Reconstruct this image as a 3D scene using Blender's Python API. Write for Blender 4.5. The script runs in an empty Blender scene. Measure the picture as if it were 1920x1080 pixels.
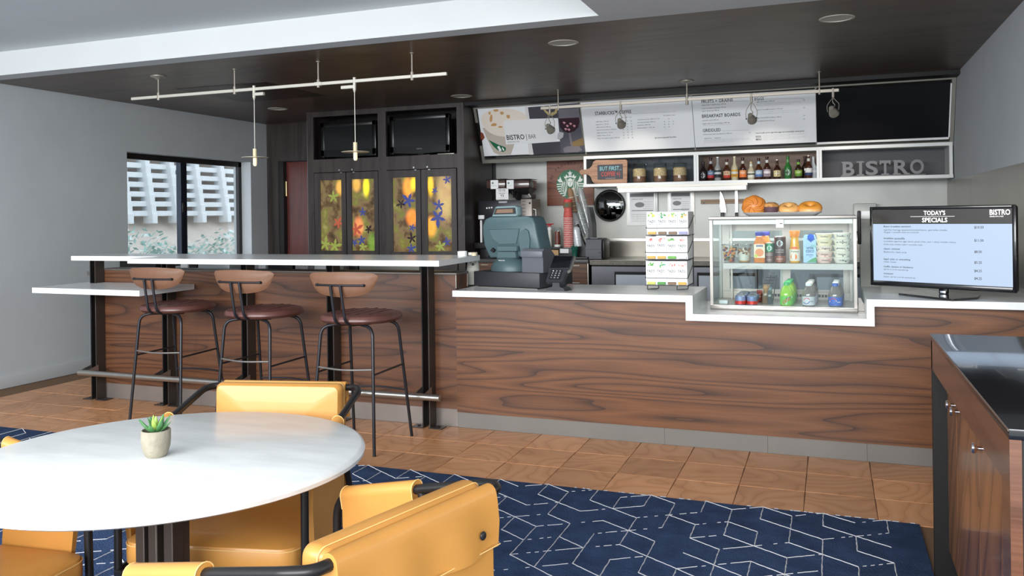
import bpy, bmesh, math, random
import numpy as np
from mathutils import Vector, Matrix
random.seed(7)
SC = bpy.context.scene
COL = SC.collection
PI = math.pi
# ------------------------------------------------------------------ camera
F, YAW, ROLL, CX, CY, H = 1573.2, 0.362245, 0.0136026, 960.0, 404.34, 1.32
_f = np.array([-math.sin(YAW), math.cos(YAW), 0.0]); _r = np.array([math.cos(YAW), math.sin(YAW), 0.0]); _d = np.cross(_f, _r)
_c, _s = math.cos(ROLL), math.sin(ROLL)
CM = np.array([_c*_r + _s*_d, -_s*_r + _c*_d, _f]); CP = np.array([0, 0, H])
cam_d = bpy.data.cameras.new('camera'); cam = bpy.data.objects.new('camera', cam_d); COL.objects.link(cam)
cam_d.sensor_width = 36; cam_d.lens = F/1920*36; cam_d.shift_y = -(540-CY)/1920; cam_d.clip_start = .05; cam_d.clip_end = 200
cam.matrix_world = Matrix(((CM[0][0], -CM[1][0], -CM[2][0], 0), (CM[0][1], -CM[1][1], -CM[2][1], 0), (CM[0][2], -CM[1][2], -CM[2][2], H), (0, 0, 0, 1)))
SC.camera = cam
# ------------------------------------------------------------------ exposure, world, lights
SC.view_settings.view_transform = 'Standard'; SC.view_settings.look = 'None'
SC.view_settings.gamma = 1; SC.view_settings.use_curve_mapping = False
SC.view_settings.exposure = 0.18
SC.cycles.use_denoising = True
SC.cycles.max_bounces = 8; SC.cycles.diffuse_bounces = 4; SC.cycles.glossy_bounces = 4
SC.cycles.transparent_max_bounces = 16; SC.cycles.transmission_bounces = 6
SC.cycles.caustics_reflective = False; SC.cycles.caustics_refractive = False
SC.cycles.sample_clamp_indirect = 4
W = bpy.data.worlds.new('daylight'); SC.world = W; W.use_nodes = True
W.node_tree.nodes['Background'].inputs['Color'].default_value = (.86, .93, 1.0, 1)
W.node_tree.nodes['Background'].inputs['Strength'].default_value = 1.7

def light(name, kind, loc, energy, color=(1, 1, 1), size=1, size_y=None, aim=None, spot=None, blend=.6, radius=.05):
    d = bpy.data.lights.new(name, kind); d.energy = energy; d.color = color
    o = bpy.data.objects.new(name, d); COL.objects.link(o); o.location = loc
    if kind == 'AREA':
        d.size = size
        if size_y: d.shape = 'RECTANGLE'; d.size_y = size_y
    elif kind == 'SPOT':
        d.spot_size = spot or 1.2; d.spot_blend = blend; d.shadow_soft_size = radius
    elif kind == 'POINT': d.shadow_soft_size = radius
    if aim is not None: o.rotation_euler = (Vector(aim)-Vector(loc)).to_track_quat('-Z', 'Y').to_euler()
    return o
# added fill light, unseen behind the viewer, set high to stay out of glass reflections
light('added_fill_light', 'AREA', (-2.4, -3.0, 2.25), 800, (.98, .99, 1), 9.0, 1.7, aim=(-2.4, 5, 2.1))

# ------------------------------------------------------------------ pixel helpers (photo is 1920 x 1080)
def at(px, py, ax, val):
    d = CM.T @ np.array([(px-CX)/F, (py-CY)/F, 1.0]); i = 'xyz'.index(ax)
    return Vector(CP + (val-CP[i])/d[i]*d)
def mpp(p):
    return float(CM[2] @ (np.array(p)-CP))/F
def lin(c):
    c = [x/255 for x in c]
    return tuple((x/12.92 if x <= .04045 else ((x+.055)/1.055)**2.4) for x in c)
# ------------------------------------------------------------------ materials
MATS = {}
def mat(name, rgb=(128, 128, 128), rough=.5, metal=0., spec=.5, var=None, bump=None, emit=None, coat=0., trans=0., ior=1.45, alpha=1., grain=None):
    """var=(noise scale, amount, stretch xyz), bump=(scale, strength, stretch)"""
    if name in MATS: return MATS[name]
    m = bpy.data.materials.new(name); m.use_nodes = True; MATS[name] = m
    nt = m.node_tree; b = nt.nodes['Principled BSDF']; L = nt.links.new
    c = lin(rgb)
    b.inputs['Base Color'].default_value = (*c, 1); b.inputs['Roughness'].default_value = rough
    b.inputs['Metallic'].default_value = metal; b.inputs['Specular IOR Level'].default_value = spec
    b.inputs['Coat Weight'].default_value = coat; b.inputs['Transmission Weight'].default_value = trans
    b.inputs['IOR'].default_value = ior; b.inputs['Alpha'].default_value = alpha
    if emit:
        b.inputs['Emission Color'].default_value = (*lin(emit[0]), 1); b.inputs['Emission Strength'].default_value = emit[1]
    tc = None
    if var or bump:
        tc = nt.nodes.new('ShaderNodeTexCoord')
    if var:
        mp = nt.nodes.new('ShaderNodeMapping'); mp.inputs['Scale'].default_value = var[2] if len(var) > 2 else (1, 1, 1)
        n = nt.nodes.new('ShaderNodeTexNoise'); n.inputs['Scale'].default_value = var[0]; n.inputs['Detail'].default_value = 6
        mx = nt.nodes.new('ShaderNodeMix'); mx.data_type = 'RGBA'; mx.blend_type = 'MIX'
        lo = tuple(x*(1-var[1]) for x in c); hi = tuple(min(1, x*(1+var[1])) for x in c)
        rp = nt.nodes.new('ShaderNodeMapRange'); rp.inputs[1].default_value = .3; rp.inputs[2].default_value = .7
        mx.inputs[6].default_value = (*lo, 1); mx.inputs[7].default_value = (*hi, 1)
        L(tc.outputs['Object'], mp.inputs[0]); L(mp.outputs[0], n.inputs['Vector']); L(n.outputs['Fac'], rp.inputs[0])
        L(rp.outputs[0], mx.inputs[0]); L(mx.outputs[2], b.inputs['Base Color'])
    if bump:
        mp = nt.nodes.new('ShaderNodeMapping'); mp.inputs['Scale'].default_value = bump[2] if len(bump) > 2 else (1, 1, 1)
        n = nt.nodes.new('ShaderNodeTexNoise'); n.inputs['Scale'].default_value = bump[0]; n.inputs['Detail'].default_value = 4
        bp = nt.nodes.new('ShaderNodeBump'); bp.inputs['Strength'].default_value = bump[1]; bp.inputs['Distance'].default_value = .01
        L(tc.outputs['Object'], mp.inputs[0]); L(mp.outputs[0], n.inputs['Vector']); L(n.outputs['Fac'], bp.inputs['Height']); L(bp.outputs[0], b.inputs['Normal'])
    return m

def wood(name, dark, mid, light_, rough=.35, rot=(0, 0, 0), scale=(.55, .55, 4.2), bands=9.0, coat=0., rnd=False, spec=.5, fine=1.0, shift=0.):
    """figured veneer: contour bands of a stretched noise field plus fine pores. The grain runs along local x before rot."""
    if name in MATS: return MATS[name]
    m = bpy.data.materials.new(name); m.use_nodes = True; MATS[name] = m
    nt = m.node_tree; N = nt.nodes.new; L = nt.links.new; b = nt.nodes['Principled BSDF']
    b.inputs['Roughness'].default_value = rough; b.inputs['Coat Weight'].default_value = coat; b.inputs['Coat Roughness'].default_value = .12
    b.inputs['Specular IOR Level'].default_value = spec
    tc = N('ShaderNodeTexCoord'); mp = N('ShaderNodeMapping'); mp.inputs['Rotation'].default_value = rot
    mp.inputs['Location'].default_value = (shift, shift*.7, shift*1.3)
    L(tc.outputs['Object'], mp.inputs[0]); src = mp.outputs[0]
    if rnd:
        oi = N('ShaderNodeObjectInfo'); ml = N('ShaderNodeMath'); ml.operation = 'MULTIPLY'; ml.inputs[1].default_value = 37.0
        L(oi.outputs['Random'], ml.inputs[0]); va = N('ShaderNodeVectorMath'); va.operation = 'ADD'
        L(src, va.inputs[0]); L(ml.outputs[0], va.inputs[1]); src = va.outputs[0]
    ms = N('ShaderNodeMapping'); ms.inputs['Scale'].default_value = scale; L(src, ms.inputs[0])
    n = N('ShaderNodeTexNoise'); n.inputs['Scale'].default_value = 1.0; n.inputs['Detail'].default_value = 1.6; n.inputs['Roughness'].default_value = .45
    L(ms.outputs[0], n.inputs['Vector'])
    mm = N('ShaderNodeMath'); mm.operation = 'MULTIPLY'; mm.inputs[1].default_value = bands; L(n.outputs['Fac'], mm.inputs[0])
    fr = N('ShaderNodeMath'); fr.operation = 'FRACT'; L(mm.outputs[0], fr.inputs[0])
    cr = N('ShaderNodeValToRGB'); e = cr.color_ramp.elements
    e[0].position = 0; e[0].color = (*lin(dark), 1); e[1].position = 1; e[1].color = (*lin(mid), 1)
    e.new(.16).color = (*lin(mid), 1); e.new(.62).color = (*lin(light_), 1)
    L(fr.outputs[0], cr.inputs[0])
    mf = N('ShaderNodeMapping'); mf.inputs['Scale'].default_value = (4*fine, 4*fine, 170*fine) if scale[2] >= scale[0] else (170*fine, 4*fine, 4*fine)
    L(src, mf.inputs[0]); n2 = N('ShaderNodeTexNoise'); n2.inputs['Scale'].default_value = 1; n2.inputs['Detail'].default_value = 3; L(mf.outputs[0], n2.inputs['Vector'])
    mr = N('ShaderNodeMapRange'); mr.inputs[1].default_value = .3; mr.inputs[2].default_value = .7; mr.inputs[3].default_value = .80; mr.inputs[4].default_value = 1.12; L(n2.outputs['Fac'], mr.inputs[0])
    mx = N('ShaderNodeMix'); mx.data_type = 'RGBA'; mx.blend_type = 'MULTIPLY'; mx.inputs[0].default_value = 1.0
    L(cr.outputs[0], mx.inputs[6]); L(mr.outputs[0], mx.inputs[7]); last = mx.outputs[2]
    if rnd:
        hv = N('ShaderNodeHueSaturation'); mr2 = N('ShaderNodeMapRange'); mr2.inputs[3].default_value = .90; mr2.inputs[4].default_value = 1.08
        L(oi.outputs['Random'], mr2.inputs[0]); L(mr2.outputs[0], hv.inputs['Value']); L(last, hv.inputs['Color']); last = hv.outputs[0]
    L(last, b.inputs['Base Color'])
    return m

def glass(name, tint=(245, 250, 250), gloss=.05, rough=.02):
    if name in MATS: return MATS[name]
    m = bpy.data.materials.new(name); m.use_nodes = True; MATS[name] = m
    nt = m.node_tree; N = nt.nodes.new; L = nt.links.new; nt.nodes.remove(nt.nodes['Principled BSDF'])
    t = N('ShaderNodeBsdfTransparent'); t.inputs[0].default_value = (*lin(tint), 1)
    g = N('ShaderNodeBsdfGlossy'); g.inputs['Roughness'].default_value = rough
    lw = N('ShaderNodeLayerWeight'); lw.inputs[0].default_value = .35
    mr = N('ShaderNodeMapRange'); mr.inputs[3].default_value = gloss*.5; mr.inputs[4].default_value = min(1, gloss*5); L(lw.outputs['Fresnel'], mr.inputs[0])
    mx = N('ShaderNodeMixShader'); L(mr.outputs[0], mx.inputs[0]); L(t.outputs[0], mx.inputs[1]); L(g.outputs[0], mx.inputs[2])
    L(mx.outputs[0], nt.nodes['Material Output'].inputs[0]); return m

# ------------------------------------------------------------------ mesh builder
class MB:
    def __init__(s, m=None):
        s.v = []; s.f = []; s.mi = []; s.mats = []; s.M = None; s.cur = 0
        if m: s.use(m)
    def use(s, m):
        if m not in s.mats: s.mats.append(m)
        s.cur = s.mats.index(m); return s
    def xf(s, M=None): s.M = M; return s
    def add(s, vs, fs):
        o = len(s.v)
        if s.M is not None: vs = [s.M @ Vector(p) for p in vs]
        s.v += [tuple(p) for p in vs]; s.f += [tuple(i+o for i in f) for f in fs]; s.mi += [s.cur]*len(fs); return s
    def box(s, x0, x1, y0, y1, z0, z1, b=0, seg=2):
        if x0 > x1: x0, x1 = x1, x0
        if y0 > y1: y0, y1 = y1, y0
        if z0 > z1: z0, z1 = z1, z0
        if b <= 0:
            vs = [(x, y, z) for z in (z0, z1) for y in (y0, y1) for x in (x0, x1)]
            return s.add(vs, [(0, 2, 3, 1), (4, 5, 7, 6), (0, 1, 5, 4), (2, 6, 7, 3), (0, 4, 6, 2), (1, 3, 7, 5)])
        bm = bmesh.new(); bmesh.ops.create_cube(bm, size=1)
        for q in bm.verts: q.co = Vector(((x0+x1)/2+q.co.x*(x1-x0), (y0+y1)/2+q.co.y*(y1-y0), (z0+z1)/2+q.co.z*(z1-z0)))
        b = min(b, .49*min(x1-x0, y1-y0, z1-z0))
        bmesh.ops.bevel(bm, geom=bm.edges[:], offset=b, segments=seg, profile=.5, affect='EDGES')
        bm.verts.index_update(); vs = [q.co.copy() for q in bm.verts]; fs = [[q.index for q in f.verts] for f in bm.faces]; bm.free()
        return s.add(vs, fs)
    def tube(s, pts, r, n=8, closed=False, cap=True):
        pts = [Vector(p) for p in pts]; k = len(pts); rs = r if isinstance(r, (list, tuple)) else [r]*k
        T = []
        for i in range(k):
            a = pts[(i-1) % k] if closed or i > 0 else pts[i]; c = pts[(i+1) % k] if closed or i < k-1 else pts[i]
            T.append((c-a).normalized())
        u = T[0].orthogonal().normalized(); vs = []; fs = []
        for i in range(k):
            if i: u = (u - T[i]*u.dot(T[i])); u = u.normalized() if u.length > 1e-6 else T[i].orthogonal().normalized()
            w = T[i].cross(u)
            for j in range(n):
                a = 2*PI*j/n; vs.append(pts[i]+(u*math.cos(a)+w*math.sin(a))*rs[i])
        for i in range(k if closed else k-1):
            for j in range(n):
                a = i*n+j; b2 = i*n+(j+1) % n; i2 = (i+1) % k
                fs.append((a, b2, i2*n+(j+1) % n, i2*n+j))
        if cap and not closed: fs += [tuple(range(n))[::-1], tuple((k-1)*n+j for j in range(n))]
        return s.add(vs, fs)
    def cyl(s, p0, p1, r0, r1=None, n=16): return s.tube([p0, p1], [r0, r0 if r1 is None else r1], n)
    def lathe(s, prof, c=(0, 0, 0), n=20, sx=1, sy=1):
        vs = []; fs = []; k = len(prof)
        for (r, z) in prof:
            for j in range(n):
                a = 2*PI*j/n; vs.append((c[0]+r*math.cos(a)*sx, c[1]+r*math.sin(a)*sy, c[2]+z))
        for i in range(k-1):
            for j in range(n): fs.append((i*n+j, i*n+(j+1) % n, (i+1)*n+(j+1) % n, (i+1)*n+j))
        if prof[0][0] > 1e-5: fs.append(tuple(range(n))[::-1])
        if prof[-1][0] > 1e-5: fs.append(tuple((k-1)*n+j for j in range(n)))
        return s.add(vs, fs)
    def prism(s, poly, o, xd, yd, t):
        """polygon in the plane (xd, yd) at o, extruded by t along xd x yd"""
        o = Vector(o); xd = Vector(xd); yd = Vector(yd); nn = xd.cross(yd).normalized()*t; n = len(poly)
        a = [o+xd*p[0]+yd*p[1] for p in poly]; b = [p+nn for p in a]
        fs = [tuple(range(n))[::-1], tuple(range(n, 2*n))]+[(i, (i+1) % n, n+(i+1) % n, n+i) for i in range(n)]
        return s.add(a+b, fs)
    def ell(s, c, r, nu=16, nv=10):
        vs = []; fs = []
        for i in range(nv+1):
            t = PI*i/nv
            for j in range(nu):
                p = 2*PI*j/nu; vs.append((c[0]+r[0]*math.sin(t)*math.cos(p), c[1]+r[1]*math.sin(t)*math.sin(p), c[2]-r[2]*math.cos(t)))
        for i in range(nv):
            for j in range(nu): fs.append((i*nu+j, i*nu+(j+1) % nu, (i+1)*nu+(j+1) % nu, (i+1)*nu+j))
        return s.add(vs, fs)
    def grid(s, fn, nu, nv, cu=False):
        vs = [fn(i/nu, j/nv) for j in range(nv+1) for i in range(nu+(0 if cu else 1))]; w = nu if cu else nu+1; fs = []
        for j in range(nv):
            for i in range(nu): fs.append((j*w+i, j*w+(i+1) % w, (j+1)*w+(i+1) % w, (j+1)*w+i))
        return s.add(vs, fs)
    def text(s, t, o, xd, yd, size, xs=1., thick=.0006, align='LEFT', space=1., bold=False, shear=0.):
        cu = bpy.data.curves.new('t', 'FONT'); cu.body = t; cu.size = 1; cu.resolution_u = 2; cu.align_x = align
        cu.space_character = space; cu.offset = .012 if bold else 0; cu.shear = shear
        ob = bpy.data.objects.new('t', cu); COL.objects.link(ob)
        me = bpy.data.meshes.new_from_object(ob.evaluated_get(bpy.context.evaluated_depsgraph_get()))
        o = Vector(o); xd = Vector(xd).normalized(); yd = Vector(yd).normalized(); nn = xd.cross(yd).normalized()*thick
        vs = [o+xd*(q.co.x*size*xs)+yd*(q.co.y*size)+nn for q in me.vertices]
        s.add(vs, [tuple(p.vertices) for p in me.polygons])
        bpy.data.objects.remove(ob); bpy.data.curves.remove(cu); bpy.data.meshes.remove(me); return s
    def mesh(s, name, off=(0, 0, 0), sharp=38, fix=True):
        me = bpy.data.meshes.new(name); o = Vector(off)
        me.from_pydata([tuple(Vector(p)-o) for p in s.v], [], s.f)
        for m in s.mats: me.materials.append(m)
        if len(s.mats) > 1: me.polygons.foreach_set('material_index', s.mi)
        if fix:
            bm = bmesh.new(); bm.from_mesh(me); bmesh.ops.recalc_face_normals(bm, faces=bm.faces[:]); bm.to_mesh(me); bm.free()
        me.shade_smooth(); me.set_sharp_from_angle(angle=math.radians(sharp)); me.update(); return me

BASE = {}
def thing(name, label, cat, loc=(0, 0, 0), rotz=0., group=None, local=False):
    o = bpy.data.objects.new(name, None); COL.objects.link(o); o.location = loc; o.rotation_euler = (0, 0, rotz); o.empty_display_size = .05
    if label: o['label'] = label
    if cat: o['category'] = cat
    if group: o['group'] = group
    BASE[o] = Vector((0, 0, 0)) if local else Vector(loc); return o
def part(mb, name, parent, label=None, stuff=False, **k):
    me = mb.mesh(name, BASE[parent], **k); o = bpy.data.objects.new(name, me); COL.objects.link(o); o.parent = parent
    BASE[o] = BASE[parent]
    if label: o['label'] = label
    if stuff: o['kind'] = 'stuff'
    return o
def solo(mb, name, label, cat, loc=None, group=None, **k):
    if loc is None:
        a = np.array(mb.v); loc = Vector(((a[:, 0].min()+a[:, 0].max())/2, (a[:, 1].min()+a[:, 1].max())/2, a[:, 2].min()))
    me = mb.mesh(name, loc, **k); o = bpy.data.objects.new(name, me); COL.objects.link(o); o.location = loc
    o['label'] = label; o['category'] = cat; BASE[o] = Vector(loc)
    if group: o['group'] = group
    return o
def struct(mb, name, label=None, **k):
    me = mb.mesh(name, (0, 0, 0), **k); o = bpy.data.objects.new(name, me); COL.objects.link(o); o['kind'] = 'structure'; BASE[o] = Vector((0, 0, 0))
    if label: o['label'] = label
    return o
def sthing(name, label=None, loc=(0, 0, 0)):
    o = bpy.data.objects.new(name, None); COL.objects.link(o); o.location = loc; o['kind'] = 'structure'; BASE[o] = Vector(loc)
    if label: o['label'] = label
    return o
def dup(root, loc, rotz, label):
    r = root.copy(); COL.objects.link(r); r.location = loc; r.rotation_euler = (0, 0, rotz); r['label'] = label
    for ch in list(root.children):
        c = ch.copy(); COL.objects.link(c); c.parent = r
        for g in list(ch.children):
            d = g.copy(); COL.objects.link(d); d.parent = c
    return r
def smooth_path(pts, n=6):
    pts = [Vector(p) for p in pts]; out = []
    P_ = [pts[0]*2-pts[1]]+pts+[pts[-1]*2-pts[-2]]
    for i in range(1, len(P_)-2):
        a, b, c, d = P_[i-1:i+3]
        for k in range(n):
            t = k/n; out.append(.5*((2*b)+(c-a)*t+(2*a-5*b+4*c-d)*t*t+(3*b-a-3*c+d)*t**3))
    out.append(pts[-1]); return out
def bend(pts, r, n=5):
    """polyline with rounded corners of radius r"""
    pts = [Vector(p) for p in pts]; out = [pts[0]]
    for i in range(1, len(pts)-1):
        a, b, c = pts[i-1:i+2]; u = (a-b); w = (c-b); q = min(r, u.length*.49, w.length*.49); p0 = b+u.normalized()*q; p1 = b+w.normalized()*q
        for k in range(n+1):
            t = k/n; out.append((1-t)**2*p0+2*t*(1-t)*b+t*t*p1)
    out.append(pts[-1]); return out
def circ(r, n=20, sy=None, a0=0): return [(r*math.cos(a0+2*PI*i/n), (sy or r)*math.sin(a0+2*PI*i/n)) for i in range(n)]
def rrect(x0, x1, y0, y1, r, n=4):
    out = []
    for (cx, cy, a) in ((x1-r, y1-r, 0), (x0+r, y1-r, PI/2), (x0+r, y0+r, PI), (x1-r, y0+r, 1.5*PI)):
        out += [(cx+r*math.cos(a+PI/2*k/n), cy+r*math.sin(a+PI/2*k/n)) for k in range(n+1)]
    return out
EX, EY, EZ = Vector((1, 0, 0)), Vector((0, 1, 0)), Vector((0, 0, 1))
# ------------------------------------------------------------------ shared materials
m_wall = mat('wall_paint', (190, 196, 199), .75, var=(3, .03), bump=(220, .05))
m_wallr = mat('wall_paint_right', (186, 191, 195), .75, var=(3, .03))
m_plaster = mat('plaster_white', (206, 209, 209), .85, var=(2, .02))
m_tray = mat('plaster_grey', (216, 222, 222), .85, var=(2, .02))
m_base = mat('baseboard_white', (208, 212, 214), .5)
m_ceil = wood('ceiling_veneer', (70, 53, 43), (84, 65, 54), (96, 76, 63), rough=.38, scale=(.5, 2.6, 1), bands=7, spec=.6)
m_black = mat('black_gap', (10, 9, 9), .6)
m_conc = mat('polished_concrete', (200, 202, 197), .38, var=(2.6, .12), bump=(3, .02))
m_steel = mat('brushed_steel', (176, 174, 168), .30, .9, var=(2.5, .12, (1, 1, 40)), bump=(60, .03, (1, 1, .05)))
m_steelw = mat('wall_steel', (164, 160, 152), .34, .6, var=(1.4, .07, (2, 2, .3)))
m_alu = mat('satin_aluminium', (160, 157, 148), .38, .45)
m_walnut = wood('walnut_veneer', (56, 33, 19), (94, 57, 32), (116, 74, 43), rough=.42, scale=(.34, .34, 4.6), bands=15, coat=.12)
m_walnut2 = wood('walnut_bar', (54, 33, 21), (88, 54, 34), (106, 68, 43), rough=.42, scale=(.4, .4, 4.6), bands=14, coat=.12, shift=3.3)
m_espresso = wood('espresso_wood', (34, 28, 27), (50, 42, 41), (60, 52, 50), rough=.42, scale=(6, 6, .5), bands=5)
m_maho = wood('mahogany', (62, 24, 20), (84, 34, 27), (98, 42, 33), rough=.35, scale=(9, 9, .35), bands=6)
m_tile = wood('end_grain_tile', (186, 130, 88), (204, 146, 102), (214, 158, 114), rough=.38, scale=(1.9, 1.9, 1.9), bands=15, rnd=True, fine=.35)
m_grout = mat('grout', (120, 92, 68), .9)
m_quartz = mat('white_quartz', (232, 234, 234), .22, var=(7, .05, (1, 1, 1)), spec=.5)
m_blackm = mat('black_metal', (36, 35, 36), .38, .3)
m_bronze = mat('bronze_metal', (72, 65, 60), .38, .5)
m_darkgrey = mat('dark_grey_panel', (64, 65, 68), .5)
m_white = mat('white_plastic', (232, 232, 230), .45)
m_paper = mat('paper_white', (235, 236, 236), .7)
m_ink = mat('ink_black', (30, 30, 32), .7)
m_glass = glass('clear_glass')
m_winglass = glass('window_glass', (250, 253, 255), .05)

# ------------------------------------------------------------------ room shell
XL, XR, YB, ZC = -6.163, .978, 8.31, 2.428
fl = struct(MB(m_grout).box(-6.5, 3.0, -.4, 8.6, -.16, -.004), 'floor')
tile = MB(m_tile).box(-.1497, .1497, -.1497, .1497, -.011, 0, .0016, 1).mesh('tile')
ncol = 0
for i in range(-20, 5):
    for j in range(0, 9):
        x = -.126+.303*(i+.5); y = 3.88+.303*(j+.5)
        if x-.15 < XL-.01 or x > XR: continue
        if j > 2 and x > -4.95: continue
        o = bpy.data.objects.new('tile', tile); COL.objects.link(o); o.location = (x, y, random.uniform(-.0006, .0004)); o.parent = fl
        o.rotation_euler = (random.uniform(-.001, .001), random.uniform(-.001, .001), 0)
wl = MB(m_wall)
wy0, wy1, wz0, wz1 = 6.085, 7.885, .86, 1.972
for a in ((-3.6, wy0, -.1, 2.75), (wy1, 8.45, -.1, 2.75), (wy0, wy1, -.1, wz0), (wy0, wy1, wz1, 2.75)): wl.box(XL-.24, XL, *a)
struct(wl, 'wall_left')
struct(MB(m_base).box(XL, XL+.014, -3.6, 8.18, 0, .105, .003), 'baseboard_left')
wr = struct(MB(m_wallr).box(XR, XR+.2, 3.46, 8.6, -.1, 2.75), 'wall_right')
part(MB(m_steelw).box(XR-.006, XR, 3.5, 6.9, .0, 1.568).box(XR-.006, XR, 6.904, 8.31, .0, 1.568), 'steel_panel', wr)
wb = struct(MB(m_conc).box(-3.33, XR, YB, YB+.2, -.1, 2.75), 'wall_back')
part(MB(m_darkgrey).box(-4.1, -3.325, 8.24, YB+.2, 0, 1.925), 'dark_panel', wb)
part(MB(mat('grey_wall', (120, 118, 116), .7)).box(-4.1, -3.325, 8.27, YB+.2, 1.925, 2.43), 'upper_panel', wb)
wd = MB(m_espresso)
dx0, dx1, dz = -6.005, -5.30, 1.992
wd.box(XL-.2, dx0, 8.18, 8.5, -.1, 2.6).box(dx0, dx1, 8.18, 8.5, dz, 2.6).box(dx1, -4.0, 8.18, 8.5, -.1, 2.6)
struct(wd, 'wall_door_side')
dr = sthing('door_1', 'dark mahogany door beside the tall cabinet', (dx0, 8.22, 0))
part(MB(m_maho).box(dx0+.07, dx1, 8.245, 8.285, .01, dz-.012), 'leaf', dr)
part(MB(mat('door_jamb', (20, 16, 17), .5)).box(dx0, dx0+.066, 8.185, 8.27, 0, dz).box(dx0+.066, dx1, 8.185, 8.27, dz-.01, dz), 'jamb', dr)
part(MB(mat('brass', (205, 180, 130), .3, .9)).cyl((dx0+.072, 8.232, 1.585), (dx0+.072, 8.232, 1.755), .009), 'hinge', dr)

# ceilings: dark veneer with four round openings, plaster soffit and tray
LIGHTS = [(-1.591, 5.172), (.051, 5.172), (-5.185, 7.068), (-3.16, 7.068)]
cl = MB(m_ceil); xs = sorted({XL-.2, XR+.2, *[x+s for x, _ in LIGHTS for s in (-.12, .12)]}); ys = sorted({4.68, 8.6, *[y+s for _, y in LIGHTS for s in (-.12, .12)]})
for a, b in zip(xs, xs[1:]):
    for c, d in zip(ys, ys[1:]):
        hit = [l for l in LIGHTS if a < l[0] < b and c < l[1] < d]
        if not hit: cl.add([(a, c, ZC), (b, c, ZC), (b, d, ZC), (a, d, ZC)], [(0, 3, 2, 1)]); continue
        n = 24; x, y = hit[0]; ring = [(x+.085*math.cos(2*PI*(k+.5)/n), y+.085*math.sin(2*PI*(k+.5)/n), ZC) for k in range(n)]
        sq = []
        for k in range(n):
            t = 2*PI*(k+.5)/n; q = .12/max(abs(math.cos(t)), abs(math.sin(t))); sq.append((x+q*math.cos(t), y+q*math.sin(t), ZC))
        corner = [(b, d, ZC), (a, d, ZC), (a, c, ZC), (b, c, ZC)]
        cl.add(ring+sq, [(k, (k+1) % n, n+(k+1) % n, n+k) for k in range(n)])
        for q in range(4):
            k = (3+6*q-1) % n; cl.add([sq[k], sq[(k+1) % n], corner[q]], [(0, 1, 2)])
cl.box(XL-.2, XR+.2, 4.68, 4.70, ZC+.0005, 2.75).box(XL-.2, XR+.2, 4.68, 8.6, 2.70, 2.75)
struct(cl, 'ceiling', fix=False)
ps = MB(m_plaster); tx, ty, tz = -1.186, 4.53, 2.60
ps.box(XL-.2, tx, ty, 4.6795, 2.424, 2.75).box(tx, XR+2.2, -.3, 4.6795, 2.424, 2.75)
struct(ps, 'ceiling', 'white plaster soffit along the lower dark ceiling')
struct(MB(m_tray).box(XL-.2, tx, -.3, ty, tz, 2.75), 'ceiling', 'grey recessed tray of the ceiling')
tp = MB(mat('ceiling_panel', (46, 33, 28), .4)); p0 = at(332, 168, 'z', ZC); p1 = at(470, 180, 'z', ZC)
tp.box(-5.15, -4.25, 5.62, 6.5, ZC-.004, ZC+.01, .002)
struct(tp, 'trim_1', 'flush access hatch in the dark ceiling')
struct(MB(m_black).box(-3.31, XR, 7.46, 7.64, ZC-.035, ZC), 'trim_2', 'black bulkhead strip above the menu boards')  # solid dark bulkhead strip under the ceiling edge

# ------------------------------------------------------------------ window and the bank outside
w1 = sthing('window_1', 'dark framed sliding window in the left wall', (XL-.16, wy0, wz0))
fx0, fx1 = XL-.17, XL-.13
part(MB(mat('window_frame', (34, 30, 30), .4)).box(fx0, fx1, wy0, wy1, wz1-.055, wz1).box(fx0, fx1, wy0, wy1, wz0, wz0+.05).box(fx0, fx1, wy1-.05, wy1, wz0, wz1).box(fx0, fx1, wy0, wy0+.05, wz0, wz1), 'frame', w1)
ym = 6.955
mu = part(MB(mat('window_mullion', (40, 48, 60), .35, .4)).box(fx0-.03, fx1, ym-.02, ym+.055, wz0+.05, wz1-.055).box(fx0, fx1+.014, ym-.045, ym-.005, wz0+.05, wz1-.055), 'mullion', w1)
part(MB(m_blackm).box(fx1+.014, fx1+.032, ym-.038, ym-.012, 1.40, 1.50, .004), 'latch', mu)
part(MB(m_winglass).box(fx0+.015, fx0+.019, wy0+.05, ym, wz0+.05, wz1-.055), 'pane', w1)
part(MB(m_winglass).box(fx0+.005, fx0+.009, ym+.05, wy1-.05, wz0+.05, wz1-.055), 'pane', w1)
struct(MB(m_base).box(XL-.13, XL+.02, wy0-.01, wy1+.01, wz0-.03, wz0), 'trim_3', 'white sill under the window')
# ground, crib wall and hedge outside
m_beam = mat('concrete_beam', (226, 230, 232), .9, var=(6, .05)); m_earth = mat('tan_earth', (206, 196, 186), .95, var=(4, .08))
gx = -11.0
struct(MB(m_earth).box(-20, XL-.25, 4, 24, -.5, -.02), 'ground')
zb = at(330, 408, 'x', gx).z
bank = MB(m_earth)
bank.add([(-9.3, 5, -.02), (-9.3, 24, -.02), (gx-.35, 24, zb), (gx-.35, 5, zb), (gx-1.2, 24, zb+4.6), (gx-1.2, 5, zb+4.6)], [(0, 1, 2, 3), (3, 2, 4, 5)])
struct(bank, 'terrain_bank')
cw = thing('crib_wall', 'pale concrete crib retaining wall outside the window', 'retaining wall', (gx, 10, zb))
sl = Vector((-.16, 0, 1)).normalized(); dzr = 18.7*mpp(Vector((gx, 11, zb)))
for k in range(0, 8):
    b0 = Vector((gx, 0, zb)) + sl*(dzr*(k+.45))
    part(MB(m_beam).box(b0.x-.22, b0.x+.02, 7.2, 17.0, b0.z-.045, b0.z+.045, .008, 1), 'beam', cw)
ycols = [at(x, 405, 'x', gx).y for x in (237, 282, 328, 375, 422, 470)]
ycols += [2*ycols[0]-ycols[1], ycols[-1]*2-ycols[-2]]
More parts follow.
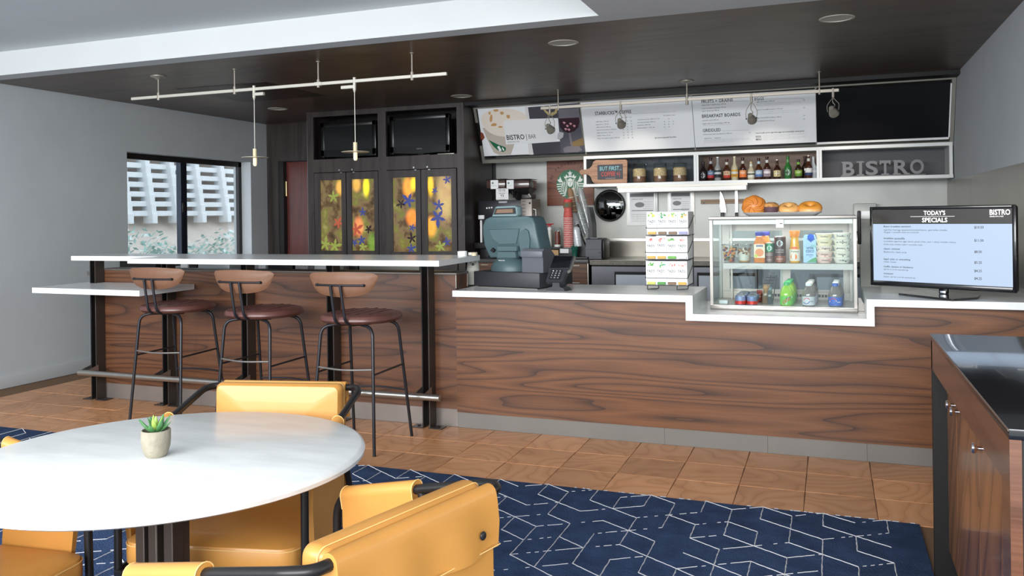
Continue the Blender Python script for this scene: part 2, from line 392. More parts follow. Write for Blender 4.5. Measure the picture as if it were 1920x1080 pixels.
for y in ycols:
    for k in range(-1, 8):
        b0 = Vector((gx+.05, y, zb)) + sl*(dzr*(k+.95))
        part(MB(m_beam).box(b0.x-.16, b0.x+.06, y-.06, y+.06, b0.z-.09, b0.z+.085, .01, 1), 'block', cw)
m_leafo = mat('hedge_leaf', (150, 186, 178), .8, var=(5, .35)); m_leafo2 = mat('hedge_leaf_pale', (214, 226, 224), .8, var=(5, .15))  # overexposed daylight is put into these pale leaf colours
hd = MB(m_leafo); rr = random.Random(3)
for k in range(4200):
    y = rr.uniform(8.0, 15.5); x = rr.uniform(-10.6, -9.4); top = .95+.16*math.sin(y*2.1)+.1*math.sin(y*5.3)+.22*(x+9.4)*-.2
    z = rr.uniform(.2, top); a = rr.uniform(0, 6.28); s = rr.uniform(.03, .075); t = rr.uniform(-.9, .9)
    u = Vector((math.cos(a), math.sin(a), t)).normalized()*s; w = u.orthogonal().normalized()*s*.45
    hd.use(m_leafo if rr.random() < .55 else m_leafo2); c = Vector((x, y, z)); hd.add([c-u, c+w, c+u, c-w], [(0, 1, 2, 3)])
o = solo(hd, 'hedge', 'pale blue green hedge below the crib wall outside', 'hedge', (-10, 11.5, 0), fix=False); o['kind'] = 'stuff'

# ------------------------------------------------------------------ rug
m_rug = mat('navy_pile', (66, 86, 122), .95, spec=.1, var=(9, .22), bump=(160, .9))
m_yarn = mat('white_yarn', (214, 214, 218), .95, spec=.1, bump=(200, .5))
rug = thing('area_rug', 'navy blue rug with a white broken diamond line pattern', 'rug', (-2, 1, 0))
part(MB(m_rug).box(XL+.02, .334, -.38, 3.872, -.004, .010, .004), 'pile', rug)
LAT = "-9,1,0 -9,3,2 -8,0,0 -8,0,2 -7,1,0 -7,3,2 -6,0,0 -5,1,0 -5,3,2 -3,-1,1 -3,1,0 -3,1,2 -3,3,2 -2,-4,1 -2,-2,0 -2,-2,2 -2,0,2 -2,2,1 -1,-9,0 -1,-9,2 -1,-9,1 -1,-5,0 -1,-5,2 -1,-3,2 -1,-3,1 -1,-1,1 -1,1,0 -1,1,2 -1,3,2 0,-10,1 0,-8,0 0,-8,2 0,-6,0 0,-6,1 0,-4,1 0,-2,0 0,-2,2 0,0,0 0,0,2 0,2,1 1,-9,0 1,-7,1 1,-5,0 1,-5,2 1,-3,1 1,-1,1 1,1,0 1,1,2 2,-8,0 2,-8,2 2,-6,0 2,-6,1 2,-4,1 2,-2,2 2,0,0 2,0,2 2,0,1 2,2,1 3,-9,0 3,-7,1 3,-5,0 3,-5,2 3,-3,0 3,-3,2 3,-3,1 3,-1,1 3,1,0 3,3,2 4,-6,2 4,-2,0 4,0,0 4,0,2 4,0,1 5,-7,1 5,-5,2 5,-3,0 5,-3,2 5,-3,1 5,-1,1 5,1,0 5,3,2 6,-6,0 6,-6,1 6,-4,1 6,-2,0 6,-2,2 6,0,0 6,0,2 6,2,1 7,-5,2 7,-3,0 7,-3,2 7,-3,1 7,1,0 7,1,2 7,3,2 8,-6,0 8,-4,1 8,-2,0 8,-2,2 8,0,0 8,0,2 8,2,1 9,-5,0 9,-3,0 9,-3,2 9,-1,1 9,1,0 9,1,2 9,3,2 10,-4,1 10,-2,0 10,-2,2 10,0,2 10,0,1 10,2,1 11,-5,0 11,-1,1 11,1,0 11,1,2 11,3,2 12,-2,0 12,0,0"
seen = [tuple(map(int, t.split(','))) for t in LAT.split()]
edges = set(seen); rr = random.Random(11)
for i in range(-41, 28):
    for j in range(-36, 4):
        if (i+j) % 2: continue
        if -4 <= i <= 11 and j >= -5: continue
        for t in (0, 1, 2):
            if t < 2 and j > 2: continue
            if t == 0 and j > 1: continue
            if rr.random() < .52: edges.add((i, j, t))
yr = MB(m_yarn); rr = random.Random(5)
for (i, j, t) in sorted(edges):
    a = Vector((-1.173+.1255*i, 3.642+.0775*j, .0105)); d = ((0, 2), (1, 1), (1, -1))[t]
    if a.y > 3.875 or a.y < -.3: continue
    b = a+Vector((.1255*d[0], .0775*d[1], 0))
    if b.x < XL+.05 or a.x < XL+.05 or max(a.x, b.x) > .33: continue
    u = (b-a).normalized(); w = Vector((-u.y, u.x, 0)); thin = .42 if t == 1 else .85
    n = 9; pts = []
    for k in range(n+1):
        p = a.lerp(b, k/n); hw = rr.uniform(.0016, .0034)*thin; off = w*rr.uniform(-.0012, .0012); pts.append((p+off, hw))
    for k in range(n):
        if t == 1 and rr.random() < .42: continue
        (p, h0), (q, h1) = pts[k], pts[k+1]
        yr.add([p-w*h0, q-w*h1, q+w*h1, p+w*h0, p+Vector((0, 0, .0022)), q+Vector((0, 0, .0022))], [(0, 1, 5, 4), (4, 5, 2, 3)])
part(yr, 'yarn_lines', rug, stuff=True)
bd = MB(m_yarn)
x = XL+.1
while x < .3:
    q = rr.uniform(.004, .03)
    if rr.random() < .5 and x > -1.2: bd.box(x, x+q, 3.868, 3.874, .004, .0115)
    x += q+rr.uniform(.002, .02)
part(bd, 'edge_binding', rug, stuff=True)
def isect(px, py, o, n):
    d = Vector(CM.T @ np.array([(px-CX)/F, (py-CY)/F, 1.0])); c = Vector(CP); n = Vector(n)
    return c+d*((Vector(o)-c).dot(n)/d.dot(n))
def fit_text(mb, t, p0, p1, hpx=None, h=None, thick=.0008, bold=False, shear=0., up=EZ, nrm=None, space=1., align='L', cap=.70):
    """text whose left end is p0 and right end p1 (3D points on the surface); cap height h metres or hpx photo pixels"""
    p0 = Vector(p0); p1 = Vector(p1); xd = (p1-p0); w = xd.length
    hh = h or hpx*mpp((p0+p1)/2)
    t2 = MB(); t2.text(t, (0, 0, 0), EX, EY, 1, bold=bold, shear=shear, space=space, thick=0); a = np.array(t2.v)
    x0, x1 = a[:, 0].min(), a[:, 0].max(); sc = hh/cap; xs = w/(x1-x0)
    xd = xd.normalized(); yd = Vector(up); nn = xd.cross(yd).normalized()*thick
    mb.add([p0+xd*((q[0]-x0)*xs)+yd*(q[1]*sc)+nn for q in t2.v], t2.f)
# ------------------------------------------------------------------ bar and service counter
PX5 = [-5.081, -4.409, -3.721, -3.038, -2.348]
bb = thing('bar_counter', 'walnut veneered bar front behind the black posts', 'bar', (-3.65, 4.8, 0))
xb = [-5.12, PX5[1]-.015, PX5[2]-.015, PX5[3]-.015, PX5[4]-.015, -2.195]
for a, b in zip(xb, xb[1:]): part(MB(m_walnut2).box(a+.0008, b-.0008, 4.786, 4.812, .112, .952), 'front_panel', bb)
m_kick = mat('kick_plate', (122, 119, 114), .45, .15, var=(3, .06))
m_kickb = mat('kick_plate_bar', (140, 132, 126), .35, .5, var=(3, .15))
for a, b in ((-5.09, -4.2), (-4.2, -3.2), (-3.2, -2.195)): part(MB(m_kickb).box(a, b-.001, 4.792, 4.81, 0, .112), 'kick_plate', bb)
part(MB(m_walnut2).box(-2.219, -2.195, 4.8125, 4.965, .0, .952), 'end_panel', bb)
part(MB(mat('cap_strip', (104, 98, 92), .4, .3)).box(-5.12, -2.19, 4.783, 4.97, .9525, .966, .002), 'cap_strip', bb)
for y in (4.783, 4.962): part(MB(mat('edge_trim', (196, 190, 180), .35, .8)).box(-2.195, -2.192, y, y+.004, .87, .953), 'corner_trim', bb)
part(MB(m_darkgrey).box(-5.12, -2.22, 4.813, 4.96, 0, .952), 'core', bb)

sb = thing('service_counter', 'long walnut veneered service counter with grey kick plate', 'counter', (-.6, 4.78, 0))
part(MB(m_walnut).prism([(-2.194, .097), (XR-.002, .097), (XR-.002, .826), (.208, .826), (.208, .7235), (-.757, .7235), (-.757, .826), (-2.194, .826)], (0, 4.800, 0), EX, EZ, .022), 'front_panel', sb)
for a, b in ((-2.194, -.9), (-.9, -.334), (-.334, .168), (.168, XR-.002)): part(MB(m_kick).box(a, b-.0012, 4.789, 4.806, 0, .097), 'kick_plate', sb)
part(MB(m_darkgrey).box(-2.19, -.76, 4.81, 5.28, 0, .826).box(-.76, .21, 4.81, 5.40, 0, .7235).box(.21, XR-.01, 4.81, 5.55, 0, .826), 'carcass', sb)
ct = MB(m_quartz)
ct.prism([(-2.181, .826), (-.757, .826), (-.757, .7235), (.208, .7235), (.208, .826), (XR-.001, .826), (XR-.001, .863), (.171, .863), (.171, .761), (-.718, .761), (-.718, .863), (-2.181, .863)], (0, 5.30, 0), EX, EZ, .60)
ct.box(-.757, .208, 5.3005, 5.42, .7235, .761).box(.171, XR-.001, 5.3005, 5.57, .826, .863)
solo(ct, 'countertop', 'white quartz countertop stepped down under the glass case', 'countertop', (-.6, 5, .72))
bt = MB(m_quartz).prism([(-5.28, 4.67), (-4.45, 4.67), (-4.45, 4.386), (-2.118, 4.386), (-2.147, 5.06), (-5.40, 5.06)], (0, 0, 1.0315), EX, EY, .0335)
solo(bt, 'bar_countertop', 'long white quartz bar top above the bar stools', 'countertop', (-3.7, 4.7, 1.03))
le = MB(m_quartz)
pp = [(-5.21, 4.283), (-4.215, 4.25), (-4.238, 4.782), (-4.397, 4.782), (-4.397, 4.692), (-4.457, 4.692), (-4.457, 4.782), (-5.068, 4.782), (-5.068, 4.692), (-5.130, 4.692), (-5.130, 4.782), (-5.232, 4.782)]
le.prism(pp, (0, 0, .827), EX, EY, .037)
solo(le, 'side_ledge', 'low white quartz ledge at the left end of the bar', 'shelf', (-4.7, 4.5, .827))
names = ['first', 'second', 'third', 'fourth', 'fifth']
plab = ['dark steel bar post of twin plates at the ledge outer end', 'dark steel bar post of twin plates behind the left stool', 'dark steel bar post of twin plates behind the middle stool', 'dark steel bar post of twin plates behind the right stool', 'bronze steel bar post beside the service counter']
for k, x in enumerate(PX5):
    t = thing('bar_post', plab[k], 'post', (x, 4.74, 0), group='bar posts')
    part(MB(m_bronze).box(x-.004, x+.004, 4.700, 4.784, .006, 1.0312, .001, 1), 'plate', t)
    part(MB(m_blackm).box(x-.050, x-.042, 4.700, 4.784, .006, 1.0312, .001, 1), 'plate', t)
    part(MB(m_bronze).box(x-.004, x+.085, 4.690, 4.772, .0005, .0065, .001, 1), 'foot', t)
    part(MB(m_bronze).box(x-.125, x-.042, 4.690, 4.772, .0005, .0065, .001, 1), 'foot', t)
    for dx in (-.09, .048): part(MB(m_blackm).cyl((x+dx, 4.732, .0066), (x+dx, 4.732, .012), .011, n=6), 'bolt', t)
fr_ = thing('foot_rail', 'long round steel foot rail along the bar', 'rail', (-3.66, 4.6, .2))
part(MB(m_steel).tube([(-5.115, 4.578, .224), (-5.113, 4.578, .224), (-2.217, 4.578, .224), (-2.215, 4.578, .224)], [.017, .0205, .0205, .017], 16), 'rail', fr_)
for x in PX5:
    for dx in (.0055, -.0585): part(MB(m_steel).prism([(0, -.008), (.122, -.028), (.122, .036), (.03, .012)], (x+dx+.003, 4.590, .224), EY, EZ, .003), 'bracket', fr_)
# clutter on the ledge behind the bar, seen under the bar top
def under(px0, px1, z1, m, name, label, cat, y=5.5, dy=.2, z0=.9):
    a = at(px0, 500, 'y', y); b = at(px1, 500, 'y', y)
    return MB(m).box(a.x, b.x, y, y+dy, z0, z1, .006)
bk = thing('under_bar_worktop', 'steel worktop behind the bar under the bar top', 'worktop', (-3.6, 5.6, 0))
part(MB(m_steel).box(-5.95, -2.45, 5.42, 6.0, .86, .895, .003), 'top', bk); part(MB(m_darkgrey).box(-5.95, -2.45, 5.45, 6.0, 0, .859), 'cabinet', bk)
for (a, b, z, m, n, l, c) in ((224, 292, 1.02, m_black, 'black_appliance', 'black bar appliance seen under the left end of the bar top', 'appliance'),
                              (338, 352, 1.0, m_white, 'white_carton', 'small white carton just right of the second bar post', 'box'),
                              (354, 369, 1.02, m_blackm, 'black_canister', 'black canister under the bar top beside a white carton', 'canister'),
                              (371, 430, .97, mat('pale_steel', (170, 178, 182), .4, .6), 'steel_bin', 'pale steel bin under the middle of the bar top', 'bin'),
                              (484, 498, .98, m_white, 'white_box', 'white box just right of the third bar post', 'box'),
                              (502, 548, .965, m_blackm, 'bottle_tray', 'dark bottle tray between third and fourth bar posts', 'tray'),
                              (553, 577, .985, mat('speckled_box', (175, 170, 172), .6, var=(60, .35)), 'speckled_box', 'grey speckled box left of the fourth bar post', 'box'),
                              (589, 618, .985, m_white, 'white_bin', 'white plastic bin touching the fourth bar post', 'bin'),
                              (653, 671, .99, m_blackm, 'black_box', 'black box just right of the fourth bar post', 'box'),
                              (673, 786, .975, m_alu, 'steel_drawer_unit', 'long low steel drawer unit under the bar top', 'drawer unit')):
    solo(under(a, b, z, m, n, l, c, z0=.8955), n, l, c)

# ------------------------------------------------------------------ tall cabinet with televisions
YC = 7.45
cb = thing('media_cabinet', 'tall dark wood cabinet with two television niches above four art glass doors', 'cabinet', (-4.18, 7.7, 0))
cx = {p: at(p, 300, 'y', YC).x for p in (577, 588, 709, 724, 857, 870)}
zt, zr1, zr0 = ZC-.002, at(650, 216, 'y', YC).z, at(650, 297, 'y', YC).z
zd1 = at(650, 322.5, 'y', YC).z
part(MB(m_espresso).box(cx[577], cx[577]+.02, YC, 8.17, 0, zt), 'side_panel', cb); part(MB(m_espresso).box(cx[870]-.02, cx[870], YC, 8.17, 0, zt), 'side_panel', cb)
fm = MB(m_espresso)
fm.box(cx[577]+.0205, cx[588], YC, YC+.03, 0, zt).box(cx[857], cx[870]-.0205, YC, YC+.03, 0, zt).box(cx[709], cx[724], YC, YC+.03, 0, zt)
fm.box(cx[588], cx[709], YC, YC+.03, zr1, zt).box(cx[724], cx[857], YC, YC+.03, zr1+.012, zt)
fm.box(cx[588], cx[709], YC, YC+.03, zd1+.004, zr0).box(cx[724], cx[857], YC, YC+.03, zd1+.004, zr0)
part(fm, 'face_frame', cb)
part(MB(m_blackm).box(cx[577]+.021, cx[870]-.021, 7.95, 7.97, 0, zt), 'back_panel', cb)
part(MB(m_espresso).box(cx[577]+.021, cx[870]-.021, YC+.031, 7.95, zr0-.02, zr0), 'niche_floor', cb)
part(MB(mat('chrome_trim', (190, 190, 192), .25, 1)).box(cx[577]-.004, cx[577]-.0005, YC-.003, YC+.012, 0, zt), 'edge_trim', cb)
def art_mat(name, seed, spots):
    m = bpy.data.materials.new(name); m.use_nodes = True; nt = m.node_tree; N = nt.nodes.new; L = nt.links.new; b = nt.nodes['Principled BSDF']
    tc = N('ShaderNodeTexCoord'); mp = N('ShaderNodeMapping'); mp.inputs['Location'].default_value = (seed*3.1, 0, seed*1.7); L(tc.outputs['Object'], mp.inputs[0])
    n = N('ShaderNodeTexNoise'); n.inputs['Scale'].default_value = 9; n.inputs['Detail'].default_value = 5; L(mp.outputs[0], n.inputs['Vector'])
    cr = N('ShaderNodeValToRGB'); e = cr.color_ramp.elements; e[0].position = .28; e[0].color = (*lin((52, 38, 26)), 1); e[1].position = .75; e[1].color = (*lin((150, 138, 84)), 1)
    e.new(.42).color = (*lin((92, 72, 46)), 1); e.new(.5).color = (*lin((120, 98, 68)), 1); e.new(.6).color = (*lin((112, 110, 50)), 1); L(n.outputs['Fac'], cr.inputs[0])
    L(cr.outputs[0], b.inputs['Base Color']); b.inputs['Roughness'].default_value = .12; last = None
    glow = cr.outputs[0]
    for (x, z, rx, rz, col) in spots:  # lamp hot spots behind the pane, painted in as emission
        v = N('ShaderNodeVectorMath'); v.operation = 'SUBTRACT'; v.inputs[1].default_value = (x, 0, z); L(tc.outputs['Object'], v.inputs[0])
        v2 = N('ShaderNodeVectorMath'); v2.operation = 'MULTIPLY'; v2.inputs[1].default_value = (1/rx, 0, 1/rz); L(v.outputs[0], v2.inputs[0])
        ln = N('ShaderNodeVectorMath'); ln.operation = 'LENGTH'; L(v2.outputs[0], ln.inputs[0])
        mr = N('ShaderNodeMapRange'); mr.interpolation_type = 'SMOOTHSTEP'; mr.inputs[1].default_value = .35; mr.inputs[2].default_value = 1; mr.inputs[3].default_value = 1; mr.inputs[4].default_value = 0; L(ln.outputs['Value'], mr.inputs[0])
        mx = N('ShaderNodeMix'); mx.data_type = 'RGBA'; mx.inputs[7].default_value = (*[3*q for q in lin(col)], 1); L(mr.outputs[0], mx.inputs[0]); L(glow, mx.inputs[6]); glow = mx.outputs[2]
    L(glow, b.inputs['Emission Color']); b.inputs['Emission Strength'].default_value = .42
    return m
dspec = [(590, 649.6, 602, 640, 337, 470), (650.4, 710, 661, 701, 335, 470), (725, 789.6, 738, 779, 332, 472), (790.4, 857, 803, 846, 330, 471)]
glows = [[(637, 352, 12, 20, (214, 160, 70))], [(668, 346, 12, 18, (210, 160, 70)), (686, 350, 9, 24, (246, 220, 20)), (672, 425, 14, 24, (215, 120, 70)), (697, 455, 12, 26, (70, 120, 30))],
         [(764, 352, 14, 26, (225, 145, 45)), (775, 345, 9, 18, (246, 205, 30)), (772, 408, 16, 20, (240, 130, 40))], [(807, 348, 8, 26, (240, 190, 30)), (808, 425, 14, 24, (230, 150, 40)), (833, 370, 22, 60, (170, 140, 95))]]
leafc = {'b': mat('leaf_blue', (62, 72, 140), .3, emit=((62, 72, 140), .18)), 'g': mat('leaf_green', (150, 160, 74), .3, emit=((150, 160, 74), .2)), 'r': mat('leaf_red', (186, 88, 62), .3, emit=((186, 88, 62), .2)), 'd': mat('leaf_dark', (46, 30, 34), .3)}  # backlight is put into the leaves as faint emission
leaves = [[('g', 625, 369, 13, 20), ('r', 634, 418, 12, 60), ('g', 610, 458, 15, 80), ('g', 628, 461, 15, 10)], [('b', 680, 398, 9, 90), ('r', 668, 430, 15, 30), ('d', 691, 430, 9, 50), ('b', 665, 455, 8, 200), ('b', 678, 450, 10, 240), ('g', 680, 463, 10, 10)],
          [('b', 766, 376, 15, 140), ('b', 773, 427, 8, 0), ('d', 772, 447, 11, 100), ('b', 771, 466, 10, 20), ('d', 752, 382, 10, 200)], [('b', 823, 385, 12, 160), ('b', 821, 408, 17, 270), ('b', 815, 358, 7, 60), ('b', 838, 337, 9, 30), ('b', 838, 454, 9, 100), ('g', 826, 462, 12, 30)]]
def leaf_shape(r, a, lobes=5):
    out = []
    for k in range(lobes*4):
        t = 2*PI*k/(lobes*4); q = r*(.62+.38*math.cos(lobes*t)) * (1.15 if abs(t) < .4 or abs(t-2*PI) < .4 else .95)
        out.append((q*math.cos(t+math.radians(a)), q*math.sin(t+math.radians(a))))
    return out
zdb = .12
for k, (a, b, pa, pb, py1, py0) in enumerate(dspec):
    X0, X1 = at(a, 400, 'y', YC).x+.002, at(b, 400, 'y', YC).x-.002; P0 = at(pa, py0, 'y', YC); P1 = at(pb, py1, 'y', YC)
    d = MB(m_espresso); y0, y1 = YC-.004, YC+.018
    d.box(X0, P0.x, y0, y1, zdb, zd1-.003).box(P1.x, X1, y0, y1, zdb, zd1-.003).box(P0.x, P1.x, y0, y1, zdb, P0.z).box(P0.x, P1.x, y0, y1, P1.z, zd1-.003)
    dd = part(d, 'door', cb); C0 = BASE[dd]
    sp = [(at(x, y, 'y', YC).x-C0.x, at(x, y, 'y', YC).z-C0.z, rx*.0056, rz*.0056, col) for (x, y, rx, rz, col) in glows[k]]
    part(MB(art_mat('art_glass', k+1, sp)).box(P0.x-.004, P1.x+.004, YC+.006, YC+.012, P0.z-.004, P1.z+.004), 'pane', dd, 'backlit art glass with pressed leaf pattern')
    for (c, x, y, r, ang) in leaves[k]:
        q = at(x, y, 'y', YC+.005); poly = leaf_shape(r*.0056, ang)
        poly = [(min(max(u, P0.x-q.x), P1.x-q.x), min(max(v, P0.z-q.z), P1.z-q.z)) for u, v in poly]
        part(MB(leafc[c]).prism(poly, (q.x, YC+.0058, q.z), EX, EZ, .0012), 'leaf', dd)
for (x, y) in ((637, 319), (661, 318), (776.5, 314), (802, 313)):
    q = at(x, y, 'y', YC); part(MB(mat('chrome', (225, 225, 228), .15, 1)).cyl((q.x, YC, q.z), (q.x, YC-.012, q.z), .0085).box(q.x+.008, q.x+.03, YC-.012, YC-.0045, zd1-.008, zd1-.002), 'lock', cb)
m_tv = mat('tv_black', (14, 14, 15), .25); m_scr = mat('tv_screen', (24, 26, 26), .12, spec=.6)
def tele(px0, py0, px1, py1, name, label, y=7.52, logo=None):
    a = at(px0, py1, 'y', y); b = at(px1, py0, 'y', y); t = thing(name, label, 'television', ((a.x+b.x)/2, y, zr0))
    mz = MB(m_tv); w = .045
    mz.box(a.x, b.x, y+.012, y+.06, a.z, b.z, .008).box(a.x, a.x+w, y, y+.014, a.z, b.z, .004).box(b.x-w, b.x, y, y+.014, a.z, b.z, .004).box(a.x, b.x, y, y+.014, b.z-w, b.z, .004)
    arc = [(a.x, a.z+.075), (a.x, a.z+.02)]+[(a.x+(b.x-a.x)*k/10, a.z+.02-.022*math.sin(PI*k/10)) for k in range(1, 10)]+[(b.x, a.z+.02), (b.x, a.z+.075)]
    mz.prism(arc, (0, y+.014, 0), EX, EZ, .014)
    part(mz, 'bezel', t); part(MB(m_scr).box(a.x+w, b.x-w, y+.008, y+.013, a.z+.07, b.z-w), 'screen', t)
    part(MB(m_tv).box((a.x+b.x)/2-.12, (a.x+b.x)/2+.12, y-.02, y+.12, zr0, zr0+.012, .004).box((a.x+b.x)/2-.03, (a.x+b.x)/2+.03, y+.03, y+.05, zr0+.01, a.z+.03), 'stand', t)
    lg = MB(mat('logo_grey', (150, 150, 152), .4)); m = (a.x+b.x)/2
    fit_text(lg, 'LG' if False else 'SAMSUNG', (m-.03, y, a.z+.042), (m+.03, y, a.z+.042), h=.011); part(lg, 'badge', t)
tele(601, 225, 704, 296, 'wall_television', 'black flat television in the left niche of the dark cabinet')
tele(731, 212, 842, 290, 'wall_television', 'black flat television in the right niche of the dark cabinet')
q = at(838, 291, 'y', 7.5)
solo(MB(m_alu).box(q.x-.09, q.x+.09, 7.47, 7.5, zr0+.0005, zr0+.011, .002), 'remote_control', 'slim silver remote lying in the right television niche', 'remote')

# ------------------------------------------------------------------ console cabinet at the right
XC = .337; cz = .871
cn = thing('console_cabinet', 'dark console cabinet with walnut doors and glossy black top', 'cabinet', (.9, 2.7, 0))
m_gtop = mat('gloss_black', (22, 23, 26), .16, spec=.5, coat=.3)
m_band = wood('console_band', (78, 48, 34), (92, 58, 42), (104, 68, 50), rough=.25, rot=(0, 0, PI/2), scale=(.5, .5, 9), bands=5, coat=.35)
m_cdoor = wood('console_door', (74, 44, 24), (132, 82, 46), (160, 104, 62), rough=.28, rot=(PI*.33, 0, PI/2), scale=(.6, .6, 3.6), bands=9, coat=.6)
yk, yn = 3.385, 1.962
part(MB(m_gtop).box(XC-.001, 1.75, yn-.002, yk, cz-.022, cz, .0015), 'top', cn)
part(MB(mat('top_edge', (120, 104, 92), .3, .4)).box(XC-.003, XC-.0012, yn-.002, yk, cz-.005, cz-.0005), 'edge_trim', cn)
part(MB(m_band).box(XC, XC+.022, yn, yk, cz-.125, cz-.0225), 'apron', cn)
part(MB(m_band).box(XC, XC+.022, yn, yn+.085, 0, cz-.1252), 'stile', cn)
part(MB(m_black).box(XC, 1.75, yk-.03, yk, 0, cz-.023), 'end_panel', cn, 'black far end panel')
part(MB(m_black).box(XC+.0225, 1.75, yn, yn+.03, 0, cz-.023), 'end_panel', cn, 'black near end panel')
part(MB(m_black).box(XC+.075, 1.74, yn+.03, yk-.03, 0, .1).box(XC+.1, 1.74, yn+.04, yk-.04, .1, cz-.03), 'carcass', cn)
ye = [yk-.032, at(1796, 800, 'x', XC+.05).y, at(1838, 800, 'x', XC+.05).y, yn+.087]
for k in range(3):
    a, b = ye[k], ye[k+1]
    d = part(MB(m_cdoor).box(XC+.046, XC+.066, b+.0015, a-.0015, .1, cz-.127, .001, 1), 'door', cn)
    ky = (b+.05) if k == 0 else ((a-.05) if k == 1 else a-.05)
    part(MB(mat('chrome', (225, 225, 228), .15, 1)).lathe([(.006, 0), (.006, .012), (.014, .02), (.0155, .026), (.012, .031), (0, .032)], (0, 0, 0), 14).xf(None), 'knob', d) if False else None
    kb = MB(mat('chrome', (225, 225, 228), .15, 1)); kb.xf(Matrix.Translation((XC+.046, ky, cz-.21)) @ Matrix.Rotation(-PI/2, 4, 'Y')); kb.lathe([(.006, 0), (.006, .010), (.013, .016), (.0150, .021), (.012, .026), (0, .027)], (0, 0, 0), 14)
    part(kb, 'knob', d)
# ------------------------------------------------------------------ menu boards
MB_T = Vector((0, 7.66, 2.40)); MB_B = Vector((0, 7.868, 1.918)); MU = (MB_T-MB_B).normalized(); MN = EX.cross(MU)   # faces the room
def onb(px, py): return isect(px, py, MB_B, MN)
def quad_board(pts, m, name, label, t=.012):
    p = [onb(*q) for q in pts]; mb = MB(m); mb.add(p+[q-MN*t for q in p], [(0, 1, 2, 3), (7, 6, 5, 4), (0, 4, 5, 1), (1, 5, 6, 2), (2, 6, 7, 3), (3, 7, 4, 0)])
    c = (p[0]+p[1])/2; th = thing(name, label, 'menu board', c); part(mb, 'panel', th); return th
def poly_b(mb, pts, k=1):
    p = [onb(*q)+MN*(.0006*k) for q in pts]; mb.add(p, [tuple(range(len(p)))])
def text_b(mb, t, x0, x1, y, hpx, y1=None, **k):
    p0 = onb(x0, y); p1 = onb(x1, y if y1 is None else y1); p1 = Vector((p1.x, p0.y, p0.z)); fit_text(mb, t, p0+MN*.0016, p1+MN*.0016, hpx=hpx, up=MU, thick=0, **k)
m_board = mat('menu_white', (240, 242, 244), .35); 
b1 = quad_board([(908, 293), (1097, 285), (1083, 192), (895, 203)], m_board, 'menu_board', 'menu board picturing a latte cup and wine glasses')
pr = MB(mat('print_pale', (226, 222, 220), .4)); poly_b(pr, [(992, 290), (1000, 290), (990, 200), (984, 200)])
foam = [(945+43*math.cos(t), 222+34*math.sin(t)*(1 if math.sin(t) > 0 else .55)) for t in [2*PI*k/28 for k in range(28)]]
pr.use(mat('print_cup', (196, 186, 174), .4)); poly_b(pr, [(905, 240), (912, 258), (926, 286), (936, 290.5), (958, 289.5), (963, 275), (972, 236)], 2)
pr.use(mat('print_foam', (238, 226, 212), .4)); poly_b(pr, foam, 3)
rr = random.Random(4); pr.use(mat('print_cocoa', (204, 156, 100), .4))
for (x, y, a, b) in ((921, 222, 6, 14), (930, 207, 10, 5), (941, 212, 8, 7), (926, 234, 12, 6), (953, 218, 8, 7), (938, 238, 9, 4), (918, 212, 5, 6)):
    poly_b(pr, [(x+a*.5*math.cos(t)*rr.uniform(.7, 1.2), y+b*.5*math.sin(t)*rr.uniform(.7, 1.2)) for t in [2*PI*k/10 for k in range(10)]], 4)
pr.use(mat('print_green', (30, 104, 70), .4)); poly_b(pr, [(916, 262), (932, 270), (948, 276), (949, 281), (944, 285), (934, 282), (926, 275)], 4)
pr.use(mat('print_white', (236, 238, 238), .4)); poly_b(pr, [(932, 275), (936, 273), (941, 282), (937, 283.5)], 5); poly_b(pr, [(941, 277), (943, 276), (946, 281), (944, 283)], 5)
pr.use(mat('print_spice', (140, 72, 50), .4)); poly_b(pr, [(901, 247), (906, 250), (909, 258), (904, 264), (901, 258)], 2)
pr.use(mat('print_dark', (74, 72, 80), .4)); poly_b(pr, [(990, 201), (1083, 193.5), (1086, 220), (993, 223)], 2); poly_b(pr, [(997, 269), (1091, 262), (1097, 285), (1000.5, 289)], 2)
pr.use(mat('print_slate', (86, 86, 96), .4)); poly_b(pr, [(1044, 196), (1083, 193), (1097, 285), (1052, 287)], 3)
pr.use(mat('print_amber', (134, 112, 78), .4)); poly_b(pr, [(1068, 268), (1093, 258), (1095, 272), (1074, 276)], 4)
pr.use(mat('print_wine', (52, 30, 40), .4)); poly_b(pr, [(1047, 205), (1048, 225), (1050, 238), (1056, 246), (1066, 249), (1077, 246), (1084, 239), (1087, 228), (1082, 204)], 4)
pr.use(mat('print_glassy', (122, 118, 126), .4)); poly_b(pr, [(1047, 205), (1048, 222), (1086, 220), (1082, 203)], 5); poly_b(pr, [(1082, 202), (1085, 216), (1088, 226), (1087, 216), (1084, 202)], 6); poly_b(pr, [(1066, 249), (1070, 249), (1074, 274), (1071, 274)], 5); poly_b(pr, [(1056, 278), (1064, 274), (1086, 274), (1092, 281), (1084, 285), (1058, 286)], 5)
pr.use(mat('print_straw', (188, 172, 118), .4)); poly_b(pr, [(1017, 199), (1020, 208), (1028, 216), (1036, 217), (1044, 212), (1047, 198)], 4)
pr.use(mat('print_dark', (74, 72, 80), .4)); poly_b(pr, [(1021, 199), (1024, 207), (1031, 212), (1040, 209), (1043, 198)], 5)
pr.use(mat('print_cherry', (206, 150, 160), .4))
for (x, y) in ((1058, 230), (1064, 236), (1070, 232), (1061, 242), (1067, 243), (1077, 236)): poly_b(pr, [(x-3, y-1), (x, y-2.5), (x+3, y), (x, y+2.5)], 6)
pr.use(mat('print_silver', (190, 190, 192), .4)); poly_b(pr, [(1046, 250), (1050, 247), (1057, 249), (1056, 257), (1049, 262), (1045, 260)], 5)
pr.use(m_paper); poly_b(pr, [(949, 270.5), (1044, 265.5), (1036, 221), (944, 226.5)], 8)
part(pr, 'printed_picture', b1)
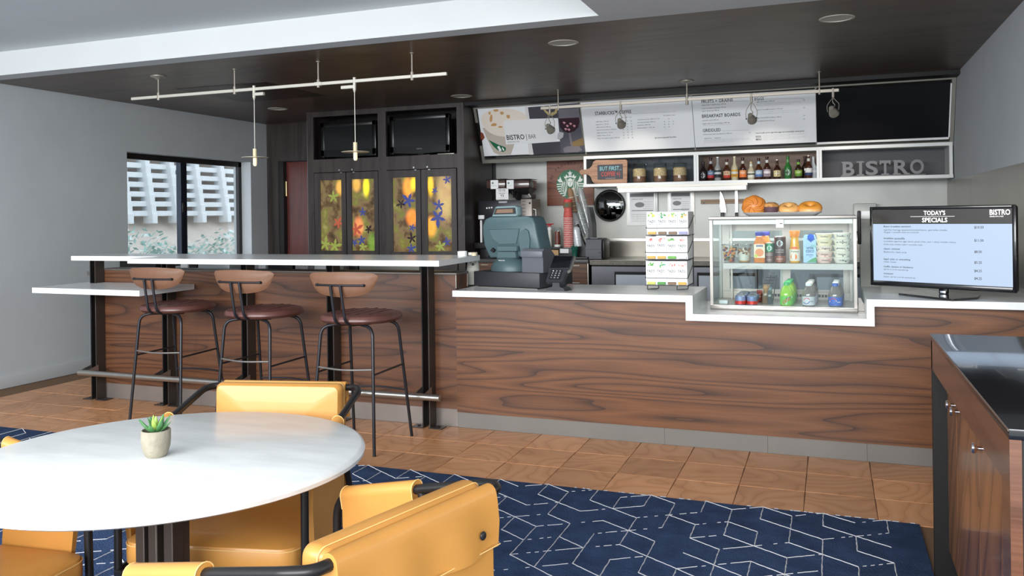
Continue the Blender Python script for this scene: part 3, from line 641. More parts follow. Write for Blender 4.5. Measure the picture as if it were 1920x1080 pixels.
tx_ = MB(m_ink)
def text_b9(mb, *a, **k):
    n0 = len(mb.v); text_b(mb, *a, **k); mb.v[n0:] = [tuple(Vector(q)+MN*.006) for q in mb.v[n0:]]
text_b9(tx_, 'BISTRO', 951, 984.5, 262, 9.5, bold=True); part(tx_, 'lettering', b1)
t2 = MB(mat('ink_grey', (120, 118, 118), .6)); text_b9(t2, 'BAR', 992, 1006, 259.5, 8.5); text_b9(t2, '|', 987.5, 988.5, 260, 10); part(t2, 'lettering', b1)
t2 = MB(mat('ink_grey', (120, 118, 118), .6)); text_b9(t2, 'BLENDED WITH A TWIST', 952, 975, 267, 2.2); part(t2, 'small_lettering', b1, stuff=True)
b2 = quad_board([(1098, 285), (1303, 276.5), (1296, 181), (1088, 192)], m_board, 'menu_board', 'white coffee menu board between the picture board and the food board')
t = MB(m_ink); text_b(t, "STARBUCKS\u2122 COFFEE", 1116, 1184.5, 216, 6.5, bold=True); part(t, 'heading', b2); t = MB(m_ink)
rows = ["caff\u00e8 latte | 190 cal", "cappuccino | 120 cal", "caff\u00e8 mocha | 290 cal", "caramel macchiato | 250 cal", "caff\u00e8 americano | 15 cal", "coffee of day | 5 cal", "white chocolate mocha | 430 cal"]
for k, (r, w) in enumerate(zip(rows, (24, 24, 27, 37, 30, 25, 42))):
    x = 1117+k*.5; y = 229.3+k*5.2; text_b(t, r, x, x+w, y, 2.0)
    for j in range(3):
        if k == 0 and j == 0: continue
        text_b(t, ('3', '4', '4.5')[j] if k % 2 else ('3.5', '4', '5')[j], 1166.5+j*8+k*.4, 1168.8+j*8+k*.4, y-.9-j*.4, 2.0)
text_b(t, "tall   grande   venti", 1165, 1184, 221, 1.6); text_b(t, "tall | grande | venti", 1244, 1265, 217.5, 2.0)
for k, (r, w) in enumerate(zip(("cold brew iced coffee | 5 cal", "iced chai tea latte | 240 cal", "iced tea | 80 cal", "lemonade | 110 cal"), (41, 33, 24, 32))):
    text_b(t, r, 1195.5, 1195.5+w, 225.3+k*5.2, 2.0)
    for j in range(3):
        if (k == 0 and j != 1) or (k == 3 and j == 2): continue
        text_b(t, '45'[(k+j) % 2], 1245+j*8.2, 1247+j*8.2, 224-k*-5-j*.3, 2.0)
text_b(t, "ask about seasonal favorites", 1227.5, 1268, 259.5, 2.6, bold=True); part(t, 'lettering', b2, stuff=True)
t = MB(mat('rule_grey', (176, 178, 182), .6))
poly_b(t, [(1186, 213.8), (1267, 209.5), (1267, 209), (1186, 213.3)]); part(t, 'rule', b2)
b3 = quad_board([(1304, 276.4), (1531, 266.5), (1529, 168), (1297, 181)], m_board, 'menu_board', 'white breakfast food menu board left of the blank black board')
for (s, a, b, y, hq) in (("FRUITS + GRAINS", 1315.5, 1374.5, 193.5, 6), ("EGGS", 1415, 1432.5, 188.3, 5.6), ("BREAKFAST BOARDS", 1316.5, 1388.5, 221, 6.5), ("GRIDDLED", 1318, 1351.5, 247.5, 6), ("KIDS", 1417.5, 1427, 258, 3.6), ("MENU", 1417.5, 1428, 263.2, 3.6)):
    t = MB(m_ink); text_b(t, s, a, b, y, hq, bold=True); part(t, 'heading', b3)
t = MB(m_ink)
for (s, a, b, y) in (("classic fruit + yogurt cup | 160 cal", 1316, 1361, 198.2), ("steel-cut classic oatmeal | 190 cal", 1316.5, 1361, 204.2), ("fruit + berry cup | 90 cal", 1316.5, 1348, 209.4), ("avocado toast | 310 cal", 1317.5, 1347, 226.8), ("bagel, plain or everything | 290 cal", 1317.5, 1368, 233), ("french toast with strawberries | 390 cal", 1319, 1372, 253),
                     ("eggs your way | 140 cal", 1418, 1452, 192), ("bistro breakfast board | 510 cal", 1420, 1467, 207), ("egg white breakfast sandwich | 400 cal", 1420, 1465, 222), ("breakfast burrito | 610 cal", 1421, 1452, 228)): text_b(t, s, a, b, y, 2.2)
text_b(t, "we proudly serve cage-free eggs and sustainably raised pork", 1417, 1508, 250.6, 2.5, bold=True)
for (s, x, y) in (("8.5", 1506, 188.5), ("9.5", 1506, 203), ("7.5", 1506, 217.5), ("6.5", 1506, 224), ("4.5", 1404, 249.5)): text_b(t, s, x, x+3.5, y, 2.2)
text_b(t, "gluten free      vegetarian", 1321, 1352, 260.3, 2.0); part(t, 'lettering', b3, stuff=True)
t = MB(mat('rule_grey', (176, 178, 182), .6))
for (a, b, y) in ((1376, 1404, 190), (1354, 1406, 244.8), (1434, 1508, 185.5)): poly_b(t, [(a, y+.5), (b, y-.8), (b, y-1.3), (a, y)])
for (a, b, y) in ((1418, 1500, 195.5), (1419, 1483, 198.5), (1420, 1500, 210.5), (1421, 1497, 214), (1318, 1371, 236), (1320, 1405, 263), (1320, 1405, 265.3), (1320, 1376, 267.7), (1431, 1510, 254.5), (1431, 1482, 257), (1431, 1510, 259.8), (1431, 1500, 262.4)):
    text_b(t, "selection and availability may vary | 2,000 calories a day is used", a, b, y, 1.3)
part(t, 'fine_print', b3, stuff=True)
m_slate = mat('menu_black', (19, 20, 24), .3)
b4 = quad_board([(1532, 266.4), (1779, 256.5), (1783, 154), (1530, 168)], m_slate, 'menu_board', 'blank black menu board at the right end')
# frame that carries the boards
mf = thing('menu_rack', 'brushed metal frame carrying the row of menu boards', 'frame', (-1.2, 7.8, 1.92))
xl = onb(908, 293).x; xr = onb(1779, 257).x
def bar(x0, x1, v0, v1, n0, n1, m, name, label=None):
    mb = MB(m); mb.xf(Matrix(((1, MU.x, MN.x, 0), (0, MU.y, MN.y, MB_B.y), (0, MU.z, MN.z, MB_B.z), (0, 0, 0, 1)))); mb.box(x0, x1, v0, v1, n0, n1); part(mb, name, mf, label)
hgt = (MB_T-MB_B).length
bar(-3.302, XR-.004, -.066, -.028, -.03, .006, m_alu, 'rail')
bar(-3.302, XR-.004, hgt-.018, hgt+.05, -.03, .004, m_alu, 'rail')
bar(xr+.006, XR-.004, -.028, hgt-.018, -.03, .004, m_alu, 'end_plate')
bar(-3.302, xl-.002, hgt-.16, hgt-.018, -.02, .003, m_alu, 'bracket'); bar(-3.302, xl-.002, -.028, .12, -.02, .003, m_alu, 'bracket')
bar(-3.30, xl-.003, -.02, hgt-.02, -.05, -.021, m_blackm, 'back_strip')
for k in (1097.5, 1303.5, 1531.5):
    x = onb(k, 282).x; bar(x-.008, x+.008, -.02, hgt-.02, -.022, -.0125, m_alu, 'divider')
for (p0, p1, y0, y1) in ((1532, 1779, 266.2, 256.3),):  # plain white strips along the bottom and right rim of the board
    bar(onb(p0, y0).x, onb(p1, y1).x, -.006, .012, .0005, .006, m_paper, 'white_rim', 'white rim of the black board')
bar(xr-.004, xr+.006, .012, hgt-.05, .0005, .005, m_paper, 'white_rim', 'white rim of the black board')

# ------------------------------------------------------------------ shelf unit and what stands on it
SY = 7.87; sx0, sx1 = at(1095, 352, 'y', SY).x, XR-.012; sz0, sz1 = at(1095, 351, 'y', SY).z, at(1095, 293, 'y', SY).z; th_ = .028
m_shelf = mat('shelf_white', (206, 208, 206), .38, .1)
sh = thing('wall_shelf', 'white three cubby wall shelf below the menu boards', 'shelf', (-.6, 8.0, sz0))
FY = SY-.025
part(MB(m_shelf).box(sx0, sx1, FY, YB-.002, sz0, sz0+th_), 'bottom_board', sh); part(MB(m_shelf).box(sx0, sx1, SY, YB-.002, sz1-th_, sz1), 'top_board', sh)
dv = [at(1305, 300, 'y', SY).x, at(1536, 300, 'y', SY).x]
part(MB(m_shelf).box(sx0, sx0+.026, SY, YB-.002, sz0+th_, sz1-th_), 'end_board', sh); part(MB(m_shelf).box(sx1-.026, sx1, SY, YB-.002, sz0+th_, sz1-th_), 'end_board', sh)
for x in dv: [part(MB(m_shelf).box(x+e, x+e+.021, SY, YB-.002, sz0+th_, sz1-th_), 'divider', sh) for e in (-.022, .001)]
bx = [sx0+.027, dv[0]-.023, dv[0]+.023, dv[1]-.023, dv[1]+.023, sx1-.027]
for k, c in enumerate(((72, 78, 86), (132, 112, 98), (82, 83, 88))):
    part(MB(mat('cubby_back%d' % k, c, .6, var=(4, .05))).box(bx[2*k], bx[2*k+1], 8.17, 8.19, sz0+th_+.0005, sz1-th_-.0005), 'back_panel', sh)
SZ = sz0+th_+.0005
ul = thing('under_shelf_lamp', 'long white and silver strip lamp under the wall shelf', 'lamp', (-1.4, 7.85, sz0-.06))
a, b = at(1158, 350, 'y', 7.83).x, at(1402, 348, 'y', 7.83).x
part(MB(m_alu).box(a, b, 7.80, 8.0, sz0-.02, sz0-.001), 'housing', ul)
part(MB(mat('strip_lens', (236, 236, 234), .4, emit=((255, 250, 240), .25))).box(a+.008, b-.008, 7.795, 7.9, sz0-.062, sz0-.0205, .006), 'lens', ul)
part(MB(m_blackm).box(b-.008, b+.006, 7.80, 7.9, sz0-.06, sz0-.022), 'end_cap', ul)
light('under_shelf_light', 'AREA', ((a+b)/2, 7.9, sz0-.066), 1.0, (1, .97, .92), b-a-.05, .07, aim=((a+b)/2, 7.98, 0))
# chalkboard paddle
pd_ = thing('chalkboard_paddle', 'wooden paddle board with chalk writing on the left cubby', 'chalkboard', (at(1144, 348, 'y', 7.862).x, 7.862, SZ))
q = lambda x, y: (at(x, y, 'y', 7.858).x, at(x, y, 'y', 7.858).z)
zsh = SZ-q(1144, 348)[1]
pts = [(1115, 348), (1111, 344), (1108, 336), (1104, 332), (1098, 330.5), (1090, 331.5), (1087, 328), (1087.5, 324), (1091, 321.8), (1098, 322), (1105, 320), (1110, 315), (1113, 307), (1118, 304.2), (1174, 303.2), (1176.5, 306), (1176, 346), (1174, 348)]
m_padw = wood('paddle_wood', (128, 88, 62), (158, 114, 84), (176, 132, 100), rough=.5, scale=(2, 2, 22), bands=5)
part(MB(m_padw).prism([(q(*p)[0], q(*p)[1]+zsh) for p in pts][::-1], (0, 7.867, 0), EX, EZ, .016), 'board', pd_)
i0, i1 = q(1121, 341), q(1168, 311.5)
part(MB(mat('slate', (76, 78, 84), .7)).box(i0[0], i1[0], 7.848, 7.8515, i0[1]+zsh, i1[1]+zsh), 'slate', pd_)
ck = MB(mat('chalk_blue', (150, 214, 222), .8)); fit_text(ck, 'BUT FIRST...', (q(1125, 323)[0], 7.8475, q(1125, 324)[1]+zsh), (q(1166, 323)[0], 7.8475, q(1125, 324)[1]+zsh), hpx=7.5, shear=.1); part(ck, 'blue_chalk_writing', pd_)
ck = MB(mat('chalk_red', (224, 92, 78), .8)); fit_text(ck, 'COFFEE =)', (q(1128, 334.5)[0], 7.8475, q(1128, 334.5)[1]+zsh), (q(1163, 334.5)[0], 7.8475, q(1128, 334.5)[1]+zsh), hpx=8, shear=.1); part(ck, 'red_chalk_writing', pd_)
ck = MB(mat('chalk_pale', (220, 190, 184), .8)); ck.box(q(1136, 338)[0], q(1154, 338)[0], 7.847, 7.848, q(1136, 338.7)[1]+zsh, q(1136, 338.2)[1]+zsh); part(ck, 'chalk_line', pd_)
# oat jars
m_oats = mat('rolled_oats', (214, 186, 142), .8, var=(90, .3), bump=(120, .6)); m_bran = mat('cocoa_bran', (128, 92, 72), .8, var=(60, .12))
jar0 = None
for k, (x, yb, lab) in enumerate(((1199, 346, 'glass jar of oats right beside the chalkboard paddle'), (1238, 345, 'glass jar of oats standing between two other jars'), (1275, 344, 'glass jar of oats nearest the beer bottles'))):
    p = at(x, yb, 'y', 7.95)
    if jar0 is None:
        j = thing('oat_jar', lab, 'jar', (0, 0, 0), group='oat jars on the shelf', local=True)
        part(MB(m_glass).lathe([(.052, 0), (.064, .006), (.066, .02), (.066, .165), (.06, .175), (.058, .18)], n=24), 'glass_body', j)
        part(MB(m_bran).lathe([(.001, .004), (.061, .006), (.0625, .03), (.0625, .062), (.001, .064)], n=24), 'cocoa_layer', j)
        part(MB(m_oats).lathe([(.001, .062), (.0625, .062), (.0625, .132), (.05, .14), (.02, .137), (.001, .139)], n=24), 'oat_layer', j)
        part(MB(m_glass).lathe([(.0, .181), (.058, .181), (.060, .190), (.03, .196), (.016, .2), (.02, .215), (.012, .222), (0, .222)], n=20), 'lid', j)
        w_ = MB(mat('chrome', (225, 225, 228), .15, 1)); w_.tube([(.063*math.cos(t), .063*math.sin(t), .176) for t in [2*PI*i/20 for i in range(20)]], .0022, 6, closed=True)
        w_.tube([(.063, -.012, .176), (.078, -.008, .17), (.08, 0, .19), (.066, .0, .2)], .002, 6); part(w_, 'wire_clasp', j)
        jar0 = j; j.location = (p.x, 7.955, SZ)
    else: dup(jar0, (p.x, 7.955, SZ), .4*k, lab)
# beer bottles
def bottle_prof(h, r, neck=.35):
    return [(r*.86, 0), (r, .006), (r, h*(.50)), (r*.96, h*.55), (r*.62, h*.655), (r*.44, h*.72), (r*.40, h*.80), (r*.38, h*.955), (r*.46, h*.958), (r*.46, h*.985), (r*.42, h)]
BOT = [ # x, top y, glass, cap, label base, label accent, text, neck label, desc
 (1318.5, 303, (38, 26, 24), (24, 22, 22), (36, 34, 36), (226, 226, 226), 'IPA', None, 'short black labelled beer bottle at the left end of the beer row'),
 (1332.5, 296, (64, 30, 22), (52, 28, 28), (96, 124, 156), (196, 60, 66), 'SAM', (190, 190, 196), 'brown beer bottle with blue and red label'),
 (1345.5, 294, (170, 172, 168), (232, 232, 230), (52, 60, 66), (214, 218, 218), 'ICE', None, 'clear bottle with white cap and dark label'),
 (1362.5, 298.5, (76, 40, 24), (100, 46, 38), (214, 196, 160), (196, 62, 48), 'XX', (226, 222, 210), 'brown beer bottle with red double X label'),
 (1377, 293, (196, 190, 160), (206, 196, 170), (216, 166, 70), (206, 214, 212), 'CORONA', None, 'clear beer bottle with orange and white label'),
 (1392.5, 296, (58, 30, 24), (40, 28, 28), (224, 148, 92), (226, 116, 52), 'ALE', (190, 186, 180), 'brown beer bottle with a tall orange label'),
 (1408, 303, (190, 182, 156), (206, 160, 110), (220, 218, 204), (92, 96, 84), 'EST', (214, 214, 204), 'short clear beer bottle with gold cap and cream label'),
 (1422.5, 297, (70, 38, 22), (30, 26, 26), (156, 180, 206), (90, 120, 168), 'BLUE', (170, 196, 214), 'brown beer bottle with pale blue label'),
 (1438, 294, (58, 32, 24), (60, 34, 34), (180, 164, 176), (226, 220, 226), 'CRS', (206, 206, 210), 'brown beer bottle with silver neck and mauve label'),
 (1457, 299, (52, 28, 20), (216, 212, 200), (222, 206, 156), (60, 50, 40), 'G', None, 'dark brown beer bottle with cream oval label'),
 (1477, 293, (46, 112, 52), (40, 96, 46), (52, 110, 66), (206, 222, 208), 'HK', (86, 140, 84), 'bright green glass beer bottle'),
 (1497, 299, (48, 34, 24), (28, 26, 26), (142, 178, 66), (96, 140, 54), 'HOP', (120, 176, 66), 'dark beer bottle with lime green label'),
 (1509.5, 293, (40, 22, 20), (30, 20, 20), (60, 40, 36), (80, 60, 50), '', None, 'dark unlabelled bottle tucked behind the white labelled beer'),
 (1516, 291, (70, 40, 26), (206, 196, 176), (222, 222, 220), (40, 54, 96), 'LITE', (206, 206, 196), 'brown beer bottle with white label near the shelf divider'),
 (1524.5, 293, (206, 212, 214), (150, 150, 150), (190, 200, 206), (226, 228, 230), '', None, 'pale aluminium bottle against the shelf divider')]
for k, (x, yt, gl, cp, lb, ac, tx, nk, desc) in enumerate(BOT):
    Y = 7.925 if k not in (12, 14) else 7.985
    p = at(x, yt, 'y', Y); h = p.z-SZ; r = .031
    bt_ = thing('beer_bottle', desc, 'bottle', (p.x, Y, SZ), group='beer bottles on the wall shelf')
    g = mat('bottle_glass%d' % k, gl, .08, spec=.7, coat=.4)
    part(MB(g).lathe(bottle_prof(h*.975, r), (p.x, Y, SZ), 18), 'glass_body', bt_)
    part(MB(mat('cap%d' % k, cp, .35, .4)).lathe([(r*.5, h*.955), (r*.5, h*.985), (r*.4, h), (0, h)], (p.x, Y, SZ), 16), 'cap', bt_)
    if k == 12: continue
    lm = mat('label%d' % k, lb, .6); am = mat('label_accent%d' % k, ac, .6)
    l = MB(lm).lathe([(r+.0006, h*.13), (r+.0008, h*.13), (r+.0008, h*.44), (r+.0006, h*.44)], (p.x, Y, SZ), 20)
    lo = part(l, 'label', bt_)
    an = MB(am)
    if k in (0, 9, 10):
        n = 14; an.add([(p.x+r*.62*math.cos(2*PI*i/n), Y-math.sqrt(max(0, (r+.0012)**2-(r*.62*math.cos(2*PI*i/n))**2)), SZ+h*.285+h*.13*math.sin(2*PI*i/n)) for i in range(n)], [tuple(range(n))])
    else:
        z0, z1 = (h*.13, h*.25) if k % 2 else (h*.27, h*.36)
        an.lathe([(r+.0011, z0), (r+.0013, z0), (r+.0013, z1), (r+.0011, z1)], (p.x, Y, SZ), 20)
    part(an, 'accent', lo)
    if tx:
        lt = MB(m_ink if sum(ac) > 400 else m_paper); zc = SZ+h*(.26 if k in (0, 9, 10) else (.3 if k % 2 else .17))
        if k == 3: lt = MB(mat('label_accent3', (196, 62, 48), .6))
        fit_text(lt, tx, (p.x-r*.6, Y-r-.0018, zc), (p.x+r*.6, Y-r-.0018, zc), h=h*(.11 if k == 3 else .065), bold=True); part(lt, 'lettering', lo)
    if nk: part(MB(mat('neck_label%d' % k, nk, .5)).lathe([(r*.42, h*.74), (r*.455, h*.74), (r*.43, h*.86), (r*.40, h*.86)], (p.x, Y, SZ), 16), 'neck_label', bt_)
# letter sign
ls = thing('letter_sign', 'grey standing letters spelling BISTRO in the right cubby', 'sign', (at(1655, 335, 'y', 7.97).x, 7.97, SZ))
m_let = mat('letter_grey', (122, 122, 126), .5); xa, xe = at(1576, 335, 'y', 7.97).x, at(1735, 333, 'y', 7.97).x
part(MB(m_let).box(xa, xe, 7.94, 8.02, SZ, SZ+.014, .002), 'base', ls)
lz = SZ+.0145; hL = at(1600, 303, 'y', 7.97).z-lz
lets = [('B', 1580, 1602), ('I', 1608, 1619), ('S', 1623, 1646), ('T', 1650, 1669), ('R', 1676, 1704), ('O', 1706, 1732)]
for ch, a, b in lets:
    cu = bpy.data.curves.new('t', 'FONT'); cu.body = ch; cu.size = 1; cu.resolution_u = 4; cu.extrude = .18; cu.offset = .026
    ob = bpy.data.objects.new('t', cu); COL.objects.link(ob); me = bpy.data.meshes.new_from_object(ob.evaluated_get(bpy.context.evaluated_depsgraph_get()))
    v = np.array([tuple(w.co) for w in me.vertices]); x0, x1, y0, y1 = v[:, 0].min(), v[:, 0].max(), v[:, 1].min(), v[:, 1].max(); A = at(a, 320, 'y', 7.97).x; B = at(b, 320, 'y', 7.97).x
    mb = MB(m_let); wd_ = (B-A)*(1 if ch != 'I' else .5); ox = A+(0 if ch != 'I' else (B-A)*.25)
    mb.add([(ox+(w[0]-x0)/(x1-x0)*wd_, 7.965-w[2]*.09, lz+(w[1]-y0)/(y1-y0)*hL) for w in v], [tuple(f.vertices) for f in me.polygons])
    bpy.data.objects.remove(ob); bpy.data.curves.remove(cu); bpy.data.meshes.remove(me)
    s_ = .011
    if ch in 'BIR': mb.box(A-.008, A+(B-A)*(.42 if ch != 'I' else 1)+.004, 7.949, 7.981, lz, lz+s_)
    if ch == 'I': mb.box(A-.008, B+.004, 7.949, 7.981, lz+hL-s_, lz+hL)
    if ch in 'BR': mb.box(A-.008, A+.03, 7.949, 7.981, lz+hL-s_, lz+hL)
    if ch == 'T': mb.box((A+B)/2-.03, (A+B)/2+.03, 7.949, 7.981, lz, lz+s_).box(A-.004, A+.01, 7.949, 7.981, lz+hL-.035, lz+hL).box(B-.01, B+.004, 7.949, 7.981, lz+hL-.035, lz+hL)
    if ch == 'R': mb.box(B-.03, B+.006, 7.949, 7.981, lz, lz+s_)
    part(mb, 'letter', ls)

# ------------------------------------------------------------------ things on the back wall
def emblem(c, r, xd, yd, green, white, nrm, deep=.003, full=True):
    """round green emblem: crowned long-haired face with waves; returns builders (disc, figure)"""
    c = Vector(c); xd = Vector(xd); yd = Vector(yd); n = Vector(nrm); L = lambda x, y, k=1.: c+xd*(x*r)+yd*(y*r)+n*(deep*k)
    g = MB(green); g.add([L(math.cos(2*PI*i/40), math.sin(2*PI*i/40), 1) for i in range(40)]+[L(math.cos(2*PI*i/40), math.sin(2*PI*i/40), 0) for i in range(40)], [tuple(range(40))]+[(i, (i+1) % 40, 40+(i+1) % 40, 40+i) for i in range(40)])
    w = MB(white); pl = lambda pts, k=1.25: w.add([L(x, y, k) for x, y in pts], [tuple(range(len(pts)))])
    star = [((.2 if i % 2 == 0 else .085)*math.cos(PI/2+PI*i/5), .74+(.2 if i % 2 == 0 else .085)*math.sin(PI/2+PI*i/5)) for i in range(10)]; pl(star)
    def strip(pts, hw):
        for (a, b) in zip(pts, pts[1:]):
            d = Vector((b[0]-a[0], b[1]-a[1])).normalized(); q = (-d.y*hw, d.x*hw); w.add([L(a[0]-q[0], a[1]-q[1], 1.25), L(b[0]-q[0], b[1]-q[1], 1.25), L(b[0]+q[0], b[1]+q[1], 1.25), L(a[0]+q[0], a[1]+q[1], 1.25)], [(0, 1, 2, 3)])
    pl([(-.36, .36), (-.47, .56), (-.33, .5), (-.28, .68), (-.14, .52), (0, .62), (.14, .52), (.28, .68), (.33, .5), (.47, .56), (.36, .36), (.2, .44), (0, .47), (-.2, .44)])
    pl([(.21*math.cos(t), .1+.3*math.sin(t)) for t in [2*PI*i/20 for i in range(20)]])
    for s in (-1, 1):
        for k in range(4):
            x0 = .27+.1*k; strip([(s*(x0*(.75 if y > .2 else 1)+.035*math.sin(6*y+k)+(.1*(-.1-y) if y < -.1 else 0)), y) for y in [.36-k*.04-.13*i for i in range(10-k)] if (x0+.1)**2+y*y < .93], .026)
        pl([(s*.5, .12), (s*.62, .3), (s*.72, .56), (s*.78, .36), (s*.93, .3), (s*.8, .14)])
        for k in range(6):
            y = .05-.16*k; xo = math.sqrt(max(0, .96-(y-.05)**2)); xi = max(.5-.02*k, xo-.36)
            if xo > xi: pl([(s*xi, y), (s*xo, y-.02), (s*xo*.99, y-.1), (s*xi, y-.07)])
    d = MB(green)
    for s in (-1, 1): d.add([L(s*.05, .16, 1.5), L(s*.15, .16, 1.5), L(s*.14, .2, 1.5), L(s*.06, .2, 1.5)], [(0, 1, 2, 3)])
    d.add([L(-.02, .02, 1.5), L(.03, .02, 1.5), L(.015, .2, 1.5)], [(0, 1, 2)]); d.add([L(-.07, -.06, 1.5), L(.07, -.06, 1.5), L(0, -.1, 1.5)], [(0, 1, 2)])
    return g, w, d
sg = thing('wood_sign', 'square reddish wood wall sign with round green emblem', 'sign', (-2.5, 8.3, 1.4))
p0 = at(1026, 386, 'y', 8.285); p1 = at(1112, 293, 'y', 8.285)
part(MB(wood('sign_wood', (82, 42, 24), (110, 58, 34), (126, 70, 42), rough=.45, scale=(1.2, 1.2, 14), bands=5)).box(p0.x, p1.x, 8.285, 8.3095, p0.z, 1.925), 'board', sg)
m_green = mat('emblem_green', (22, 104, 66), .45); m_emw = mat('emblem_white', (226, 232, 228), .45)
ec = at(1069, 345, 'y', 8.28); er = 27*mpp(ec)
g, w, d = emblem((ec.x, 8.2845, ec.z), er, EX, EZ, m_green, m_emw, -EY)
eo = part(g, 'emblem', sg); part(w, 'figure', eo); part(d, 'face_lines', eo)
lt = MB(mat('burnt_lettering', (52, 26, 16), .7)); word = "WE PROUDLY SERVE"; ra = 36.5*mpp(ec)
for i, ch in enumerate(word):
    if ch == ' ': continue
    t = math.radians(164-148*i/(len(word)-1)); u = Vector((math.sin(t), 0, -math.cos(t))); v = Vector((math.cos(t), 0, math.sin(t)))
    lt.text(ch, Vector((ec.x, 8.2843, ec.z))+v*ra-u*.012, u, v, .036, .8, .0004, bold=True)
part(lt, 'lettering', sg)
mr_ = thing('wall_mirror', 'round convex looking mirror in a thin black ring', 'mirror', (-2.087, 8.3, 1.26))
c = at(1143, 385.5, 'y', 8.29); R_ = 28.5*mpp(c)
k = MB(m_blackm); k.tube([(c.x+R_*math.cos(2*PI*i/40), 8.29, c.z+R_*math.sin(2*PI*i/40)) for i in range(40)], .009, 8, closed=True); part(k, 'ring', mr_)
k = MB(mat('mirror_glass', (130, 132, 132), .02, 1)); k.grid(lambda u, v: (c.x+(R_-.004)*v*math.cos(2*PI*u), 8.292-.030*(1-v*v), c.z+(R_-.004)*v*math.sin(2*PI*u)), 40, 6, cu=True); part(k, 'mirror_glass', mr_)
for (x0, y0, x1, y1, lab, im) in ((1181, 360, 1226, 419, 'recipe sheet in a clear holder left of the tea boxes', (1199, 384, 9)), (1258, 359, 1294, 416, 'recipe sheet in a clear holder behind the tea boxes', (1269, 381, 8))):
    a = at(x0, y1, 'y', 8.29); b = at(x1, y0, 'y', 8.29); t = thing('recipe_holder', lab, 'sheet holder', ((a.x+b.x)/2, 8.3, a.z))
    part(MB(mat('clear_plastic', (206, 208, 206), .15, spec=.6)).box(a.x-.03, b.x+.035, 8.299, 8.3095, a.z-.02, b.z+.012), 'holder', t)
    part(MB(mat('holder_edge', (150, 146, 138), .3, .6)).box(b.x+.022, b.x+.028, 8.294, 8.299, a.z-.02, b.z+.01).box(b.x+.034, b.x+.038, 8.292, 8.299, a.z-.02, b.z+.01).box(a.x-.028, a.x-.024, 8.294, 8.299, a.z-.02, b.z+.01), 'edge', t)
    part(MB(m_paper).box(a.x, b.x, 8.296, 8.2988, a.z, b.z), 'sheet', t)
    h = MB(mat('print_grey', (128, 128, 132), .6)); w_ = b.x-a.x
    h.box(a.x+.004, b.x-.004, 8.2948, 8.296, b.z-.045, b.z-.012).box(a.x+.02, b.x-.012, 8.2948, 8.296, a.z+(b.z-a.z)*.40, a.z+(b.z-a.z)*.425)
    cc = at(im[0], im[1], 'y', 8.29); h.add([(cc.x+im[2]*mpp(cc)*math.cos(t_), 8.2952, cc.z+im[2]*.55*mpp(cc)*math.sin(t_)) for t_ in [2*PI*i/14 for i in range(14)]], [tuple(range(14))])
    part(h, 'print', t)
    l = MB(m_ink); fit_text(l, 'STEP BY STEP', (a.x+.02, 8.2952, b.z-.075), (a.x+w_*.55, 8.2952, b.z-.075), h=.010)
    for i in range(9): fit_text(l, 'mix well and serve at once', (a.x+w_*.55 if i < 5 else a.x+.02, 8.2952, b.z-.10-.021*i-(.02 if i > 4 else 0)), (b.x-.012, 8.2952, b.z-.10-.021*i-(.02 if i > 4 else 0)), h=.006)
    part(l, 'lettering', t)
p = at(1231, 375, 'y', 8.29)
solo(MB(m_shelf).box(p.x-.012, p.x+.012, 8.28, 8.3095, p.z-.16, p.z+.13, .002), 'wall_channel', 'narrow pale metal channel between the two recipe sheets', 'channel')
a = at(1314, 382.5, 'y', 8.29); b = at(1425, 377, 'y', 8.29)
kn = thing('knife_rack', 'wooden magnetic knife strip on the back wall', 'rack', (a.x+.3, 8.3, a.z))
m_strip = wood('strip_wood', (106, 80, 54), (138, 106, 74), (150, 118, 84), rough=.5, scale=(2, 2, 20), bands=4)
part(MB(m_strip).box(a.x, b.x, 8.285, 8.3095, a.z, a.z+.018).box(a.x, b.x, 8.285, 8.3095, a.z+.022, a.z+.042), 'strip', kn); part(MB(m_blackm).box(a.x+.002, b.x-.002, 8.29, 8.3095, a.z+.018, a.z+.022).cyl((a.x+.03, 8.286, a.z+.009), (a.x+.03, 8.283, a.z+.009), .007), 'fixing', kn)
m_blade = mat('blade_steel', (200, 204, 208), .25, .9)
for (pts, hp, lab) in (([(1350, 358), (1354, 364), (1358, 376), (1361, 390), (1362, 398), (1352, 398), (1350, 388)], (1351.5, 1358, 398, 404.5), 'wide chef knife with black handle on the knife strip'), ([(1378, 356), (1383, 356), (1383.5, 398), (1378.5, 398)], (1378.5, 1383.5, 398, 404.5), 'narrow straight knife right of the chef knife')):
    pp = [at(x, y, 'y', 8.28) for x, y in pts]; t = thing('kitchen_knife', lab, 'knife', (pp[0].x, 8.28, pp[-1].z))
    part(MB(m_blade).prism([(v.x, v.z) for v in pp], (0, 8.284, 0), EX, EZ, .003), 'blade', t)
    a_, b_ = at(hp[0], hp[3]+14, 'y', 8.28), at(hp[1], hp[2], 'y', 8.28); part(MB(m_blackm).box(a_.x, b_.x, 8.268, 8.2838, a_.z, b_.z, .004), 'handle', t)
a = at(1600, 398, 'y', 8.29); b = at(1642, 381, 'y', 8.29)
pt = thing('towel_dispenser', 'low grey wall dispenser behind the monitor', 'dispenser', ((a.x+b.x)/2, 8.2, a.z-.2))
part(MB(m_conc).box(a.x, b.x, 8.19, 8.3095, a.z-.2, b.z, .012), 'body', pt); part(MB(m_blackm).box(a.x+.02, b.x-.02, 8.186, 8.1905, a.z-.19, a.z-.17), 'slot', pt)
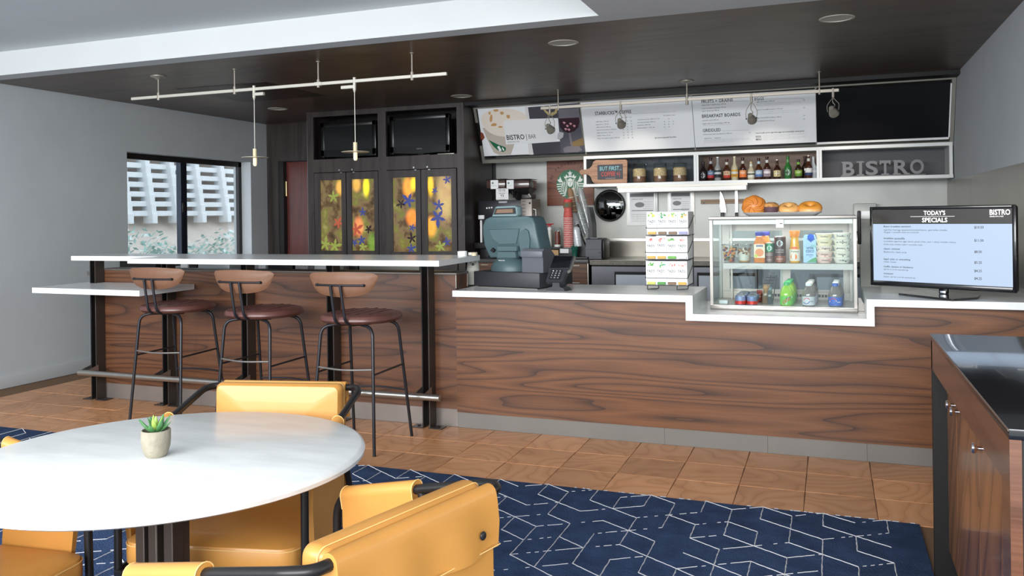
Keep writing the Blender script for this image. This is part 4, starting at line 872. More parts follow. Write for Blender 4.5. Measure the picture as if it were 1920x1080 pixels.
# ------------------------------------------------------------------ bar stools
m_seat = mat('seat_leather', (96, 60, 54), .34, spec=.5, var=(30, .10), bump=(260, .08), coat=.1)
m_back = mat('backrest_leather', (120, 84, 62), .5, var=(24, .06), bump=(240, .06))
m_rod = mat('stool_steel', (42, 42, 46), .34, .35)
st = thing('bar_stool', 'right bar stool, nearest the service counter', 'stool', (0, 0, 0), group='bar stools at the bar', local=True)
def seat_fn(r, z): return lambda a: (r*math.cos(a)*(1+.035*math.cos(4*a+PI)), r*math.sin(a)*(1+.035*math.cos(4*a+PI)), z)
prof = [(.0, .716), (.17, .714), (.214, .720), (.232, .736), (.232, .748), (.222, .762), (.19, .770), (.12, .7745), (.0, .7755)]
n = 40; vs = []; fs = []
for (r, z) in prof: vs += [seat_fn(r, z)(2*PI*k/n) for k in range(n)]
for i in range(len(prof)-1): fs += [(i*n+k, i*n+(k+1) % n, (i+1)*n+(k+1) % n, (i+1)*n+k) for k in range(n)]
s_ = part(MB(m_seat).add(vs, fs), 'seat', st)
m_seam = mat('seat_seam', (84, 50, 48), .5)
for k in range(-2, 3):
    x = k*.062; L_ = math.sqrt(.185**2-x*x)
    part(MB(m_seam).tube([(x, -L_+2*L_*i/12, .7715+.004*(1-abs(i-6)/6)) for i in range(13)], .0026, 6), 'seam', s_)
for sx in (-1, 1):
    for (fx, fy, tx_, ty_) in ((.205, -.228, .168, -.165), (.200, .226, .165, .135)):
        part(MB(m_rod).tube(bend([(sx*fx, fy, .002), (sx*tx_, ty_, .700), (sx*.06, ty_*.72, .712)], .055, 6), .0095, 10), 'leg', st)
lerp = lambda a, b, t: tuple(p+(q-p)*t for p, q in zip(a, b))
LR = lambda sx, t: lerp((sx*.205, -.228, 0), (sx*.168, -.165, .70), t); LF = lambda sx, t: lerp((sx*.200, .226, 0), (sx*.165, .135, .70), t)
a, b = LR(-1, .47/.7), LR(1, .47/.7); m_ = ((a[0]+b[0])/2, a[1]-.03, a[2]-.004); part(MB(mat('rung_bright', (150, 146, 142), .3, .7)).tube(smooth_path([a, m_, b], 8), .0055, 8), 'rung', st, 'bright curved rear rung')
for sx in (-1, 1): part(MB(m_rod).tube([LR(sx, .44/.7), LF(sx, .445/.7)], .006, 8), 'rung', st)
a, b = LF(-1, .285/.7), LF(1, .285/.7); m_ = ((a[0]+b[0])/2, a[1]+.03, a[2]+.004); part(MB(m_rod).tube(smooth_path([a, m_, b], 8), .0062, 8), 'rung', st)
top = [(-.222, 1.000), (-.2, 1.008), (-.1, 1.016), (0, 1.0185), (.1, 1.016), (.2, 1.008), (.222, 1.0)]
outl = [(-.219, .984), (-.2, .935), (-.178, .908), (-.13, .888), (-.07, .878), (0, .875), (.07, .878), (.13, .888), (.178, .908), (.2, .935), (.219, .984)]
def bk_y(x): return -.232+.9*x*x
def back_slab(pts, y0, t):
    # strips between the top curve and the bottom curve
    mb = MB(m_back); N_ = 26; rows = []
    def zt(x): return np.interp(abs(x), [0, .1, .19, .208, .217, .2225], [1.0185, 1.0165, 1.0105, 1.007, 1.003, .994])
    def zb_(x): return np.interp(abs(x), [0, .06, .11, .15, .178, .194, .206, .215, .2225], [.875, .8775, .884, .895, .910, .927, .948, .968, .988])
    vs = []; K = 8
    for side in (0, 1):
        for i in range(N_+1):
            x = -.2225+.445*i/N_
            for k in range(K+1):
                v = k/K; e = min(1, 4*v*(1-v)*1.4)*min(1, (1-(abs(x)/.2225)**6)*1.2); z = zb_(x)+(zt(x)-zb_(x))*v
                vs.append((x, y0(x)+(z-.95)*-.12+(t*e*.5 if side else -t*e*.5)+.0, z))
    w = K+1; o = (N_+1)*w; fs = []
    for i in range(N_):
        for k in range(K):
            q = (i*w+k, i*w+k+1, (i+1)*w+k+1, (i+1)*w+k); fs.append(q); fs.append(tuple(o+z for z in q[::-1]))
        fs.append((i*w, (i+1)*w, o+(i+1)*w, o+i*w)); fs.append((i*w+K, o+i*w+K, o+(i+1)*w+K, (i+1)*w+K))
    return mb.add(vs, fs)
part(back_slab(None, bk_y, .024), 'backrest', st)
m_cap = m_blackm
bb_ = [(x, bk_y(x)-.021, .944) for x in (-.155, -.14, 0, .14, .155)]
part(MB(m_rod).tube(smooth_path(bb_, 5), .0062, 10), 'back_bar', st)
for x in (-.15, .15): part(MB(m_rod).cyl((x, bk_y(x)-.021, .944), (x, bk_y(x)-.004, .944), .009, n=10), 'bar_clamp', st)
for (xt, xb_) in ((-.046, -.026), (.018, .040)):
    part(MB(m_rod).tube(bend([(xt, -.256, .944), (xb_, -.238, .72), (xb_+.03, -.03, .706)], .05, 6), .0082, 10), 'back_upright', st)
st.location = (-2.572, 4.28, 0)
dup(st, (-3.305, 4.345, 0), -.02, 'middle bar stool of the row along the bar')
dup(st, (-4.085, 4.455, 0), .02, 'left bar stool, beside the low quartz ledge')

# ------------------------------------------------------------------ round table with the succulent
TC = Vector((-1.547, 1.644, 0)); TR = .4702; TZ = .74
tb = thing('cafe_table', 'round white marble top pedestal table in front of the bar', 'table', (TC.x, TC.y, 0))
m_marble = mat('table_marble', (222, 224, 223), .28, var=(6, .085, (1, 4, 1)), spec=.45)
mb = MB(m_marble)
# rim follows the slightly oval top
def rim(t): 
    ca, sa = math.cos(math.radians(35)), math.sin(math.radians(35)); a_, b_ = TR+.014, TR-.016; x, y = a_*math.cos(t), b_*math.sin(t); return Vector((ca*x-sa*y, sa*x+ca*y, 0))
pr_ = [(.0, 0), (.975, 0), (.992, -.004), (1.0, -.011), (.995, -.021), (.975, -.026), (.0, -.026)]
n = 96; vs = []; fs = []
for (k, z) in pr_: vs += [TC+rim(2*PI*i/n)*k+Vector((0, 0, TZ+z)) for i in range(n)]
for i in range(len(pr_)-1): fs += [(i*n+k, i*n+(k+1) % n, (i+1)*n+(k+1) % n, (i+1)*n+k) for k in range(n)]
part(mb.add(vs, fs), 'tabletop', tb)
m_ped = mat('pedestal_bronze', (60, 52, 47), .42, .35)
pd = MB(m_ped); pd.xf(Matrix.Translation((TC.x, TC.y, 0)) @ Matrix.Rotation(.0, 4, 'Z'))
pd.box(-.055, .055, -.014, .014, .03, TZ-.04, .003, 1).box(-.014, .014, -.055, -.0145, .03, TZ-.04, .003, 1).box(-.014, .014, .0145, .055, .03, TZ-.04, .003, 1)
pd.box(-.058, -.030, -.050, -.0145, .03, TZ-.04, .002, 1).box(.030, .058, -.050, -.0145, .03, TZ-.04, .002, 1)
part(pd, 'pedestal', tb)
part(MB(m_ped).box(TC.x-.15, TC.x+.15, TC.y-.15, TC.y+.15, TZ-.0395, TZ-.0265, .003), 'mounting_plate', tb)
part(MB(m_ped).lathe([(0, .0125), (.29, .0125), (.295, .018), (.29, .024), (.06, .03), (0, .03)], (TC.x, TC.y, 0), 40), 'base_plate', tb)
pc = at(286, 858, 'z', TZ); pc = Vector((pc.x, pc.y+.012, TZ+.0005)); ms = mpp(pc)
su = thing('potted_succulent', 'small green succulent in a grey cement pot on the round table', 'plant', pc)
rt_ = 26.3*ms; hp = 50*ms
part(MB(mat('cement_pot', (140, 134, 118), .85, var=(40, .12), bump=(90, .25))).lathe([(.0, 0), (rt_*.64, 0), (rt_*.78, hp*.1), (rt_*.95, hp*.38), (rt_*1.0, hp*.62), (rt_*1.0, hp*.97), (rt_*.97, hp), (rt_*.90, hp), (rt_*.88, hp*.84), (0, hp*.82)], pc, 28), 'pot', su)
part(MB(mat('soil', (52, 44, 36), .95)).lathe([(0, hp*.845), (rt_*.86, hp*.845), (rt_*.86, hp*.80), (0, hp*.80)], pc, 18), 'soil', su)
m_suc = mat('succulent_green', (76, 126, 76), .45, var=(30, .25)); m_suc2 = mat('succulent_lime', (150, 178, 86), .45, var=(30, .15))
def fleaf(mb, base, az, el, L_, w, t):
    d = Vector((math.cos(az)*math.cos(el), math.sin(az)*math.cos(el), math.sin(el))); s = Vector((-math.sin(az), math.cos(az), 0)); u = d.cross(s)*-1
    K = 7; rings = []
    for i in range(K+1):
        v = i/K; ww = w*(.55+.9*v-1.4*v**3+.0) if v < .99 else .0006; ww = max(ww, .0006); c_ = base+d*(L_*v)+Vector((0, 0, L_*.22*v*v)); rings.append([c_+s*(ww*math.cos(q))+u*(t*(ww/w)*math.sin(q)) for q in [2*PI*j/10 for j in range(10)]])
    vs = [p for r in rings for p in r]; fs = [(i*10+j, i*10+(j+1) % 10, (i+1)*10+(j+1) % 10, (i+1)*10+j) for i in range(K) for j in range(10)]+[tuple(range(10))[::-1], tuple(K*10+j for j in range(10))]
    mb.add(vs, fs)
top_ = pc+Vector((0, 0, hp*.86))
for k in range(8):
    a = .35+2*PI*k/8; m1 = MB(m_suc); fleaf(m1, top_+Vector((math.cos(a), math.sin(a), 0))*rt_*.12, a, .55+.18*(k % 2), rt_*(1.18+.12*(k % 3)), rt_*.25, rt_*.10); part(m1, 'leaf', su)
for k in range(5):
    a = .1+2*PI*k/5; m1 = MB(m_suc if k % 2 else m_suc2); fleaf(m1, top_+Vector((math.cos(a), math.sin(a), 0))*rt_*.06+Vector((0, 0, .004)), a, 1.05, rt_*1.0, rt_*.22, rt_*.10); part(m1, 'leaf', su)
m1 = MB(m_suc2); fleaf(m1, top_+Vector((0, 0, .006)), 2.2, 1.4, rt_*.85, rt_*.2, rt_*.14); part(m1, 'leaf', su, 'lime green heart leaf')

# ------------------------------------------------------------------ yellow armchairs
m_must = mat('mustard_leather', (192, 136, 66), .42, spec=.5, var=(5, .09), bump=(320, .06), coat=.12)
m_stitch = mat('stitch', (226, 186, 118), .7)
m_frame = mat('chair_tube', (34, 32, 32), .36, .3)
ch = thing('armchair', 'mustard leather armchair on the bar side of the round table', 'chair', (0, 0, 0), group='mustard armchairs at the round table', local=True)
ar = .0105
zback, zarm, yb_, yf_ = .765, .655, -.275, .205
loop = [(-.262, yf_+.012, .004), (-.262, yf_, zarm), (-.258, yb_+.02, zback), (-.235, yb_-.015, zback+.003), (.235, yb_-.015, zback+.003), (.258, yb_+.02, zback), (.262, yf_, zarm), (.262, yf_+.012, .004)]
path = bend(loop, .055, 6)
part(MB(m_frame).tube(path, ar, 12), 'arm_frame', ch)
for sx in (-1, 1):
    part(MB(m_frame).tube([(sx*.262, -.06, .712), (sx*.275, -.30, .004)], ar*.95, 10), 'leg', ch)
    part(MB(m_frame).tube([(sx*.262, .212, .372), (sx*.262, -.16, .372)], ar*.9, 10), 'side_rail', ch)
part(MB(m_frame).tube(bend([(-.262, .213, .37), (-.22, .235, .37), (.22, .235, .37), (.262, .213, .37)], .04), ar, 10), 'front_rail', ch)
# seat cushion: rounded block with domed top
def cushion(x0, x1, y0, y1, z0, z1, r, dome, m):
    mb = MB(m); pl = rrect(x0, x1, y0, y1, r, 6); n = len(pl); vs = []; fs = []; cx_, cy_ = (x0+x1)/2, (y0+y1)/2
    lay = [(.965, z0), (1.0, z0+.012), (1.004, (z0+z1)/2), (1.0, z1-.010), (.985, z1-.002), (.93, z1+dome*.25), (.75, z1+dome*.7), (.4, z1+dome), (.0, z1+dome)]
    for (k, z) in lay: vs += [(cx_+(x-cx_)*k, cy_+(y-cy_)*k, z) for x, y in pl]
    for i in range(len(lay)-1): fs += [(i*n+j, i*n+(j+1) % n, (i+1)*n+(j+1) % n, (i+1)*n+j) for j in range(n)]
    fs.append(tuple(range(n))[::-1]); return mb.add(vs, fs)
sc = part(cushion(-.245, .245, -.25, .232, .386, .456, .05, .014, m_must), 'seat', ch)
pl = rrect(-.2455, .2455, -.2505, .2325, .05, 6); part(MB(m_stitch).tube([(x, y, .4475) for x, y in pl], .0014, 5, closed=True), 'stitching', sc)
# arm slings: leather wrapped round the tube and hanging to the seat rail
def arm_z(y): return zarm+(zback-zarm)*(yf_-y)/(yf_-yb_-.02)
for sx in (-1, 1):
    ys_ = [.175-.222*k/10 for k in range(11)]; mb = MB(m_must); r_ = .0185
    prof_ = [(-.006, -.245), (-.010, -.12), (-.013, -.03)]+[(r_*math.cos(t), r_*math.sin(t)+.002) for t in [PI+.35-(PI+.7)*k/9 for k in range(10)]]+[(.013, -.03), (.010, -.12), (.006, -.245)]
    K = len(prof_); vs = []; fs = []
    for y in ys_: vs += [(sx*(.262+u), y-(.02 if v < -.2 else 0), arm_z(y)+v+(-(arm_z(y)-zarm) if v < -.2 else 0)) for u, v in prof_]
    for i in range(10): fs += [(i*K+j, i*K+j+1, (i+1)*K+j+1, (i+1)*K+j) for j in range(K-1)]+[(i*K+K-1, i*K, (i+1)*K, (i+1)*K+K-1)]
    fs += [tuple(range(K)), tuple(10*K+j for j in range(K))[::-1]]
    a_ = part(mb.add(vs, fs), 'arm_sling', ch)
    for y in (ys_[0]+.0005, ys_[-1]-.0005): part(MB(m_stitch).tube([(sx*(.262+u), y, arm_z(y)+v) for u, v in prof_[2:-2]], .0012, 5), 'edge_seam', a_)
# back sling over the rear tube with a rear flap, lower panel and a cushion inside
by = yb_-.015; zb2 = zback+.003
def profile_sheet(prof_, x0, x1, m, wav=0.):
    mb = MB(m); K = len(prof_); N_ = 24; vs = []
    for i in range(N_+1):
        x = x0+(x1-x0)*i/N_; vs += [(x, y+wav*max(0, (zb2-z))*.2*math.sin(x*38+z*20), z) for y, z in prof_]
    fs = [(i*K+j, i*K+(j+1) % K, (i+1)*K+(j+1) % K, (i+1)*K+j) for i in range(N_) for j in range(K)]+[tuple(range(K)), tuple(N_*K+j for j in range(K))[::-1]]
    return mb.add(vs, fs)
flap = [(by-.026, zb2-.100), (by-.024, zb2-.05), (by-.020, zb2-.012)]+[(by-.0+.018*math.cos(t), zb2+.018*math.sin(t)) for t in [PI-.2-(PI-.4)*k/7 for k in range(8)]]+[(by+.022, zb2-.03), (by+.024, zb2-.075), (by+.018, zb2-.075), (by+.014, zb2-.03), (by-.014, zb2-.03), (by-.018, zb2-.06), (by-.020, zb2-.100)]
bs = part(profile_sheet(flap, -.205, .205, m_must, .35), 'back_sling', ch)
for x in (-.15, .15): part(MB(m_blackm).ell((x, by-.027, zb2-.062), (.0085, .004, .0085), 12, 8), 'button', bs)
part(MB(m_stitch).tube([(-.204, by-.0262, zb2-.094), (.204, by-.0262, zb2-.094)], .0012, 5), 'stitching', bs)
low = [(by-.014, .42), (by-.016, .60), (by-.016, zb2-.07), (by-.010, zb2-.07), (by-.008, .60), (by-.006, .42)]
part(profile_sheet(low, -.195, .195, m_must), 'back_panel', ch)
cb_ = MB(m_must); cy0 = by+.062
def bc(u, v):
    a = 2*PI*u; x = .208*math.copysign(abs(math.cos(a))**.18, math.cos(a)); return (0, 0, 0)
pl = rrect(-.208, .208, .452, zb2+.020, .018, 5); n = len(pl); lay = [(.0, -.033), (.86, -.031), (.96, -.026), (.992, -.014), (1, 0), (.992, .014), (.96, .026), (.86, .031), (0, .033)]; vs = []; fs = []; zc_ = (.452+zb2+.020)/2
for (k, d) in lay: vs += [(x*k, cy0+d-(zc_+(z-zc_)*k-.45)*.06, zc_+(z-zc_)*k) for x, z in pl]
for i in range(len(lay)-1): fs += [(i*n+j, i*n+(j+1) % n, (i+1)*n+(j+1) % n, (i+1)*n+j) for j in range(n)]
bc_ = part(cb_.add(vs, fs), 'back_cushion', ch)
part(MB(m_stitch).tube([(x*.99, cy0-.016-(z-.45)*.06, zc_+(z-zc_)*.99) for x, z in pl], .0012, 5, closed=True), 'stitching', bc_)
def face(v): return math.atan2(v[1], v[0])-PI/2
ch.location = (-1.585, 1.985, .012); ch.rotation_euler = (0, 0, face((.22, -.975)))
dup(ch, (-.963, 1.392, .012), face((-.965, .26)), 'mustard leather armchair with its buttoned back to the viewer')
dup(ch, (-1.99, 1.36, .012), face((1, .10)), 'mustard leather armchair tucked in at the left of the round table')
# ------------------------------------------------------------------ glass display case
KX0, KX1, KY0, KY1, KZ0, KZ1 = -.655, .135, 4.952, 5.405, .7615, 1.297
dc = thing('display_case', 'glass fronted steel refrigerated display case on the lowered countertop', 'display case', ((KX0+KX1)/2, 5.18, KZ0))
m_case = mat('case_steel', (150, 146, 140), .32, .6); m_caseb = mat('case_inner', (168, 158, 150), .4, .6)
part(MB(m_case).box(KX0, KX1, KY0, KY1, KZ0, KZ0+.022, .002), 'plinth', dc)
part(MB(mat('case_floor', (188, 184, 178), .35, .5)).box(KX0+.005, KX1-.005, KY0+.004, KY1-.03, KZ0+.0225, KZ0+.027), 'floor_tray', dc)
part(MB(m_case).box(KX0-.004, KX1+.004, KY0-.004, KY1, KZ1-.019, KZ1, .002), 'top_panel', dc)
for (x, y) in ((KX0+.009, KY0+.006), (KX1-.009, KY0+.006), (KX0+.009, KY1-.012), (KX1-.009, KY1-.012)): part(MB(m_case).box(x-.009, x+.009, y-.006, y+.008, KZ0+.0225, KZ1-.0195, .001, 1), 'corner_post', dc)
part(MB(m_glass).box(KX0+.0185, KX1-.0185, KY0+.002, KY0+.006, KZ0+.0275, KZ1-.0195), 'front_glass', dc)
for x in (KX0+.004, KX1-.008): part(MB(m_glass).box(x, x+.004, KY0+.0145, KY1-.0185, KZ0+.0275, KZ1-.0195), 'side_glass', dc)
xm = (KX0+KX1)/2
for (a, b, y) in ((KX0+.02, xm+.03, KY1-.022), (xm-.03, KX1-.02, KY1-.012)):
    f = MB(m_caseb).box(a, a+.045, y, y+.008, KZ0+.0275, KZ1-.02).box(b-.045, b, y, y+.008, KZ0+.0275, KZ1-.02).box(a+.045, b-.045, y, y+.008, KZ0+.0275, KZ0+.085).box(a+.045, b-.045, y, y+.008, KZ1-.09, KZ1-.02)
    d_ = part(f, 'rear_door', dc); part(MB(m_glass).box(a+.045, b-.045, y+.002, y+.005, KZ0+.085, KZ1-.09), 'pane', d_); part(MB(m_blackm).box(a+.05, a+.09, y-.006, y-.0005, KZ0+.32, KZ0+.345, .002), 'pull', d_)
part(MB(mat('lamp_tube', (255, 250, 240), .4, emit=((255, 247, 235), 3.0))).cyl((KX0+.03, KY0+.05, KZ1-.034), (KX1-.03, KY0+.05, KZ1-.034), .008, n=10), 'lamp_tube', dc)
part(MB(m_case).box(KX0+.02, KX1-.02, KY0+.015, KY0+.03, KZ1-.045, KZ1-.0195), 'lamp_valance', dc)
vs_ = MB(m_caseb)
part(vs_.box(KX0+.03, KX1-.03, KY1-.05, KY1-.04, KZ0+.028, KZ0+.072), 'rear_sill', dc)
va = MB(m_blackm)
for k in range(26): va.box(KX0+.26+.018*k, KX0+.273+.018*k, KY1-.0525, KY1-.0505, KZ0+.044, KZ0+.060)
part(va, 'vent_slots', dc, stuff=True)
sy0 = KY0+.035; szt = at(1450, 493.3, 'y', sy0).z; shx0 = at(1356, 500, 'y', sy0).x
part(MB(m_case).box(shx0, KX1-.012, sy0, KY1-.06, szt-.008, szt, .001, 1), 'shelf', dc); part(MB(m_case).box(shx0, KX1-.012, sy0-.004, sy0-.0005, szt-.036, szt-.001, .001, 1), 'price_rail', dc)
for (x, s) in ((shx0+.004, 1), (KX1-.03, 1)): part(MB(m_caseb).box(x, x+.012, KY1-.075, KY1-.06, KZ0+.0275, KZ1-.0195), 'shelf_upright', dc)
tg = at(1455, 427, 'y', KY0-.001); tg2 = at(1469, 410.5, 'y', KY0-.001); t = thing('price_tag', 'small white tag stuck on the front glass of the case', 'tag', tg)
part(MB(m_paper).box(tg.x, tg2.x, KY0-.0008, KY0+.0015, tg.z, tg2.z), 'card', t); part(MB(m_ink).box(tg.x+.02, tg.x+.034, KY0-.0014, KY0-.001, tg.z+.021, tg.z+.025), 'mark', t)
light('display_case_lamp', 'AREA', (xm, KY0+.12, KZ1-.05), 1.2, (1, .97, .93), KX1-KX0-.1, .08, aim=(xm, KY0+.16, KZ0))
light('display_case_lamp', 'AREA', (xm, KY0+.08, szt-.045), .6, (1, .97, .93), KX1-KX0-.15, .05, aim=(xm, KY0+.16, KZ0))
IY = KY0+.085
def stand(px, py=493.3, Y=IY, z=None): p = at(px, py, 'y', Y); return Vector((p.x, Y, szt+.0006 if z is None else z))
PX_ = mpp(Vector((-.2, IY, 1.0)))
def wrap_text(mb, t, c, r, z, w, h, **k): fit_text(mb, t, (c.x-w/2, c.y-r-.0012, z), (c.x+w/2, c.y-r-.0012, z), h=h, **k)
# parfait cups
for (x, kind, lab) in ((1367.5, 0, 'clear cup of cut fruit salad on the case shelf'), (1396, 1, 'clear parfait cup of yogurt and granola on the case shelf')):
    c = stand(x); t = thing('parfait_cup', lab, 'cup', c, group='clear food cups'); r = 13.6*PX_; h = 35*PX_
    part(MB(m_glass).lathe([(r*.74, 0), (r*.76, .002), (r*.98, h*.9), (r*1.02, h*.92)], c, 22), 'cup', t)
    part(MB(glass('lid_plastic', (232, 236, 236), .14)).lathe([(r*1.03, h*.92), (r*1.04, h*.96), (r*.95, h), (0, h)], c, 22), 'lid', t)
    rr = random.Random(int(x))
    if kind == 0:
        cols = [mat('fruit%d' % i, q, .4, emit=(q, .03)) for i, q in enumerate(((236, 150, 62), (226, 84, 84), (238, 176, 96), (96, 56, 76), (228, 120, 50), (90, 110, 60)))]
        for k in range(46):
            a = rr.uniform(0, 6.28); z = .006+h*.78*rr.random(); q = r*(.62+.2*z/h)*rr.uniform(.82, 1); s = rr.uniform(.006, .0105)
            m1 = MB(cols[3] if z > h*.55 and rr.random() < .5 else cols[rr.randrange(6)]); m1.ell((c.x+q*math.cos(a), c.y+q*math.sin(a), c.z+z), (s, s*.8, s*.8), 8, 6); part(m1, 'fruit_piece', t)
    else:
        part(MB(mat('honey', (206, 140, 56), .35)).lathe([(0, .003), (r*.72, .003), (r*.74, h*.1), (0, h*.1)], c, 20), 'honey_layer', t)
        part(MB(mat('yogurt', (246, 236, 214), .45)).lathe([(0, h*.1), (r*.745, h*.1), (r*.83, h*.46), (r*.3, h*.66), (r*.22, h*.8), (0, h*.82)], c, 20), 'yogurt_layer', t)
        cols = [mat('granola%d' % i, q, .7) for i, q in enumerate(((170, 130, 84), (120, 96, 76), (196, 150, 92), (150, 96, 76)))]
        for k in range(34):
            a = rr.uniform(0, 6.28); z = h*rr.uniform(.42, .78); q = r*(.72+.16*z/h)*rr.uniform(.85, 1); s = rr.uniform(.005, .009)
            m1 = MB(cols[rr.randrange(4)]); m1.ell((c.x+q*math.cos(a), c.y+q*math.sin(a), c.z+z), (s, s*.8, s*.7), 8, 6); part(m1, 'granola_piece', t)
# juice bottle with blue cap (two, one behind the other)
for (x, Y, lab) in ((1425, IY, 'orange juice bottle with blue cap in front on the case shelf'), (1436, IY+.075, 'orange juice bottle with blue cap hiding behind the first')):
    c = stand(x, Y=Y); w = 10.3*PX_; h = 58*PX_; t = thing('juice_bottle', lab, 'bottle', c, group='blue capped juice bottles')
    jm = mat('carrot_juice', (232, 138, 62), .15, coat=.5)
    b = MB(jm); pl0 = rrect(-1, 1, -1, 1, .35, 4); n = len(pl0); lay = [(w*.94, 0), (w, .004), (w, h*.58), (w*.97, h*.64), (w*.66, h*.80), (w*.6, h*.84), (w*.6, h*.88)]; vs = []; fs = []
    for (q, z) in lay: vs += [(c.x+u*q, c.y+v*q, c.z+z) for u, v in pl0]
    for i in range(len(lay)-1): fs += [(i*n+j, i*n+(j+1) % n, (i+1)*n+(j+1) % n, (i+1)*n+j) for j in range(n)]
    part(b.add(vs, fs+[tuple(range(n))[::-1], tuple((len(lay)-1)*n+j for j in range(n))]), 'body', t)
    part(MB(mat('cap_blue', (66, 70, 166), .4)).lathe([(w*.74, h*.87), (w*.78, h*.88), (w*.78, h*.985), (w*.7, h), (0, h)], c, 20), 'cap', t)
    l = part(MB(mat('juice_label', (246, 226, 196), .5)).box(c.x-w*.96, c.x+w*.96, c.y-w-.0014, c.y-w-.0002, c.z+h*.16, c.z+h*.60), 'label', t)
    a_ = MB(mat('label_orange', (240, 150, 90), .5)); a_.add([(c.x+w*.75*math.cos(2*PI*i/20), c.y-w-.0018, c.z+h*.33+h*.13*math.sin(2*PI*i/20)) for i in range(20)], [tuple(range(20))]); part(a_, 'picture', l)
    a_ = MB(mat('label_lime', (206, 212, 80), .5)); a_.add([(c.x-w*.6+w*.32*math.cos(2*PI*i/14), c.y-w-.0020, c.z+h*.22+h*.05*math.sin(2*PI*i/14)) for i in range(14)], [tuple(range(14))]); part(a_, 'fruit_picture', l)
    part(MB(mat('label_navy', (50, 52, 110), .5)).box(c.x-w*.55, c.x+w*.62, c.y-w-.0022, c.y-w-.0015, c.z+h*.515, c.z+h*.575), 'name_panel', l)
    m1 = MB(m_paper); fit_text(m1, 'Naked', (c.x-w*.42, c.y-w-.0026, c.z+h*.528), (c.x+w*.5, c.y-w-.0026, c.z+h*.528), h=h*.035, bold=True); part(m1, 'lettering', l)
# coffee cans
for (x, top, w, c1, c2, tx, lab) in ((1443.5, 456, 8.5, (24, 128, 78), (112, 84, 74), 'DOUBLESHOT', 'short green and brown coffee can on the case shelf'), (1463, 443.5, 10.4, (74, 50, 44), (146, 84, 58), 'COFFEE', 'tall dark brown coffee can on the case shelf')):
    c = stand(x); r = w*PX_; h = (493.3-top)*PX_; t = thing('coffee_can', lab, 'can', c, group='coffee cans on the case shelf')
    part(MB(mat('can_a_%d' % x, c1, .3, .3)).lathe([(r*.9, 0), (r, .004), (r, h*.40), (r, h*.96)], c, 22), 'body', t)
    part(MB(mat('can_b_%d' % x, c2, .3, .3)).lathe([(r+.0004, h*.02), (r+.0005, h*.02), (r+.0005, h*(.55 if x < 1450 else .26)), (r+.0004, h*(.55 if x < 1450 else .26))], c, 22), 'lower_band', t)
    part(MB(mat('can_lid', (214, 210, 200), .3, .8)).lathe([(r, h*.96), (r*.93, h*.985), (r*.94, h), (r*.86, h*.985), (0, h*.985)], c, 22), 'lid', t)
    eb = MB(m_emw); ez = c.z+h*.73; eb.add([(c.x+r*.55*math.cos(2*PI*i/18), c.y-math.sqrt((r+.001)**2-(r*.55*math.cos(2*PI*i/18))**2), ez+r*.55*math.sin(2*PI*i/18)) for i in range(18)], [tuple(range(18))])
    eo = part(eb, 'round_emblem', t); g2 = MB(mat('can_a_%d' % x, c1)); yy = lambda u: c.y-math.sqrt((r+.0016)**2-(r*u)**2)
    g2.add([(c.x+r*u, yy(u), ez+r*v) for u, v in ((-.16, -.2), (.16, -.2), (.2, .14), (0, .3), (-.2, .14))], [(0, 1, 2, 3, 4)]); 
    for s in (-1, 1):
        for q in range(3): g2.add([(c.x+r*u, yy(u), ez+r*v) for u, v in ((s*(.27+.07*q), -.36+.1*q), (s*(.30+.07*q), -.36+.1*q), (s*(.30+.06*q), .2-.05*q), (s*(.27+.06*q), .2-.05*q))], [(0, 1, 2, 3)])
    part(g2, 'figure', eo)
    m1 = MB(mat('can_text', (226, 214, 204), .5)); wrap_text(m1, tx, c, r, c.z+h*(.44 if x < 1450 else .46), r*1.4, h*.045); wrap_text(m1, 'ESPRESSO' if x < 1450 else 'DOUBLE SHOT', c, r, c.z+h*(.36 if x < 1450 else .38), r*1.4, h*.05); wrap_text(m1, 'ENERGY', c, r, c.z+h*.12, r*1.1, h*.05); part(m1, 'lettering', t)
# orange juice carafe
c = stand(1490.5); r = 9.6*PX_; h = 60*PX_; t = thing('orange_juice_bottle', 'tall orange juice bottle with flared orange cap', 'bottle', c)
part(MB(mat('orange_juice', (246, 178, 40), .15, coat=.5)).lathe([(r*.9, 0), (r, .005), (r, h*.42), (r*.86, h*.56), (r*.72, h*.74), (r*.74, h*.8)], c, 24), 'body', t)
part(MB(mat('cap_orange', (250, 150, 40), .35)).lathe([(r*.8, h*.80), (r*.82, h*.81), (r*1.0, h*.985), (r*.96, h), (0, h)], c, 24), 'cap', t)
l = part(MB(mat('oj_label', (248, 238, 216), .5)).lathe([(r+.0006, h*.06), (r+.0008, h*.06), (r+.0008, h*.42), (r+.0006, h*.42)], c, 24), 'label', t)
a_ = MB(mat('label_or2', (244, 130, 40), .5)); yy2 = lambda u: c.y-math.sqrt(max(0, (r+.0014)**2-(u)**2)); a_.add([(c.x+u, yy2(u), c.z+h*.19+r*.62*math.sin(2*PI*i/18)) for i in range(18) for u in [r*.62*math.cos(2*PI*i/18)-r*.15]], [tuple(range(18))]); part(a_, 'orange_picture', l)
a_ = MB(mat('label_or3', (240, 108, 40), .5)); a_.add([(c.x+u, yy2(u)+.0, c.z+h*.46+r*.28*math.sin(2*PI*i/18)) for i in range(18) for u in [r*.62*math.cos(2*PI*i/18)]], [tuple(range(18))]); part(a_, 'badge', l)
m1 = MB(mat('ink_green', (50, 80, 50), .6)); wrap_text(m1, 'Tropicana', c, r, c.z+h*.335, r*1.4, h*.05, bold=True); part(m1, 'lettering', l)
